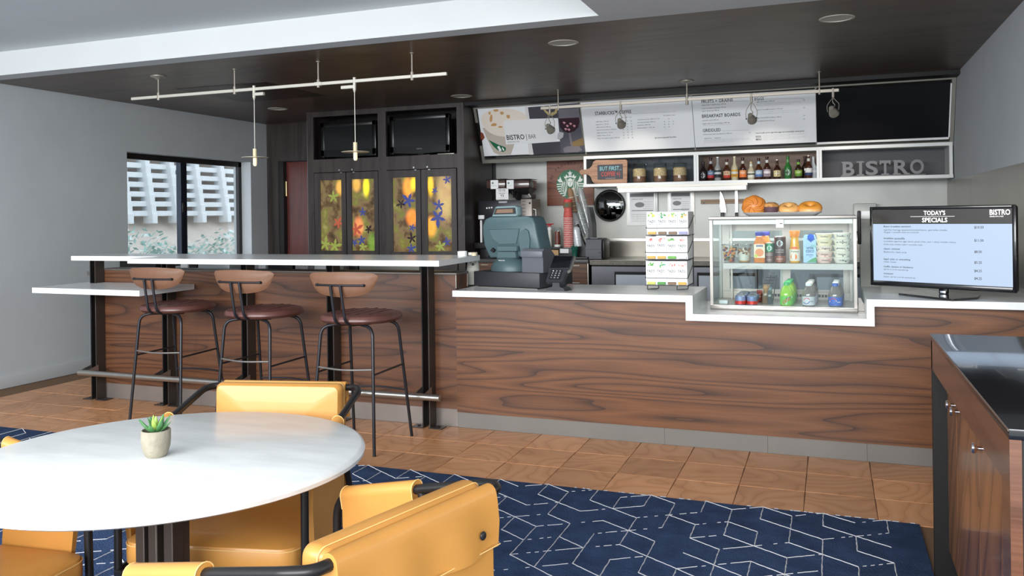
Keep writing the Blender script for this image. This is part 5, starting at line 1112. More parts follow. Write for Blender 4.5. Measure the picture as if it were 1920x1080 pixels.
# coconut water carton
c = stand(1518.5, 494.5); w = 11.3*PX_; h = 54*PX_; t = thing('drink_carton', 'pale blue coconut water carton with round blue cap', 'carton', c)
part(MB(mat('carton_blue', (168, 206, 236), .35, var=(14, .10))).prism([(-w, 0), (w, 0), (w, h*.84), (w*.8, h*.95), (-w*.8, h*.95), (-w, h*.84)], (c.x, c.y+2*w, c.z), EX, EZ, 2*w), 'body', t)
part(MB(mat('cap_cobalt', (40, 92, 196), .35)).cyl((c.x+.2*w, c.y+.3*w, c.z+h*.85), (c.x+.2*w, c.y-.16*w, c.z+h*.89), w*.52, n=20), 'cap', t)
pn = MB(mat('carton_dark', (40, 96, 190), .4)); pn.add([(c.x-w*.5, c.y-.0012, c.z+h*.83), (c.x+w*.95, c.y-.0012, c.z+h*.83), (c.x+w*.2, c.y-.0012, c.z+h*.70)], [(0, 1, 2)]); part(pn, 'collar', t)
pn = MB(mat('palm_green', (70, 160, 92), .4))
for a in (20, 60, 110, 150, 200, -20): pn.add([(c.x+w*.55, c.y-.0013, c.z+h*.54), (c.x+w*.55+w*.5*math.cos(math.radians(a)), c.y-.0013, c.z+h*.54+w*.5*math.sin(math.radians(a))), (c.x+w*.55+w*.4*math.cos(math.radians(a+16)), c.y-.0013, c.z+h*.54+w*.4*math.sin(math.radians(a+16)))], [(0, 1, 2)])
pn.add([(c.x-w*.5, c.y-.0013, c.z+h*.02), (c.x+w, c.y-.0013, c.z+h*.02), (c.x+w, c.y-.0013, c.z+h*.20), (c.x+w*.3, c.y-.0013, c.z+h*.13)], [(0, 1, 2, 3)])
part(pn, 'palm_picture', t)
m1 = MB(mat('ink_navy', (40, 60, 110), .6)); P_ = lambda u, v: (c.x+w*u, c.y-.002, c.z+h*v); fit_text(m1, 'VITA', P_(-.55, .46), P_(.65, .46), h=h*.085, bold=True); fit_text(m1, 'COCO', P_(-.62, .355), P_(.7, .355), h=h*.085, bold=True); fit_text(m1, 'Coconut', P_(-.6, .25), P_(.55, .25), h=h*.06, shear=.3); fit_text(m1, 'water', P_(-.1, .2), P_(.4, .2), h=h*.03); part(m1, 'lettering', t)
# yogurt cup stacks
def yog_cup(c, r, h, name_cols, lab, dx):
    t = thing('yogurt_cup', lab, 'cup', c, group='stacked yogurt cups'); bm_, am_ = name_cols
    part(MB(bm_).lathe([(r*.76, 0), (r*.97, h*.86), (r*.97, h*.9)], c, 22), 'cup', t)
    part(MB(mat('foil_lid', (246, 240, 224), .35)).lathe([(r*1.0, h*.9), (r*1.02, h*.93), (r*1.0, h*.985), (0, h*.985)], c, 22), 'lid', t)
    rr = random.Random(int(c.z*1e4)+int(dx*100)); an = MB(am_)
    for k in range(4):
        u = rr.choice((-.75, -.6, .45, .7, .1))*r*.85; v = rr.uniform(.12, .75)*h; s = rr.uniform(.0022, .0040); ro = r*(.76+.21*v/h/.9)+.0008
        an.add([(c.x+u+s*math.cos(2*PI*i/8), c.y-math.sqrt(max(1e-6, ro**2-(u+s*math.cos(2*PI*i/8))**2)), c.z+v+s*.8*math.sin(2*PI*i/8)) for i in range(8)], [tuple(range(8))])
    part(an, 'fruit_print', t)
    m1 = MB(mat('ink_green2', (70, 76, 60), .6)); ro = r*(.76+.21*.5/.9)+.003; fit_text(m1, 'Chobani', (c.x-r*.42+dx*r, c.y-ro, c.z+h*.40), (c.x+r*.42+dx*r, c.y-ro, c.z+h*.40), h=h*.22, bold=True); part(m1, 'lettering', t)
yc = [(mat('yog_cream', (244, 232, 198), .4), mat('yog_gold', (240, 208, 110), .5)), (mat('yog_cream', (244, 232, 198), .4), mat('yog_gold', (240, 208, 110), .5)), (mat('yog_blush', (244, 224, 204), .4), mat('yog_dark', (70, 60, 80), .5)), (mat('yog_pink', (246, 212, 196), .4), mat('yog_rose', (214, 110, 100), .5)), (mat('yog_pink', (246, 212, 196), .4), mat('yog_rose', (190, 84, 84), .5))]
place5 = ['topmost', 'second from the top', 'middle', 'second from the bottom', 'bottom']
for k in range(5):
    hh = 10.9*PX_; c = stand(1546, 494.5); yog_cup(Vector((c.x, c.y, c.z+hh*(4-k))), 15.2*PX_, hh, yc[k], 'yogurt cup in the warm toned stack beside the drink carton, %s' % place5[k], (.0, .0, .12, 0, .1)[k])
    c = stand(1579, 494.5); yog_cup(Vector((c.x, c.y, c.z+hh*(4-k)*1.015)), 15.8*PX_, hh*1.015, (mat('yog_white', (240, 234, 216), .4), mat('yog_dark', (70, 60, 80), .5)), 'yogurt cup in the dark spotted stack at the right case wall, %s' % place5[k], (-.1, .1, -.1, -.05, .08)[k])
# lower level: cans, bags and bottles
bz = KZ0+.0276
m_canr = mat('can_red', (226, 70, 62), .3, .3); m_canb = mat('can_bluesilver', (150, 166, 206), .3, .5)
can0 = None; order = ['front', 'second', 'third', 'fourth', 'rear']
for col_, x in ((0, 1388.5), (1, 1410.5)):
    for k in range(5):
        c = at(x, 573, 'y', KY0+.05); c = Vector((c.x, KY0+.055+.066*k, bz)); lab = 'small red and blue drink can, %s of the %s file in the case' % (order[k], ('left', 'right')[col_])
        if can0 is None:
            can0 = thing('energy_can', lab, 'can', (0, 0, 0), group='files of small drink cans', local=True); r = .0305; h = .052
            part(MB(m_canb).lathe([(r*.93, 0), (r, .004), (r, h*.9), (r*.9, h*.97)], n=20), 'body', can0); part(MB(m_canr).lathe([(r+.0004, .003), (r+.0005, .003), (r+.0005, h*.42), (r+.0004, h*.42)], n=20), 'red_band', can0)
            part(MB(mat('can_lid2', (206, 214, 224), .25, .9)).lathe([(r*.9, h*.97), (r*.92, h), (r*.86, h*.98), (0, h*.97)], n=20), 'lid', can0); can0.location = c
        else: dup(can0, c, .2*k, lab)
c = at(1358, 573.5, 'y', KY0+.06)
solo(MB(m_white).xf(Matrix.Translation((c.x, KY0+.05, bz)) @ Matrix.Rotation(-.15, 4, 'Z')).box(-.026, .026, -.018, .018, 0, .024, .006), 'butter_dish', 'small white packet at the left end of the case floor', 'packet')
def snack(x0, x1, yt, m, lab, Y, lean):
    a = at(x0, 575, 'y', Y); b = at(x1, 575, 'y', Y); h = at(x0, yt, 'y', Y).z-bz; cxm = (a.x+b.x)/2; w = (b.x-a.x)/2; t = thing('snack_bag', lab, 'bag', (cxm, Y, bz), group='snack bags in the case')
    g = MB(m); g.grid(lambda u, v: (cxm+w*(2*u-1)*(1-.12*math.sin(PI*v))+lean*v*h, Y+.0-.022*math.sin(PI*u)**.6*math.sin(PI*v)**.7, bz+h*v), 10, 10); g.grid(lambda u, v: (cxm+w*(2*u-1)*(1-.12*math.sin(PI*v))+lean*v*h, Y+.001+.022*math.sin(PI*u)**.6*math.sin(PI*v)**.7, bz+h*v), 10, 10)
    part(g, 'pouch', t, fix=False); part(MB(m).box(cxm-w+lean*h, cxm+w+lean*h, Y-.002, Y+.003, bz+h-.001, bz+h+.008), 'crimp', t)
    l = MB(m_paper); fit_text(l, 'CHIPS', (cxm-w*.5+lean*h*.5, Y-.0245, bz+h*.5), (cxm+w*.5+lean*h*.5, Y-.0245, bz+h*.5), h=h*.1); part(l, 'lettering', t)
snack(1428, 1440, 536, mat('bag_amber', (126, 96, 52), .3, .2, var=(40, .5)), 'amber brown snack bag beside the red cans', KY0+.10, .1)
snack(1439, 1450, 540, mat('bag_teal', (66, 84, 84), .3, .2, var=(40, .5)), 'dark teal snack bag beside the green bottles', KY0+.10, -.05)
snack(1419, 1430, 546, mat('bag_red', (124, 60, 54), .3, .2, var=(40, .5)), 'small red snack bag directly behind the can files', KY0+.2, 0)
wr_ = MB(m_blackm); a = at(1437, 540, 'y', KY0+.25)
for k in range(4): wr_.tube([(a.x-.02+.006*k, KY0+.25, bz+.09+.018*k), (a.x+.035+.006*k, KY0+.25, bz+.09+.018*k)], .0025, 6)
wr_.tube([(a.x+.0, KY0+.256, bz), (a.x+.025, KY0+.256, bz+.16)], .003, 6).tube([(a.x+.035, KY0+.256, bz), (a.x+.06, KY0+.256, bz+.16)], .003, 6)
solo(wr_, 'wire_snack_rack', 'little black wire rack behind the snack bags', 'rack')
def soda(x, yb, r, h, liquid, cap, lab_c, name, text, n_, capback, desc, cap_front=None):
    for k in range(n_):
        c = at(x, yb, 'y', KY0+.05); c = Vector((c.x+.003*k, KY0+.055+.067*k, bz)); t = thing(name, desc % order[k], 'bottle', c, group='soda bottles on the case floor')
        part(MB(liquid).lathe([(r*.86, 0), (r, .006), (r*.97, h*.2), (r, h*.45), (r*.96, h*.55), (r*.7, h*.74), (r*.4, h*.85), (r*.38, h*.88)], c, 20), 'body', t)
        part(MB(cap if k == 0 else capback).lathe([(r*.46, h*.87), (r*.46, h*.985), (r*.42, h), (0, h)], c, 18), 'cap', t)
        l = part(MB(lab_c).lathe([(r+.0006, h*.05), (r+.0009, h*.05), (r+.0009, h*.42), (r+.0006, h*.42)], c, 22), 'label', t)
        if k: continue
        yq = lambda u: c.y-math.sqrt(max(1e-6, (r+.0016)**2-u*u))
        if text == 'DEW':
            m1 = MB(m_paper); m1.add([(c.x+u*r, yq(u*r), c.z+h*v) for u, v in ((-.6, .06), (.0, .06), (.85, .34), (.85, .41), (.3, .41))], [(0, 1, 2, 3, 4)]); q_ = part(m1, 'white_flash', l)
            m1 = MB(mat('ink_red', (206, 60, 52), .5)); p0_ = Vector((c.x-r*.45, c.y-r-.003, c.z+h*.09)); p1_ = Vector((c.x+r*.72, c.y-r-.003, c.z+h*.28)); fit_text(m1, 'DEW', p0_, p1_, h=h*.13, bold=True, up=Vector((-.3, 0, 1)).normalized()); m1.use(mat('ink_green3', (40, 110, 50), .5)); fit_text(m1, 'MTN', Vector((c.x-r*.05, c.y-r-.003, c.z+h*.30)), Vector((c.x+r*.55, c.y-r-.003, c.z+h*.36)), h=h*.05, bold=True, up=Vector((-.3, 0, 1)).normalized()); part(m1, 'lettering', l)
        else:
            zc = c.z+h*.24; uc = -.35*r if text == 'BLUE' else -.3*r; R2 = r*.5
            for (m_, lo, hi) in ((mat('globe_red', (216, 60, 56), .4), .18, 1.0), (m_paper, -.16, .2), (mat('globe_blue', (42, 78, 160), .4), -1.0, -.14)):
                pts = []
                for i in range(13): v = lo+(hi-lo)*i/12; s = math.sqrt(max(0, 1-v*v)); pts.append((s, v))
                pts = pts+[(-s, v) for s, v in pts[::-1]]; m1 = MB(m_); m1.add([(c.x+uc+R2*u, yq(uc+R2*u)-.0006, zc+R2*(v+.14*u)) for u, v in pts], [tuple(range(len(pts)))]); part(m1, 'round_emblem', l)
            m1 = MB(m_ink if text != 'BLUE' else m_paper); fit_text(m1, 'pepsi' if text == 'BLUE' else 'diet', (c.x+r*.25, c.y-r*.985, c.z+h*.2), (c.x+r*.72, c.y-r*.86, c.z+h*.2), h=h*.05, bold=True); part(m1, 'lettering', l)
m_clear = mat('cola_clear', (120, 112, 104), .06, trans=.0, spec=.8, coat=.6)
soda(1475, 575, .036, .132, mat('lime_soda', (150, 206, 52), .1, coat=.5), mat('cap_green', (60, 180, 104), .35), mat('dew_label', (96, 190, 64), .5), 'lime_soda_bottle', 'DEW', 5, mat('cap_green', (60, 180, 104), .35), 'lime green soda bottle with green cap, %s of its file')
soda(1516.5, 577, .035, .130, m_clear, m_white, mat('diet_label', (206, 208, 210), .4), 'diet_soda_bottle', 'DIET', 5, mat('cap_grey', (214, 214, 204), .4), 'soda bottle with silver label and white cap, %s of its file')
soda(1566.5, 579, .036, .130, m_clear, mat('cap_cola', (50, 96, 180), .4), mat('cola_label', (44, 100, 190), .4), 'blue_soda_bottle', 'BLUE', 5, m_white, 'soda bottle with blue label, %s of the file at the right')
# hardware beside the case
a = at(1606, 586, 'y', KY0+.05); br = MB(m_case)
br.prism([(0, 0), (.05, 0), (.012, .075), (0, .075)], (KX1+.006, KY0+.09, KZ0+.0005), EX, EZ, .004).box(KX1+.006, KX1+.032, KY0+.03, KY0+.09, KZ0+.0005, KZ0+.004)
solo(br, 'angle_bracket', 'small bright angle bracket at the right foot of the case', 'bracket')
a = at(1608, 458, 'y', 5.45); b = at(1614, 395, 'y', 5.45)
gb = thing('steel_side_cabinet', 'pale grey upright cabinet between the case and the monitor', 'cabinet', (.25, 5.5, .8635))
a2 = at(1613.5, 530, 'y', 5.46); b2_ = at(1650, 395, 'y', 5.46)
part(MB(mat('grey_laminate', (168, 166, 158), .45, var=(4, .06))).box(a2.x, b2_.x, 5.46, 5.566, .8635, b2_.z-.05, .003), 'body', gb); part(MB(m_white).box(a2.x, b2_.x, 5.455, 5.566, b2_.z-.0495, b2_.z, .003), 'top_cap', gb)
part(MB(m_blackm).box(a.x, b.x, 5.44, 5.4595, a.z, b.z, .006), 'handle', gb)
# ------------------------------------------------------------------ pastries on the case
ty = KY0+.13; z0 = KZ1+.0006; a = at(1394, 403, 'y', ty).x; b = at(1542, 403, 'y', ty).x; 
pl_ = thing('serving_platter', 'long white melamine platter on top of the glass case', 'platter', ((a+b)/2, ty, z0))
g = MB(m_white); hw = (b-a)/2; cxm = (a+b)/2
rim_ = [(.84, .62, 0), (1.0, 1.0, .0205), (.97, .95, .0215), (.82, .6, .004)]
vs = []; fs = []
for (k, kd, z) in rim_: vs += [(cxm+x*k, ty+y*kd, z0+z) for x, y in rrect(-hw, hw, -.085, .085, .03, 5)]
n = len(rrect(-1, 1, -1, 1, .1, 5))
for i in range(3): fs += [(i*n+j, i*n+(j+1) % n, (i+1)*n+(j+1) % n, (i+1)*n+j) for j in range(n)]
fs += [tuple(range(n))[::-1], tuple(3*n+j for j in range(n))]
part(g.add(vs, fs), 'dish', pl_)
zp = z0+.0045
def bread(name, top, side, spots=None):
    if name in MATS: return MATS[name]
    m = mat(name, top, .42, coat=.12); nt = m.node_tree; N = nt.nodes.new; L = nt.links.new; b = nt.nodes['Principled BSDF']
    tc = N('ShaderNodeTexCoord'); sp = N('ShaderNodeSeparateXYZ'); L(tc.outputs['Object'], sp.inputs[0]); n = N('ShaderNodeTexNoise'); n.inputs['Scale'].default_value = 28; n.inputs['Detail'].default_value = 5; L(tc.outputs['Object'], n.inputs['Vector'])
    ad = N('ShaderNodeMath'); ad.operation = 'MULTIPLY_ADD'; ad.inputs[1].default_value = .03; L(n.outputs['Fac'], ad.inputs[0]); L(sp.outputs[2], ad.inputs[2])
    mr = N('ShaderNodeMapRange'); mr.inputs[1].default_value = .018; mr.inputs[2].default_value = .052; L(ad.outputs[0], mr.inputs[0])
    mx = N('ShaderNodeMix'); mx.data_type = 'RGBA'; mx.inputs[6].default_value = (*lin(side), 1); mx.inputs[7].default_value = (*lin(top), 1); L(mr.outputs[0], mx.inputs[0]); L(mx.outputs[2], b.inputs['Base Color']); return m
# croissant: spiral of ridged lobes
c = at(1414, 396, 'y', ty); pm = mpp(c); R_ = 21.5*pm; t = thing('croissant', 'large golden swirled croissant at the left end of the platter', 'pastry', (c.x, ty, zp))
m_cro = bread('croissant_crust', (206, 126, 50), (232, 172, 96))
def cro(u, v):
    a = 2*PI*u; ph = PI*v; rdg = 1+.07*abs(math.sin(3.5*a+5*v)); rr_ = R_*rdg; x = rr_*math.sin(ph)*math.cos(a); z = rr_*.93*math.sin(ph)*math.sin(a); y = -.042*math.cos(ph)
    return (c.x+x, ty+y-.0, max(zp+.0003, zp+R_*.78+z))
part(MB(m_cro).grid(cro, 56, 16, cu=True), 'crust', t)
for k in range(7):
    a = 2*PI*k/7+.3; pts = [(c.x+R_*q*math.cos(a+1.5*q), ty-.040*math.sqrt(max(0, 1-(q*.9)**2))-.003, zp+R_*.78+R_*.9*q*math.sin(a+1.5*q)) for q in (.15, .35, .55, .75, .92)]
    pts = [p for p in pts if p[2] > zp+.008]
    if len(pts) > 2: part(MB(m_cro).tube(smooth_path(pts, 4), [.0075*math.sin(PI*(i+1.2)/(len(smooth_path(pts, 4))+2)) for i in range(len(smooth_path(pts, 4)))], 8), 'lobe', t)
c = at(1446, 396, 'y', ty-.02); t = thing('muffin', 'small muffin in a dark paper case between croissant and bagel', 'pastry', (c.x, ty-.02, zp)); r = 13.5*pm
g = MB(mat('muffin_paper', (92, 66, 74), .6)); nn_ = 36; vs = []
for (k, z) in ((.78, 0), (1.0, .047)): vs += [(c.x+r*k*(1+.03*(i % 2))*math.cos(2*PI*i/nn_), ty-.02+r*k*(1+.03*(i % 2))*math.sin(2*PI*i/nn_), zp+z) for i in range(nn_)]
g.add(vs, [(i, (i+1) % nn_, nn_+(i+1) % nn_, nn_+i) for i in range(nn_)]+[tuple(range(nn_))[::-1], tuple(nn_+i for i in range(nn_))]); part(g, 'paper_case', t)
part(MB(mat('muffin_top', (196, 142, 84), .6, var=(60, .4), bump=(70, .6))).lathe([(r*.97, .0475), (r*1.04, .054), (r*.9, .066), (r*.5, .074), (0, .076)], (c.x, ty-.02, zp), 24), 'crumb_top', t)
for (x, w, nm, lab, seeds) in ((1478.5, 19, 'everything_bagel', 'seeded bagel right of the muffin on the platter', True), (1519, 21.5, 'plain_bagel', 'shiny plain bagel at the right end of the platter', False)):
    c = at(x, 396, 'y', ty); R1 = w*pm; t = thing(nm, lab, 'bagel', (c.x, ty, zp)); m_ = bread(nm+'_crust', (226, 168, 96) if seeds else (222, 148, 58), (244, 206, 150) if seeds else (250, 226, 180))
    r_m = R1*.56; r_t = R1*.44; til = Matrix.Translation((c.x, ty, zp+.0375)) @ Matrix.Rotation(.5, 4, 'X')
    def tor(u, v): 
        a, q = 2*PI*u, 2*PI*v; p = til @ Vector(((r_m+r_t*math.cos(q))*math.cos(a), (r_m+r_t*math.cos(q))*.84*math.sin(a), r_t*.92*math.sin(q))); p.z = max(p.z, zp+.0003); return p
    mb = MB(m_); vs = [tor(i/30, j/14) for j in range(14) for i in range(30)]; mb.add(vs, [(j*30+i, j*30+(i+1) % 30, ((j+1) % 14)*30+(i+1) % 30, ((j+1) % 14)*30+i) for j in range(14) for i in range(30)]); part(mb, 'crust', t, fix=True)
    hl = MB(mat('bagel_pale', (250, 228, 178), .5)); 
    if seeds:
        rr = random.Random(2); sd = MB(mat('poppy_seed', (50, 44, 44), .6))
        for k in range(60):
            p = tor(rr.random(), rr.uniform(.05, .45)); sd.use(mat('poppy_seed', (50, 44, 44), .6) if rr.random() < .5 else mat('sesame_seed', (248, 232, 190), .6)); sd.ell(tuple(p), (.0013, .001, .001), 6, 4)
        part(sd, 'seeds', t, stuff=True)
# ------------------------------------------------------------------ tea rack
TY = 5.02
tr_ = thing('tea_rack', 'three tier black wire rack holding the white tea boxes', 'rack', (-.9, 5.12, .8635))
def colx(px): return at(px, 470, 'y', TY).x
rows_ = [(1213, 1291, 396.5, 441), (1211, 1289, 442.5, 487), (1210.5, 1288, 489, 535.5)]
wire = MB(m_blackm); bxw = []
tcol = {'lime': (206, 210, 96), 'green': (110, 180, 70), 'leaf': (70, 150, 60), 'rose': (214, 110, 100), 'pink': (232, 190, 184), 'amber': (226, 176, 70), 'teal': (70, 160, 110), 'brown': (130, 100, 70)}
pics = [['lime', 'leaf', 'lime', 'amber'], ['rose', 'rose', 'green', 'rose'], ['green', 'teal', 'pink', 'pink']]
sach = [['amber', 'brown', 'brown', None], ['amber', 'amber', 'green', None], ['lime', 'leaf', 'brown', 'amber']]
ordn = ['first', 'second', 'third', 'fourth']; rown = ['top', 'middle', 'bottom']
for r_i, (x0, x1, yt, yb2) in enumerate(rows_):
    zt_ = at(1250, yt, 'y', TY).z; zb3 = at(1250, yb2, 'y', TY).z+.003; X0 = at(x0, 470, 'y', TY).x; X1 = at(x1, 470, 'y', TY).x; w = (X1-X0)/4; dep = .215; H_ = zt_-zb3-.002
    for k in range(4):
        a = X0+w*k+.0006; b = X0+w*(k+1)-.0006; lift = (.004 if (r_i, k) == (1, 1) else 0); t = thing('tea_box', 'white tea box, %s from the left in the %s tier of the wire rack' % (ordn[k], rown[r_i]), 'box', ((a+b)/2, TY, zb3), group='tea boxes in the wire rack')
        zs = zb3+.004; op = .026
        part(MB(m_paper).box(a, b, TY+.0004, TY+dep, zb3+op, zb3+H_+lift).box(a, b, TY+.012, TY+dep, zb3, zb3+op), 'carton', t)
        part(MB(m_paper).box(a, a+.004, TY+.0004, TY+.0115, zb3, zb3+op).box(b-.004, b, TY+.0004, TY+.0115, zb3, zb3+op), 'slot_side', t) if False else None
        sc_ = sach[r_i][k]; 
        if (r_i, k) == (0, 3): sm = mat('sachet_violet', (160, 160, 200), .4)
        elif sc_: sm = mat('sachet_'+sc_, tcol[sc_], .4)
        else: sm = m_paper
        sp = part(MB(sm).box(a+.006, b-.006, TY+.001, TY+.0115, zb3+.002, zb3+op-.008, .002, 1), 'sachet', t)
        part(MB(mat('sachet_edge', (70, 66, 56), .5)).box(a+.006, b-.006, TY+.0002, TY+.0008, zb3+.009, zb3+.0105), 'sachet_edge', sp)
        rr = random.Random(r_i*7+k); pc_ = MB(mat('tea_'+pics[r_i][k], tcol[pics[r_i][k]], .6)); cz_ = zb3+H_*.84+lift; cxx = (a+b)/2
        alt = {'lime': 'green', 'leaf': 'teal', 'amber': 'leaf', 'rose': 'pink', 'green': 'leaf', 'teal': 'green', 'pink': 'rose'}[pics[r_i][k]]
        for q in range(11):
            ang = rr.uniform(0, 6.28); u = rr.uniform(0, w*.36)*math.cos(ang); v = rr.uniform(0, H_*.105)*math.sin(ang); s = rr.uniform(.004, .0085); th_2 = rr.uniform(0, 3.1)
            pc_.use(mat('tea_'+(pics[r_i][k] if q % 3 else alt), tcol[pics[r_i][k] if q % 3 else alt], .6))
            pc_.add([(cxx+u+s*(math.cos(j*2*PI/7)*math.cos(th_2)-.5*math.sin(j*2*PI/7)*math.sin(th_2)), TY-.0002-.00008*q, cz_+v+s*(math.cos(j*2*PI/7)*math.sin(th_2)+.5*math.sin(j*2*PI/7)*math.cos(th_2))) for j in range(7)], [tuple(range(7))])
        part(pc_, 'picture', t)
        lt = MB(m_ink); fit_text(lt, 'TAZO', (a+w*.10, TY-.0006, zb3+H_*.53+lift), (b-w*.14, TY-.0006, zb3+H_*.53+lift), h=H_*.105)
        fit_text(lt, 'organic tea', (a+w*.16, TY-.0006, zb3+H_*.455+lift), (b-w*.4, TY-.0006, zb3+H_*.455+lift), h=H_*.03); part(lt, 'lettering', t)
    zr = zb3+H_*.29
    wire = MB(m_blackm).tube(bend([(X1+.004, TY+dep, zr+.075), (X1+.004, TY-.005, zr), (X0-.004, TY-.005, zr), (X0-.004, TY+dep, zr+.075)], .008, 3), .0018, 6); part(wire, 'tier_rail', tr_)
    part(MB(m_blackm).box(X0-.004, X1+.004, TY-.005, TY+dep+.004, zb3-.0045, zb3-.0008), 'tier_shelf', tr_)
for sx in (X0-.002, X1+.002): part(MB(m_blackm).box(sx-.003, sx+.003, TY+dep+.0045, TY+dep+.011, .875, 1.29), 'back_upright', tr_)
for (u) in (X0+.035, X1-.035):
    part(MB(m_blackm).tube(bend([(u-.025, TY+.0, .886), (u-.025, TY-.012, .8665), (u+.03, TY+.05, .8665), (u+.03, TY+.06, .886)], .004, 3), .0026, 6), 'foot', tr_)
# ------------------------------------------------------------------ specials monitor
mo = thing('specials_monitor', 'black flat monitor showing the specials list on the right counter', 'monitor', (.53, 4.93, .8635))
A = Vector((.208, 5.12, 0)); B = Vector((.857, 4.752, 0)); mu_ = (B-A).normalized(); mn_ = Vector((mu_.y, -mu_.x, 0)); mzb, mzt = .903, 1.3415; mw = (B-A).length
def mon(px, py, off=0.): 
    p = isect(px, py, A, mn_); return p+mn_*off
mm_ = Matrix(((mu_.x, -mn_.x, 0, A.x), (mu_.y, -mn_.y, 0, A.y), (0, 0, 1, 0), (0, 0, 0, 1)))
fb = MB(mat('monitor_bezel', (20, 20, 21), .2, coat=.3)); fb.xf(mm_); fb.box(0, .016, 0, .012, mzb, mzt, .003).box(mw-.018, mw, 0, .012, mzb, mzt, .003).box(.016, mw-.018, 0, .012, mzt-.018, mzt, .003).box(.016, mw-.018, 0, .012, mzb, mzb+.028, .003); part(fb, 'bezel', mo)
fb = MB(mat('monitor_back', (22, 22, 23), .4)); fb.xf(mm_); fb.box(.002, mw-.002, .0125, .045, mzb+.004, mzt-.004, .01).box(.15, mw-.15, .0455, .075, mzb+.02, mzt-.12, .01); part(fb, 'back_shell', mo)
zh = mon(1700, 420).z
scr = MB(mat('screen_light', (20, 22, 26), .25, emit=((190, 210, 236), .95))); scr.xf(mm_); scr.box(.016, mw-.018, .006, .0118, mzb+.028, zh); so = part(scr, 'screen', mo)
scr = MB(mat('screen_header', (20, 20, 20), .25, emit=((64, 60, 58), .8))); scr.xf(mm_); scr.box(.016, mw-.018, .0058, .0118, zh, mzt-.018); part(scr, 'header_band', so)
m_wt = mat('screen_white', (250, 250, 250), .4, emit=((250, 250, 250), .95)); m_bt = mat('screen_ink', (36, 38, 44), .4)
def mtext(mb, t, x0, x1, y, hpx, **k):
    p0 = mon(x0, y, -.0052); p1 = mon(x1, y, -.0052); p1.z = p0.z; fit_text(mb, t, p0, p1, hpx=hpx, thick=0, **k)
t = MB(m_wt); mtext(t, "TODAY'S", 1731, 1771.5, 403.3, 8, bold=True); mtext(t, 'SPECIALS', 1728, 1775.5, 416.5, 8, bold=True); mtext(t, 'BISTRO', 1855, 1893.5, 402.8, 10, bold=True); mtext(t, 'BLENDED WITH A TWIST', 1855, 1881, 407, 2.2)
p0 = mon(1706, 406.4, -.0052); p1 = mon(1789, 406.4, -.0052); t.add([p0, Vector((p1.x, p1.y, p0.z)), Vector((p1.x, p1.y, p0.z+.0012)), p0+Vector((0, 0, .0012))], [(0, 1, 2, 3)]); part(t, 'header_lettering', so, stuff=True)
t = MB(m_bt)
for (s, x1, y, hp, sh_, b_) in (("Bistro breakfast sandwich", 1707, 426.2, 3.2, 0, True), ("cage-free fried egg, applewood-smoked bacon, aged white cheddar,", 1776, 432.3, 2.9, .2, False), ("Arugula + avocado mash on a brioche", 1722, 436.8, 2.9, .2, False),
    ("breakfast quesadilla", 1695.5, 448.3, 3.2, 0, True), ("scrambled cage-free eggs, bacon, green chiles, jack + white cheddar cheese,", 1792, 453.6, 2.9, .2, False), ("Garlic aioli, tomato salsa + avocado mash", 1728.5, 459.3, 2.9, .2, False),
    ("classic oatmeal", 1686, 467.8, 3.2, 0, True), ("Blueberries, maple syrup", 1699, 473.6, 2.9, .2, False), ("bagel, plain or everything", 1706, 487, 3.2, .15, True), ("cream cheese", 1679.5, 492, 2.9, .2, False),
    ("muffin, banana or blueberry", 1711.5, 501, 3.2, .15, True), ("ask for it to be warmed up", 1702, 506, 2.9, .2, False), ("croissant", 1674, 514, 3.2, 0, True), ("butter, ask for it to be warmed up", 1715, 519.7, 2.9, .2, False)): mtext(t, s, 1656, x1, y, hp, shear=sh_, bold=b_)
for (s, x1, y) in (('$10.50', 1843.5, 428.5), ('$11.50', 1843.5, 453), ('$8.50', 1840, 474.3), ('$5.25', 1840, 494.3), ('$4.25', 1840, 510), ('$4.25', 1840, 524.3)): mtext(t, s, 1826, x1, y, 4.6, bold=True)
part(t, 'screen_lettering', so, stuff=True)
sp_ = [at(x, y, 'z', .8645) for x, y in ((1685, 553), (1731, 545.5), (1838, 556.5), (1833, 561), (1786, 564.5))]
part(MB(mat('monitor_base', (28, 28, 29), .12, coat=.6)).prism([(p.x, p.y) for p in sp_], (0, 0, .8637), EX, EY, .011), 'base', mo)
nc = mon(1765, 545, -.03); nk = MB(m_tv); nk.xf(Matrix.Translation((nc.x, nc.y, 0)) @ Matrix.Rotation(math.atan2(mu_.y, mu_.x), 4, 'Z')); nk.box(-.022, .022, -.012, .012, .875, mzb+.05, .004); part(nk, 'neck', mo)
nk = MB(mat('chrome', (225, 225, 228), .15, 1)); nk.xf(Matrix.Translation((nc.x, nc.y, 0)) @ Matrix.Rotation(math.atan2(mu_.y, mu_.x), 4, 'Z')); nk.box(-.014, .014, -.0145, -.0125, .877, .892, .001); part(nk, 'neck_badge', mo)
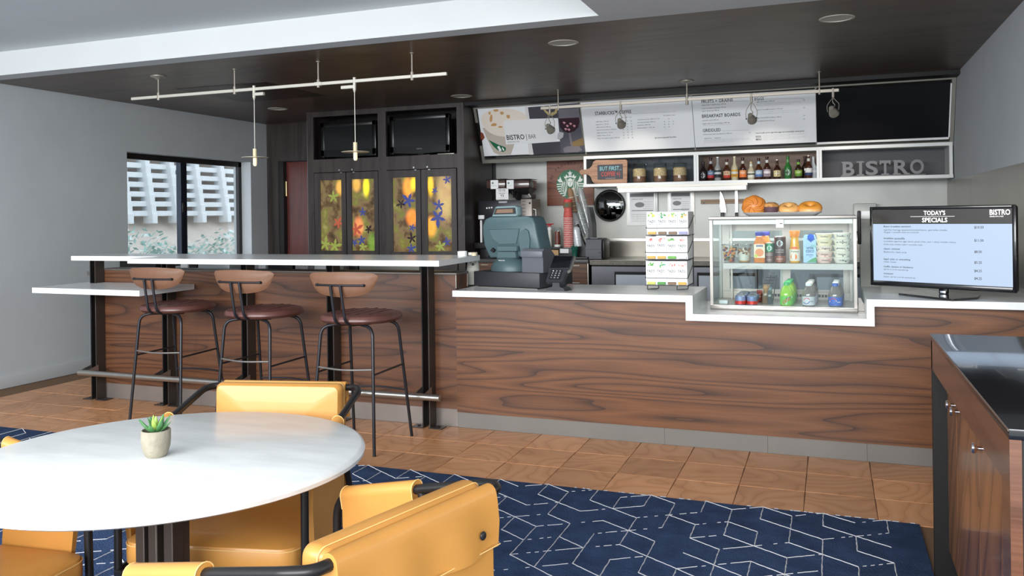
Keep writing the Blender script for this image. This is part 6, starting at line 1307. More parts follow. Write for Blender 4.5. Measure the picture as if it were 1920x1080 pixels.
# ------------------------------------------------------------------ point of sale on the service counter
m_teal = mat('register_teal', (74, 96, 100), .42, var=(3, .05)); m_teal2 = mat('register_teal_light', (118, 140, 144), .4); m_anth = mat('anthracite', (50, 51, 56), .45); m_char = mat('charcoal_plastic', (84, 87, 93), .45)
ang = -.215; o0 = Vector((-2.160, 4.985, .8635)); RZ = Matrix.Translation(o0) @ Matrix.Rotation(ang, 4, 'Z')
cd = thing('till_box', 'wide anthracite cash drawer on the left end of the service counter', 'cash drawer', o0)
W_ = .497; D_ = .42; HD = at(888, 508.5, 'y', 4.985).z-.8635
g = MB(m_anth); g.xf(RZ); g.box(0, W_, 0, D_, .008, HD, .004); part(g, 'body', cd)
g = MB(m_blackm); g.xf(RZ); g.box(.03, W_-.03, .01, D_-.02, 0, .008); part(g, 'base_frame', cd)
g = MB(m_alu); g.xf(RZ); g.box(.02, W_-.01, -.010, -.0005, .0008, .004); part(g, 'front_lip', cd)
rg = thing('cash_register', 'tall teal point of sale terminal seen from behind on the cash drawer', 'register', o0)
def loc_(px, py, dy): # photo pixel to drawer-frame coordinates at local depth dy
    n = RZ.to_3x3() @ EY; p = isect(px, py, RZ @ Vector((0, dy, 0)), n); return RZ.inverted() @ p
def outline(pts, dy): return [(loc_(x, y, dy).x, loc_(x, y, dy).z) for x, y in pts]
def shell(pts, dy, t, m, inset=.012, K=4):
    pl = outline(pts, dy); cx_ = sum(p[0] for p in pl)/len(pl); cz_ = sum(p[1] for p in pl)/len(pl); n = len(pl); vs = []; fs = []
    lay = [(1-inset*4, 0), (1-inset*1.4, inset*.35), (1, inset), (1, t-.01), (.96, t)]
    for (k, d) in lay: vs += [(cx_+(x-cx_)*k, dy+d, cz_+(z-cz_)*k) for x, z in pl]
    for i in range(len(lay)-1): fs += [(i*n+j, i*n+(j+1) % n, (i+1)*n+(j+1) % n, (i+1)*n+j) for j in range(n)]
    fs += [tuple(range(n))[::-1], tuple((len(lay)-1)*n+j for j in range(n))]; mb = MB(m); mb.xf(RZ); return mb.add(vs, fs)
hd = shell([(904, 424), (909, 411), (918, 406.5), (990, 405), (998, 408), (1003, 420), (1008, 446), (1013, 468), (1000, 480), (918, 484), (908, 462), (904.5, 440)], .10, .15, m_teal)
head = part(hd, 'head', rg)
part(shell([(915, 430), (975, 428), (972, 444), (969, 458), (935, 459), (922, 448)], .094, .02, m_teal, .02), 'front_bulge', head)
part(shell([(972, 446), (976, 434), (984, 427.5), (991, 432), (994, 448), (993, 466), (986, 474), (977, 474), (973, 462)], .092, .02, m_teal, .02), 'side_bulge', head)
part(shell([(919, 470), (923, 464.5), (928, 469), (924, 473.5)], .085, .01, m_black, .02), 'socket', head)
part(shell([(931, 461.5), (970, 461.5), (970, 471), (931, 471)], .07, .05, m_teal, .02), 'hinge_block', rg)
part(shell([(933, 471.5), (967, 471.5), (969, 484), (930, 484)], .075, .05, m_teal, .02), 'neck', rg)
ql, qr = loc_(911, 508, .05), loc_(975, 508, .05); cxr = (ql.x+qr.x)/2; rw = (qr.x-ql.x)/2; hz = loc_(940, 481, .1).z-HD
g = MB(m_teal); g.xf(RZ); g.lathe([(0, 0), (1, 0), (1.0, .16), (.96, .42), (.86, .62), (.8, .70), (.62, .93), (.4, 1.0), (0, 1.02)], (0, 0, 0), 36); 
g.v = [tuple(RZ @ Vector((cxr+(RZ.inverted() @ Vector(p)).x*rw, .135+(RZ.inverted() @ Vector(p)).y*.105, HD+.0006+(RZ.inverted() @ Vector(p)).z*hz))) for p in g.v]; part(g, 'base_dome', rg)
g = MB(m_paper); a = loc_(935, 489, .055); b = loc_(947, 489, .055); fit_text(g, 'POSITOUCH' if False else 'micros', RZ @ Vector((a.x, .052, a.z)), RZ @ Vector((b.x, .052, a.z)), h=.008, bold=True, up=EZ); part(g, 'badge', rg)
g = shell([(919.5, 407), (926, 389), (929, 386.5), (967, 385), (971.5, 388), (972.5, 403), (969, 406.5)], .085, .05, m_teal2, .03); dsp = part(g, 'customer_display', rg)
part(shell([(925, 402.5), (929, 390.5), (966, 389), (967.5, 401)], .083, .01, mat('display_glass', (42, 46, 46), .15), .01), 'display_frame', dsp)
part(shell([(929, 400), (932, 392.5), (962, 391.5), (962.5, 399)], .0815, .004, mat('display_reflection', (132, 104, 84), .25), .01), 'display_reflection', dsp)  # brown reflection on the screen, painted as its colour
rp = thing('receipt_printer', 'dark grey receipt printer at the right end of the cash drawer', 'printer', o0)
a = loc_(979, 508, .02); b = loc_(1018.5, 508, .02); zt_ = loc_(1000, 466.5, .02).z
g = MB(m_char); g.xf(RZ); g.prism([(.02, HD+.0006), (.02, zt_-.02), (.035, zt_), (.11, zt_), (.20, zt_-.075), (.19, HD+.05), (.15, HD+.0006)], (a.x, 0, 0), EY, EZ, b.x-a.x); part(g, 'body', rp)
g = MB(mat('printer_cover', (100, 103, 110), .4)); g.xf(RZ); zq = loc_(1000, 482.5, .015).z; g.box(a.x-.004, b.x+.002, .008, .0195, zq, zt_-.012, .005); part(g, 'front_cover', rp)
# card reader on its stand
co = at(1046, 545, 'z', .8635); cr_ = thing('card_reader', 'black card payment terminal on a small stand beside the cash drawer', 'card reader', co)
RC = Matrix.Translation(co) @ Matrix.Rotation(-.16, 4, 'Z')
g = MB(m_anth); g.xf(RC); g.prism([(-.07, 0), (.06, 0), (.045, .018), (.022, .024), (.02, .052), (-.025, .052), (-.028, .024), (-.055, .018)], (0, .07, 0), EX, EZ, .09); part(g, 'stand', cr_)
RC2 = RC @ Matrix.Translation((-.012, .0, .045)) @ Matrix.Rotation(math.radians(50), 4, 'X')
g = MB(m_anth); g.xf(RC2); g.prism([(-.055, -.01), (.055, -.01), (.062, .07), (.075, .085), (.078, .19), (-.062, .19), (-.066, .085), (-.06, .07)], (0, 0, -.0), EX, EY, .028); bd_ = part(g, 'body', cr_)
g = MB(mat('reader_screen', (16, 18, 22), .1, coat=.5)); g.xf(RC2); g.box(-.058, .068, .092, .182, .0285, .0305, .0005, 1); part(g, 'screen', cr_)
g = MB(mat('reader_pad', (26, 27, 30), .4)); g.xf(RC2); g.box(-.042, .034, .008, .078, .0285, .0300); pad = part(g, 'keypad', cr_)
for r in range(4):
    for c_ in range(3):
        g = MB(mat('key_grey', (58, 60, 64), .4)); g.xf(RC2); x = -.036+.023*c_; y = .062-.0165*r; g.box(x, x+.019, y, y+.012, .0302, .0318, .001, 1); part(g, 'key', pad)
g = MB(m_paper); 
for r in range(4):
    for c_ in range(3):
        x = -.030+.023*c_; y = .0645-.0165*r; P_ = lambda u, v: RC2 @ Vector((u, v, .0320)); n_ = [['1', '2', '3'], ['4', '5', '6'], ['7', '8', '9'], ['*', '0', '#']][r][c_]; fit_text(g, n_, P_(x, y), P_(x+.006, y), h=.008, up=(RC2.to_3x3() @ EY), thick=0)
part(g, 'key_numbers', pad, stuff=True)
g = MB(m_alu); g.xf(RC2); g.prism([(.0625, .07), (.0765, .085), (.0795, .19), (.0785, .19), (.0755, .085), (.0615, .07)], (0, 0, .004), EX, EY, .022); part(g, 'bright_edge', cr_, 'bright side edge')
# paper cups at the left end of the counter and small bowl on the bar top
cp0 = None; pc_ = at(885, 537.5, 'y', 5.1); m_cupw = mat('cup_white', (228, 226, 216), .6)
cb_ = Vector((at(883.5, 500, 'y', 5.16).x+.012, 5.165, .8635)); nst = 11
cupn = ['lowest', 'second', 'third', 'fourth', 'fifth', 'sixth', 'seventh', 'eighth', 'ninth', 'tenth', 'eleventh']
for k in range(nst):
    z = cb_.z+.0095*k; lab = 'nested white paper cup in the stack left of the cash drawer, %s from the counter' % cupn[k]
    if cp0 is None:
        cp0 = thing('paper_cup', lab, 'cup', (0, 0, 0), group='nested paper cups', local=True)
        part(MB(m_cupw).lathe([(.043, 0), (.043, .002), (.0310, .110), (.0295, .110), (.0412, .002)], n=20), 'wall', cp0); part(MB(m_cupw).tube([(.0435*math.cos(2*PI*i/20), .0435*math.sin(2*PI*i/20), .003) for i in range(20)], .003, 6, closed=True), 'rim', cp0)
        part(MB(m_cupw).lathe([(0, .106), (.0295, .106), (.0295, .1085), (0, .1085)], n=20), 'base', cp0); cp0.location = (cb_.x, cb_.y, z)
    else: dup(cp0, (cb_.x, cb_.y, z), .1*k, lab)
lg_ = at(887.5, 499, 'y', cb_.y-.04); eg, ew, ed = emblem((cb_.x+.016, cb_.y-.0405, cb_.z+.0095*10+.055), .0215, Vector((.93, .36, 0)), EZ, mat('emblem_ink', (34, 44, 40), .6), m_cupw, Vector((.36, -.93, 0)), deep=.002)
tl = thing('printed_cup', 'upturned white paper cup with printed emblem topping the cup stack', 'cup', (cb_.x, cb_.y, cb_.z+.0095*11))
part(MB(m_cupw).lathe([(.043, 0), (.043, .002), (.0310, .110), (0, .110)], (cb_.x, cb_.y, cb_.z+.0095*11), 24), 'wall', tl); eo = part(eg, 'emblem', tl); part(ew, 'figure', eo)
bw = at(867, 480, 'z', 1.0655); bw = Vector((bw.x, bw.y, 1.0653)); s_ = mpp(bw)
solo(MB(m_white).lathe([(0, 0), (8.4*s_, 0), (9*s_, 2*s_), (9.2*s_, 9*s_), (8.6*s_, 9*s_), (8.2*s_, 2*s_), (0, 1.5*s_)], bw, 24), 'ramekin', 'small white ramekin at the right end of the bar top', 'bowl', bw)
bw2 = Vector((bw.x+.07, bw.y+.03, 1.0653)); solo(MB(mat('cream_dish', (214, 200, 170), .5)).lathe([(0, 0), (.016, 0), (.018, .018), (.014, .022), (0, .022)], bw2, 18), 'cream_pot', 'tiny cream coloured pot beside the white ramekin', 'pot', bw2)
# ------------------------------------------------------------------ back counter
BY = 7.47; BZ = .90
fg = thing('prep_table', 'steel topped refrigerated prep table against the back wall', 'prep table', (-.6, 7.9, 0))
tx0 = at(1105, 488, 'y', BY).x; tx1 = XR-.01
part(MB(m_steel).box(tx0, tx1, BY, 8.20, BZ-.004, BZ, .001, 1), 'worktop', fg)
part(MB(mat('prep_edge', (96, 92, 84), .4, .5, var=(90, .25))).box(tx0, tx1, BY+.002, BY+.03, BZ-.045, BZ-.0045, .003, 1), 'front_edge', fg)
part(MB(mat('prep_back', (120, 116, 108), .35, .8, var=(3, .15))).box(tx0+.001, tx1, 8.17, 8.2035, BZ+.0005, at(1180, 452, 'y', 8.18).z), 'raised_back', fg)
part(MB(m_steel).box(tx0+.001, tx1, 8.15, 8.205, at(1180, 452, 'y', 8.18).z+.0005, at(1180, 447, 'y', 8.18).z), 'back_ledge', fg)
m_frd = mat('prep_door', (104, 106, 112), .35, .6, var=(3, .12))
part(MB(m_black).box(tx0+.01, tx1, BY+.04, 8.2, 0, BZ-.046), 'carcass', fg)
xa = at(1108, 520, 'y', BY).x
dxs = [xa, at(1262, 520, 'y', BY).x, at(1420, 520, 'y', BY).x, tx1-.01]
for a, b in zip(dxs, dxs[1:]):
    f = MB(m_frd); f.box(a+.003, b-.003, BY+.012, BY+.039, .12, BZ-.056, .002, 1); d_ = part(f, 'door', fg)
    part(MB(m_black).box(a+(b-a)*.29, b-.02, BY+.0095, BY+.0118, .40, at(1200, 510, 'y', BY).z), 'recess', d_)
    part(MB(mat('door_sheet', (206, 214, 224), .5)).box(a+(b-a)*.31, b-.02, BY+.006, BY+.0092, .40, at(1200, 515.5, 'y', BY).z), 'white_sheet', d_)
cs = thing('coffee_counter', 'walnut fronted back counter under the coffee machines', 'cabinet', (-2.7, 7.9, 0))
cx0 = -3.30; cx1 = tx0-.012
part(MB(mat('coffee_top', (82, 80, 80), .35)).box(cx0, cx1, BY+.0, 8.30, BZ-.03, BZ+.004, .002), 'worktop', cs)
part(MB(m_black).box(cx0, cx1, BY+.03, 8.30, 0, BZ-.031), 'carcass', cs); xq = [cx0+.005, -2.95, at(1000, 510, 'y', BY).x, at(1058, 510, 'y', BY).x, cx1-.012]
part(MB(mat('edge_trim', (196, 190, 180), .35, .8)).box(cx1-.008, cx1, BY+.002, BY+.029, .1, BZ-.031), 'corner_trim', cs)
for a, b in zip(xq, xq[1:]):
    zz = BZ-.034
    for h in (.16, .30, .30):
        if zz-h < .08: h = zz-.08
        d_ = part(MB(m_walnut).box(a+.002, b-.002, BY+.008, BY+.0295, zz-h+.003, zz), 'drawer', cs); part(MB(m_alu).box((a+b)/2-.035, (a+b)/2+.035, BY+.004, BY+.0075, zz-.020, zz-.012), 'pull', d_); zz -= h
CT = BZ+.0045
def px_box(x0, x1, y0, y1, Y, D, m, b=.003, z=None):
    a = at(x0, y1, 'y', Y); c = at(x1, y0, 'y', Y); return MB(m).box(a.x, c.x, Y, Y+D, a.z if z is None else z, c.z, b)
# espresso machine
EY0 = 7.72
em = thing('espresso_machine', 'black espresso machine behind the teal cash register', 'coffee machine', (at(940, 450, 'y', EY0).x, 7.9, CT))
m_esp = mat('espresso_black', (34, 34, 39), .35)
part(px_box(897, 977, 375, 411, EY0, .45, m_esp, .006), 'upper_body', em)
part(px_box(900, 916, 411.5, 470, EY0+.02, .40, m_esp, .004, z=CT), 'left_column', em); part(px_box(962, 976, 411.5, 470, EY0+.02, .40, m_esp, .004, z=CT), 'right_column', em)
part(px_box(916.5, 961.5, 411.5, 462, EY0+.25, .15, m_esp, .004, z=CT+.0), 'rear_panel', em)
part(px_box(889, 916, 455, 466, EY0-.06, .079, m_black, .004), 'drip_spout', em)
part(px_box(900.5, 903.5, 413, 455, EY0+.0, .019, m_white, .001), 'white_stripe', em)
q_ = MB(mat('machine_edge', (112, 112, 116), .3, .6)); a = at(935, 381, 'y', EY0-.001); b = at(951, 377, 'y', EY0-.001); q_.box(a.x, b.x, EY0-.004, EY0-.0005, a.z, b.z, .001, 1); part(q_, 'name_plate', em)
q_ = MB(m_paper)
for (x, y) in ((913, 390), (917.5, 389.5), (922, 389)): 
    a = at(x-1.2, y+1.6, 'y', EY0); b = at(x+1.2, y-1.2, 'y', EY0); part(MB(m_paper).box(a.x, b.x, EY0-.003, EY0-.0005, a.z, b.z), 'button', em)
part(px_box(897, 907.5, 403.5, 411, EY0-.02, .019, m_paper, .001), 'label_card', em)
m_smoke = mat('smoked_plastic', (74, 56, 52), .15, spec=.6, coat=.3, var=(8, .25))
for (x0, x1, lab) in ((912, 947, 'left smoked bean hopper with white card above the espresso machine'), (948.5, 992, 'right smoked bean hopper with white card above the espresso machine')):
    a = at(x0, 354, 'y', EY0+.05); b = at(x1, 336, 'y', EY0+.05); t = thing('bean_hopper', lab, 'hopper', ((a.x+b.x)/2, EY0+.15, a.z), group='bean hoppers'); 
    part(px_box(x0, x1, 337.5, 353.5, EY0+.05, .24, m_smoke, .006), 'bin', t); part(px_box(x0-.3, x1+.3, 335, 337.2, EY0+.045, .25, m_blackm, .003), 'lid', t)
    zc_ = at(x0, 374.8, 'y', EY0+.05).z; xm_ = (a.x+b.x)/2; w_ = (b.x-a.x)/2
    f = MB(m_blackm); zt_ = a.z+.001; f.add([(xm_-w_*.97, EY0+.055, zt_), (xm_+w_*.97, EY0+.055, zt_), (xm_+w_*.97, EY0+.285, zt_), (xm_-w_*.97, EY0+.285, zt_), (xm_-w_*.3, EY0+.12, zc_), (xm_+w_*.3, EY0+.12, zc_), (xm_+w_*.3, EY0+.22, zc_), (xm_-w_*.3, EY0+.22, zc_)], [(0, 1, 5, 4), (1, 2, 6, 5), (2, 3, 7, 6), (3, 0, 4, 7), (0, 3, 2, 1), (4, 5, 6, 7)]); part(f, 'funnel', t)
    cx0_, cx1_ = ((920, 934) if x0 < 920 else (950, 963)); c_ = part(px_box(cx0_, cx1_, 337.5, 354.5, EY0+.046, .003, m_paper, 0), 'card', t)
    ea = at((cx0_+3.8 if x0 < 920 else cx0_+3.5), 343.2, 'y', EY0+.045); g = MB(mat('emblem_grey', (92, 120, 116), .6)); g.add([(ea.x+.010*math.cos(2*PI*i/16), EY0+.0452, ea.z+.010*math.sin(2*PI*i/16)) for i in range(16)], [tuple(range(16))]); part(g, 'round_emblem', c_)
    g = MB(mat('print_grey', (128, 128, 132), .6)); p_ = at(cx0_+2, 349, 'y', EY0+.045); p2 = at(cx1_-4, 349, 'y', EY0+.045); fit_text(g, 'espresso roast', (p_.x, EY0+.0452, p_.z), (p2.x, EY0+.0452, p_.z), h=.006); part(g, 'lettering', c_)
po = thing('allergen_card', 'white card printed in bold black leaning on the espresso machine', 'card', (at(942, 374, 'y', EY0+.02).x, EY0+.02, at(942, 374.4, 'y', EY0+.02).z))
part(px_box(930, 953, 352.5, 374.4, EY0+.02, .004, m_paper, 0), 'card', po)
g = MB(m_ink)
for (s, x0, x1, y, h) in (('WARNING', 931, 941, 354.4, 1.4), ('CAUTION', 941.8, 951, 354.2, 1.4), ('Y3 Y3', 934.5, 947, 359.5, 4.2), ('NOTICE', 935.5, 947, 363.8, 1.7), ('Y3', 938, 944.5, 369.3, 4.4), ('hot surface do not touch', 933, 951, 362, .8), ('hot surface do not touch', 933, 951, 371.6, .8)):
    p_ = at(x0, y, 'y', EY0+.019); p2 = at(x1, y, 'y', EY0+.019); fit_text(g, s, (p_.x, EY0+.019, p_.z), (p2.x, EY0+.019, p_.z), hpx=h, bold=h > 1)
part(g, 'lettering', po)
gr = thing('grinder', 'grey metal coffee grinder right of the espresso machine', 'grinder', (at(986, 460, 'y', EY0).x, EY0+.1, CT)); m_gr = mat('grinder_grey', (142, 134, 128), .4, .4)
part(px_box(977.5, 997, 373, 465, EY0+.0, .26, m_gr, .004, z=CT), 'body', gr)
for k in range(5):
    a = at(979, 378+6.5*k, 'y', EY0); b = at(985, 376.8+6.5*k, 'y', EY0); part(MB(m_blackm).box(a.x, b.x, EY0-.002, EY0-.0004, a.z, b.z), 'vent_slot', gr)
part(px_box(991.5, 994.5, 379, 382.5, EY0-.006, .0055, m_black, .001), 'switch', gr)
part(px_box(978, 995, 364.5, 372.6, EY0+.04, .16, mat('grinder_top', (70, 66, 68), .4), .006), 'motor_cap', gr)
part(MB(m_alu).tube([at(991, 364, 'y', EY0+.03), at(995.5, 369.5, 'y', EY0+.03)], .010, 8), 'lever', gr)
a = at(970, 371, 'y', EY0+.02); part(MB(glass('grey_clear', (205, 205, 205), .2)).lathe([(.022, 0), (.030, .06), (.031, .062)], (a.x, EY0-.036, a.z-.0), 16), 'dosing_cup', gr)
# pump bottles, sauce bottles and syrup jar on a small black shelf
Y5 = 7.74; shz = at(1030, 463, 'y', Y5).z
bs_ = thing('bottle_stand', 'low black stand carrying the sauce bottles and cocoa jar', 'stand', (at(1028, 463, 'y', Y5).x, 7.85, CT)); x0_ = at(1001, 460, 'y', Y5).x; x1_ = at(1057, 460, 'y', Y5).x
part(MB(m_blackm).box(x0_, x1_, Y5-.05, 8.0, shz-.012, shz, .002), 'top', bs_)
for x in (x0_+.01, x1_-.03): part(MB(m_blackm).box(x, x+.02, Y5-.045, 7.995, CT, shz-.0125), 'side', bs_)
part(MB(mat('kraft', (190, 154, 110), .7)).box(x1_-.11, x1_-.04, Y5-.02, 7.95, CT, shz-.02), 'kraft_box', bs_) if False else None
solo(MB(mat('kraft', (190, 154, 110), .7)).box(x1_-.115, x1_-.045, Y5-.03, 7.95, CT, shz-.03), 'kraft_carton', 'plain brown carton under the black bottle stand', 'box')
for (x, yt, lab) in ((1004.5, 388, 'tall pump bottle behind the cash register'), (999.5, 396, 'shorter pump bottle half hidden by the cash register')):
    p = at(x, yt, 'y', Y5+.02); h = p.z-shz; t = thing('pump_bottle', lab, 'bottle', (p.x, Y5+.02, shz+.0005), group='syrup pump bottles'); c = (p.x, Y5+.02, shz+.0005)
    part(MB(mat('syrup_clear', (198, 190, 182), .1, coat=.4)).lathe([(.032, 0), (.034, .004), (.034, h*.52), (.012, h*.66), (.012, h*.7)], c, 18), 'body', t)
    part(MB(m_white).lathe([(.014, h*.7), (.014, h*.76), (.004, h*.77), (.004, h*.93)], c, 12).tube([(p.x, c[1], c[2]+h*.93), (p.x-.03, c[1]-.005, c[2]+h*.95), (p.x-.036, c[1]-.005, c[2]+h*.9)], .005, 8), 'pump', t)
rn = ['leftmost', 'second', 'third', 'rightmost']
for k, (x, yt, ym_, liq) in enumerate(((1011, 419, 427, (198, 160, 128)), (1017, 419.5, 427, (214, 196, 168)), (1023, 419.5, 427, (226, 220, 208)), (1030, 419, 426, (206, 206, 196)))):
    p = at(x, yt, 'y', Y5-.0); h = p.z-shz; c = (p.x, Y5+.01*(k % 2), shz+.0005); t = thing('sauce_bottle', 'squeeze bottle with red nozzle, %s of four on the black stand' % rn[k], 'bottle', c, group='red nozzle sauce bottles')
    part(MB(mat('squeeze%d' % k, liq, .3)).lathe([(.017, 0), (.019, .004), (.019, h*.60), (.017, h*.70)], c, 16), 'body', t); part(MB(m_white).lathe([(.017, h*.70), (.019, h*.71), (.019, h*.82), (.008, h*.86)], c, 16), 'collar', t)
    rd = mat('nozzle_red', (190, 40, 46), .4); part(MB(rd).lathe([(.011, h*.86), (.009, h*.95), (.004, h*.97)], c, 12).tube([(c[0], c[1], c[2]+h*.95), (c[0]+.045, c[1]-.01, c[2]+h*(.985 if k else .96))], [.008, .004], 8), 'nozzle', t)
p = at(1044, 427, 'y', Y5); h = p.z-shz; c = (p.x, Y5+.02, shz+.0005); t = thing('cocoa_jar', 'clear jar of brown cocoa on a white base beside the sauce bottles', 'jar', c)
part(MB(m_white).lathe([(.030, 0), (.033, .01), (.030, .022)], c, 20), 'base', t); part(MB(mat('cocoa_fill', (132, 66, 52), .3, coat=.4)).lathe([(0, .023), (.027, .023), (.027, h*.80), (0, h*.80)], c, 20), 'fill', t)
part(MB(m_glass).lathe([(.034, .0225), (.036, .03), (.036, h*.97)], c, 20), 'glass_wall', t); part(MB(glass('lid_plastic', (232, 236, 236), .14)).lathe([(.037, h*.97), (.037, h), (0, h)], c, 20), 'lid', t)
# red paper cup tower in its holder
cy_ = 7.617; p = at(1065, 464, 'y', cy_); m_redc = mat('cup_red', (206, 96, 88), .6, var=(120, .5)); s_ = mpp(p)
hb = thing('cup_caddy', 'black counter caddy holding cup towers and lids', 'caddy', (at(1082, 487, 'y', 7.66).x, 7.75, CT)); a = at(1037, 487, 'y', 7.58); b = at(1102, 464, 'y', 7.58)
part(MB(m_blackm).box(at(1060, 487, 'y', 7.69).x, b.x, 7.6885, 8.0, CT, CT+.02, .003).box(a.x, b.x, 7.57, 7.688, CT, CT+.02, .003), 'tray', hb)
a = at(1049, 487, 'y', 7.58); b = at(1075, 464, 'y', 7.58); part(MB(mat('caddy_dark', (40, 41, 44), .45)).box(a.x, b.x, 7.585, 7.686, CT+.0205, b.z, .004), 'cup_well', hb)
a = at(1050, 474.5, 'y', 7.58); b = at(1066, 466.5, 'y', 7.58); part(MB(m_paper).box(a.x, b.x, 7.580, 7.5845, a.z, b.z), 'white_card', hb)
zb3 = at(1065, 464, 'y', cy_).z+.001; z1 = at(1065, 396, 'y', cy_).z; NC = 17; stp = (z1-zb3-.05)/NC; rc0 = None; cX = at(1064.5, 430, 'y', cy_).x
numn = 'lowest second third fourth fifth sixth seventh eighth ninth tenth eleventh twelfth thirteenth fourteenth fifteenth sixteenth topmost'.split()
for k in range(NC):
    z = zb3+stp*k; lab = 'red patterned paper cup in the tall tower, %s counting upward' % numn[k]
    if rc0 is None:
        rc0 = thing('red_paper_cup', lab, 'cup', (0, 0, 0), group='red paper cup tower', local=True); r = 9.0*s_
        part(MB(m_redc).lathe([(r*.97, 0), (r, .003), (r*.80, .095), (r*.76, .095), (r*.94, .003)], n=20), 'wall', rc0); part(MB(mat('cup_rim', (240, 214, 206), .6)).tube([(r*math.cos(2*PI*i/20), r*math.sin(2*PI*i/20), .002) for i in range(20)], .0035, 6, closed=True), 'rim', rc0); part(MB(m_redc).lathe([(0, .091), (r*.78, .091), (r*.78, .094), (0, .094)], n=20), 'base', rc0); rc0.location = (cX, cy_+.02, z)
    else: dup(rc0, (cX, cy_+.02, z), .37*k, lab)
zt0 = zb3+stp*(NC-1)+.0955; r = 9.0*s_
t = thing('sleeved_cup', 'red paper cup in a brown sleeve crowning the cup tower', 'cup', (cX, cy_+.02, zt0)); c = (cX, cy_+.02, zt0); hS = .085
part(MB(mat('cup_red2', (206, 70, 70), .6, var=(90, .4))).lathe([(r*.98, 0), (r*.86, hS), (0, hS)], c, 22), 'wall', t); part(MB(mat('sleeve_brown', (128, 98, 74), .8)).lathe([(r*1.0, hS*.04), (r*1.01, hS*.04), (r*.93, hS*.66), (r*.92, hS*.66)], c, 22), 'sleeve', t)
g = MB(mat('sleeve_green', (74, 110, 82), .7)); g.add([(c[0]+.013*math.cos(2*PI*i/14), c[1]-r*.99, c[2]+hS*.34+.013*math.sin(2*PI*i/14)) for i in range(14)], [tuple(range(14))]); part(g, 'round_emblem', t)
# white cups and clear cups leaning in slanted tubes
Yc = 7.74
def slant(pts0, pts1, Y, D, m, name, parent): 
    q0 = [at(x, y, 'y', Y) for x, y in pts0]; return part(MB(m).prism([(v.x, v.z) for v in q0][::-1], (0, Y+D, 0), EX, EZ, D), name, parent)
slant([(1092, 466), (1100, 466), (1111, 452), (1110, 420), (1104, 388), (1100, 388), (1104, 424), (1102, 448)], None, Yc+.0, .16, mat('caddy_dark', (40, 41, 44), .45), 'right_rail', hb)
slant([(1077, 487), (1097, 487), (1100, 467), (1091, 448), (1082, 420), (1078, 424), (1086, 452), (1078, 470)], None, Yc-.06, .059, mat('caddy_dark2', (32, 32, 35), .45), 'front_rail', hb)
slant([(1067, 452), (1071, 448), (1078, 466), (1079, 480), (1071, 474)], None, Yc-.09, .029, mat('caddy_dark2', (32, 32, 35), .45), 'front_flap', hb)
def leaning(base, tip, r0, r1, Y, m, name, lab, cat, rim=None, dome=True, Y2=None):
    a = at(*base, 'y', Y); b = at(*tip, 'y', Y2 or Y); d = b-a; L_ = d.length; u = d.normalized(); q = Vector((0, 0, 1)).rotation_difference(u); M_ = Matrix.Translation(a) @ q.to_matrix().to_4x4()
    t = thing(name, lab, cat, a); g = MB(m); g.xf(M_); pr = [(r0, 0), (r0, L_*.05), (r1, L_*.8), (r1*.96, L_*.88), (r1*.6, L_*.97), (0, L_)] if dome else [(r0, 0), (r1, L_), (0, L_)]
    g.lathe(pr, n=22); part(g, 'wall', t)
    for k in range(4):
        g = MB(rim or m); g.xf(M_); z = L_*(.1+.17*k); rr_ = r0+(r1-r0)*(z/L_); g.tube([(rr_*1.03*math.cos(2*PI*i/22), rr_*1.03*math.sin(2*PI*i/22), z) for i in range(22)], .0022, 5, closed=True); part(g, 'rim', t)
m_ccup = mat('clear_cup', (176, 184, 186), .12, spec=.8, coat=.5, alpha=.62); m_crim = mat('clear_rim', (222, 228, 228), .15, coat=.4)
leaning((1103, 418), (1086, 350), .040, .034, Yc+.19, m_ccup, 'plastic_cup', 'clear plastic cup sleeve leaning farthest back in the caddy', 'cup', m_crim)
leaning((1098, 438), (1080, 378), .042, .036, Yc+.11, m_ccup, 'plastic_cup', 'clear plastic cup sleeve in the middle of the slanted caddy', 'cup', m_crim)
leaning((1090, 446), (1074, 398), .042, .036, Yc+.03, mat('clear_cup2', (196, 198, 200), .15, coat=.4, alpha=.7), 'plastic_cup', 'frosted plastic cup sleeve leaning nearest in the caddy', 'cup', m_crim)
leaning((1084, 462), (1079, 424), .042, .040, Yc-.05, mat('dome_lid', (206, 212, 216), .2, coat=.4), 'dome_lids', 'pale dome lids stacked low in the slanted caddy', 'lids', m_crim)
leaning((1076, 400), (1068, 352), .034, .029, Yc+.05, mat('cup_tan', (140, 112, 86), .7), 'kraft_cup', 'brown sleeved white cup stack behind the red tower', 'cup', m_cupw)
leaning((1080, 396), (1074.5, 351), .028, .025, Yc+.16, m_cupw, 'white_cup', 'narrow white cup stack behind the brown sleeved one', 'cup', m_cupw)
# straws, label printer
p = at(1078, 487, 'y', 7.60); t = thing('straw_cup', 'ribbed green clear cup of straws in front of the caddy', 'cup', (p.x, 7.60, CT+.0205)); c = (p.x, 7.60, CT+.0205); zt = at(1078, 461, 'y', 7.6).z-c[2]
part(MB(mat('green_plastic', (36, 92, 80), .15, coat=.5, var=(60, .4))).lathe([(.022, 0), (.024, .004), (.036, zt*.92), (.034, zt*.92), (.021, .006), (0, .006)], c, 22), 'cup', t)
for k in range(9):
    a = 2*PI*k/9; part(MB(mat('straw_green', (58, 128, 104), .4)).tube([(c[0]+.014*math.cos(a), c[1]+.014*math.sin(a), c[2]+.006), (c[0]+.028*math.cos(a), c[1]+.028*math.sin(a), c[2]+zt)], .0028, 6), 'straw', t)
t = thing('label_printer', 'dark grey label printer at the left end of the prep table', 'printer', (at(1112, 480, 'y', 7.62).x, 7.7, BZ+.0005)); a = at(1099, 480, 'y', 7.62); b = at(1128, 447, 'y', 7.62)
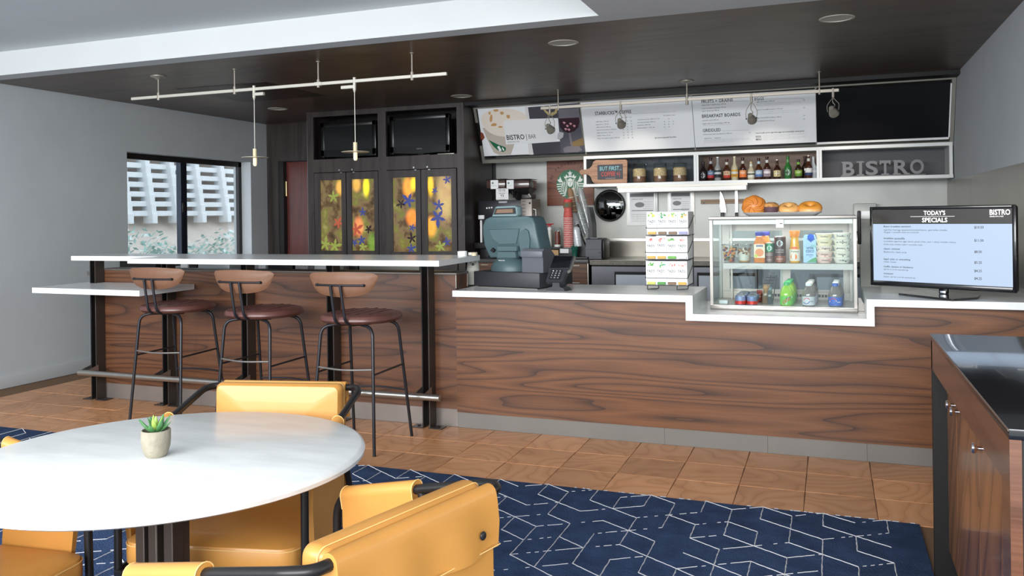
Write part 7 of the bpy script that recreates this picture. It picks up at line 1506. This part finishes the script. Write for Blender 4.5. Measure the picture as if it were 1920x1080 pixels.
m_lp = mat('label_printer_grey', (74, 76, 83), .45); part(MB(m_lp).prism([(7.60, CT), (7.60, CT+.085), (7.615, b.z-.01), (7.63, b.z), (7.82, b.z), (7.86, b.z-.05), (7.86, CT)], (a.x, 0, 0), EY, EZ, b.x-a.x), 'body', t)
part(MB(m_blackm).box(b.x+.0005, b.x+.022, 7.63, 7.84, CT, b.z-.012, .008), 'side_cover', t); part(MB(m_blackm).box(a.x+.13, a.x+.158, 7.597, 7.5995, CT+.055, CT+.065), 'badge', t)
part(MB(m_paper).box(a.x+.03, a.x+.10, 7.66, 7.68, b.z+.0003, b.z+.002), 'paper_slot', t); part(MB(mat('printer_line', (46, 47, 52), .4)).box(a.x, b.x, 7.597, 7.5995, CT+.087, CT+.091), 'seam', t)
# ------------------------------------------------------------------ ceiling fixtures
m_nick = mat('satin_nickel', (158, 151, 140), .38, .35); m_pale = mat('pale_track', (206, 202, 190), .45, .2)
dln = ['recessed downlight near the middle of the dark ceiling', 'recessed downlight nearest the right wall', 'recessed downlight above the dark door', 'recessed downlight above the menu picture board']
for (x, y), lab in zip(LIGHTS, dln):
    t = thing('downlight', lab, 'ceiling light', (x, y, ZC), group='recessed downlights')
    part(MB(m_pale).lathe([(.080, .0), (.080, -.0035), (.096, -.0035), (.098, -.0005)], (x, y, ZC), 32), 'trim_ring', t)
    part(MB(mat('reflector', (232, 228, 220), .22, .9)).lathe([(.083, .001), (.078, .03), (.066, .075), (.045, .10)], (x, y, ZC), 32, ), 'reflector', t, fix=False)
    part(MB(mat('lamp_glow', (255, 248, 236), .4, emit=((255, 246, 230), 1.6))).lathe([(0, .099), (.045, .099)], (x, y, ZC), 24), 'lamp', t, fix=False)
    light('downlight_lamp', 'SPOT', (x, y, ZC+.02), 60, (1, .95, .87), aim=(x, y, 0), spot=1.9, blend=.7, radius=.05)
# front track with two pendants
tk = thing('pendant_track', 'pale straight track on four stems above the bar stools', 'track light', (-3.72, 5.06, ZC)); Y6 = 5.06
x0 = at(247, 187, 'y', Y6).x; x1 = at(838, 137, 'y', Y6).x; tz_ = 2.268
part(MB(m_pale).box(x0, x1, Y6-.009, Y6+.009, tz_-.011, tz_+.011, .002, 1), 'rail', tk)
for k, (px, big) in enumerate(((297, True), (440, False), (597, False), (773, False))):
    x = at(px, 160, 'y', Y6).x; s = part(MB(m_nick).cyl((x, Y6, tz_+.0115), (x, Y6, ZC-.004), .0055, n=10), 'stem', tk)
    part(MB(m_nick).cyl((x, Y6, tz_-.026), (x, Y6, tz_+.03), .0115, n=14), 'clamp', s)
    if big: part(MB(m_nick).lathe([(.058, 0), (.058, -.008), (.03, -.016), (.012, -.03)], (x, Y6, ZC-.0005), 24), 'canopy', s)
    else: part(MB(m_nick).lathe([(.016, 0), (.016, -.004), (.006, -.008)], (x, Y6, ZC-.0005), 16), 'canopy', s)
part(MB(m_pale).box(at(597, 160, 'y', Y6).x-.025, at(597, 160, 'y', Y6).x+.03, Y6-.013, Y6+.013, tz_-.013, tz_+.013, .002, 1), 'joint', tk)
for (px, lab) in ((477, 'left pendant lamp with thin disc hanging from the track'), (665.5, 'right pendant lamp with thin disc hanging from the track')):
    x = at(px, 220, 'y', Y6).x; xa = at(px+(18 if px < 500 else -25), 170, 'y', Y6).x; zl = at(px, 300, 'y', Y6).z; za = at(px, 267 if px > 500 else 279, 'y', Y6).z; zd = at(px, 285 if px > 500 else 295.5, 'y', Y6).z; zl = at(px, 301 if px > 500 else 311.5, 'y', Y6).z
    t = thing('pendant_lamp', lab, 'pendant', (x, Y6, tz_-.02), group='disc pendants')
    part(MB(m_pale).box(min(x, xa), max(x, xa), Y6-.012, Y6+.012, tz_-.050, tz_-.0275, .002, 1), 'adapter', t); part(MB(m_pale).lathe([(.0115, .0), (.0115, .085), (.0, .085)], (x, Y6, tz_-.060), 14).lathe([(.011, 0), (.004, -.02)], (x, Y6, tz_-.060), 12), 'connector', t)
    part(MB(mat('cord_white', (232, 228, 216), .5)).cyl((x, Y6, za), (x, Y6, tz_-.078), .0025, n=8), 'cord', t)
    m_cream = mat('pendant_cream', (222, 208, 170), .4)
    part(MB(m_cream).lathe([(0, za-zd), (.0145, za-zd), (.0145, .004)], (x, Y6, zd), 18), 'socket', t)
    part(MB(mat('pendant_disc', (196, 184, 164), .35, .2)).lathe([(.0146, .0035), (.095, .0015), (.0955, 0), (.095, -.0015), (.0146, -.0015)], (x, Y6, zd), 40), 'disc', t)
    part(MB(mat('pendant_glass', (236, 224, 190), .4, emit=((255, 236, 190), .35))).lathe([(.0140, -.002), (.0142, zl-zd+.012), (.009, zl-zd), (0, zl-zd)], (x, Y6, zd), 18), 'lamp_tube', t)
# rear track with four spots aimed at the menu boards
Y7 = 7.085; t7 = 2.272
tk = thing('menu_track', 'nickel track along the menu boards on three stems', 'track light', (-1.2, Y7, ZC)); x0 = at(1014, 204, 'y', Y7).x; x1 = at(1573, 167.5, 'y', Y7).x
part(MB(m_nick).box(x0, x1, Y7-.008, Y7+.008, t7-.013, t7+.013, .002, 1), 'rail', tk)
for k, (px, big) in enumerate(((1046.5, False), (1288, True), (1536.5, False))):
    x = at(px, 180, 'y', Y7).x; s = part(MB(m_nick).cyl((x, Y7, t7+.0135), (x, Y7, ZC-.004), .0055, n=10), 'stem', tk)
    part(MB(m_nick).cyl((x, Y7, t7-.045), (x, Y7, t7+.045), .0115, n=14) if big else MB(m_nick).cyl((x, Y7, t7-.025), (x, Y7, t7+.02), .0095, n=12), 'clamp', s)
    part(MB(m_nick).lathe([(.058, 0), (.058, -.008), (.03, -.014), (.012, -.02)] if big else [(.014, 0), (.014, -.004), (.006, -.008)], (x, Y7, ZC-.0005), 24), 'canopy', s)
spl = ['spot head in front of the wine glass picture', 'spot head in front of the coffee menu board', 'spot head in front of the breakfast menu board', 'spot head at the right end of the menu track']
for (px, py, dx, lab, tx) in ((1031, 241, .02, spl[0], -2.55), (1164, 231, 0, spl[1], -1.9), (1409, 222, .03, spl[2], -.8), (1562, 209, .07, spl[3], .0)):
    xc = at(px+(0 if px != 1562 else 0), py-30, 'y', Y7).x; zc = at(px, py, 'y', Y7).z; xh = at(px, py, 'y', Y7).x
    t = thing('spot_head', lab, 'spotlight', (xc, Y7, t7-.014), group='spots on the menu track')
    part(MB(m_nick).cyl((xc, Y7, t7+.018), (xc, Y7, t7-.055), .0105, n=14), 'connector', t)
    dirv = Vector((dx*3, .72, -.35)).normalized(); sd = Vector((1, 0, 0)); sd = (sd-dirv*sd.dot(dirv)).normalized(); c = Vector((xh, Y7, zc)); zn = c.z
    q = EZ.rotation_difference(dirv); M_ = Matrix.Translation(c) @ q.to_matrix().to_4x4()
    g = MB(m_nick); g.xf(M_); g.lathe([(0, -.058), (.018, -.056), (.020, -.03), (.027, -.02), (.037, .018), (.039, .034), (.035, .034), (.030, .01), (0, .006)], n=26); part(g, 'lamp_can', t)
    g = MB(mat('spot_glow', (255, 240, 214), .4, emit=((255, 236, 205), 2.0))); g.xf(M_); g.lathe([(0, .012), (.028, .012)], n=20); part(g, 'lamp', t, fix=False)
    for s in (-1, 1):
        e = c+sd*(.041*s); top = Vector((xc, Y7, t7-.055))
        part(MB(m_nick).tube(smooth_path([top, top+Vector((.024*s, 0, -.03)), e+Vector((.004*s, 0, .05)), e], 5), .0026, 6), 'yoke', t); part(MB(m_blackm).ell(tuple(e), (.006, .006, .006), 8, 6), 'pivot', t)
    part(MB(m_nick).tube(smooth_path([(xc, Y7-.004, t7-.055), (xc-.004, Y7-.012, zn+.075), (xc+.012, Y7-.02, zn+.045), tuple(c-dirv*.05)], 6), .0032, 6), 'cable', t)
    light('menu_spot', 'SPOT', c+dirv*.05, 8, (1, .9, .76), aim=c+dirv*2, spot=1.1, blend=.8, radius=.03)
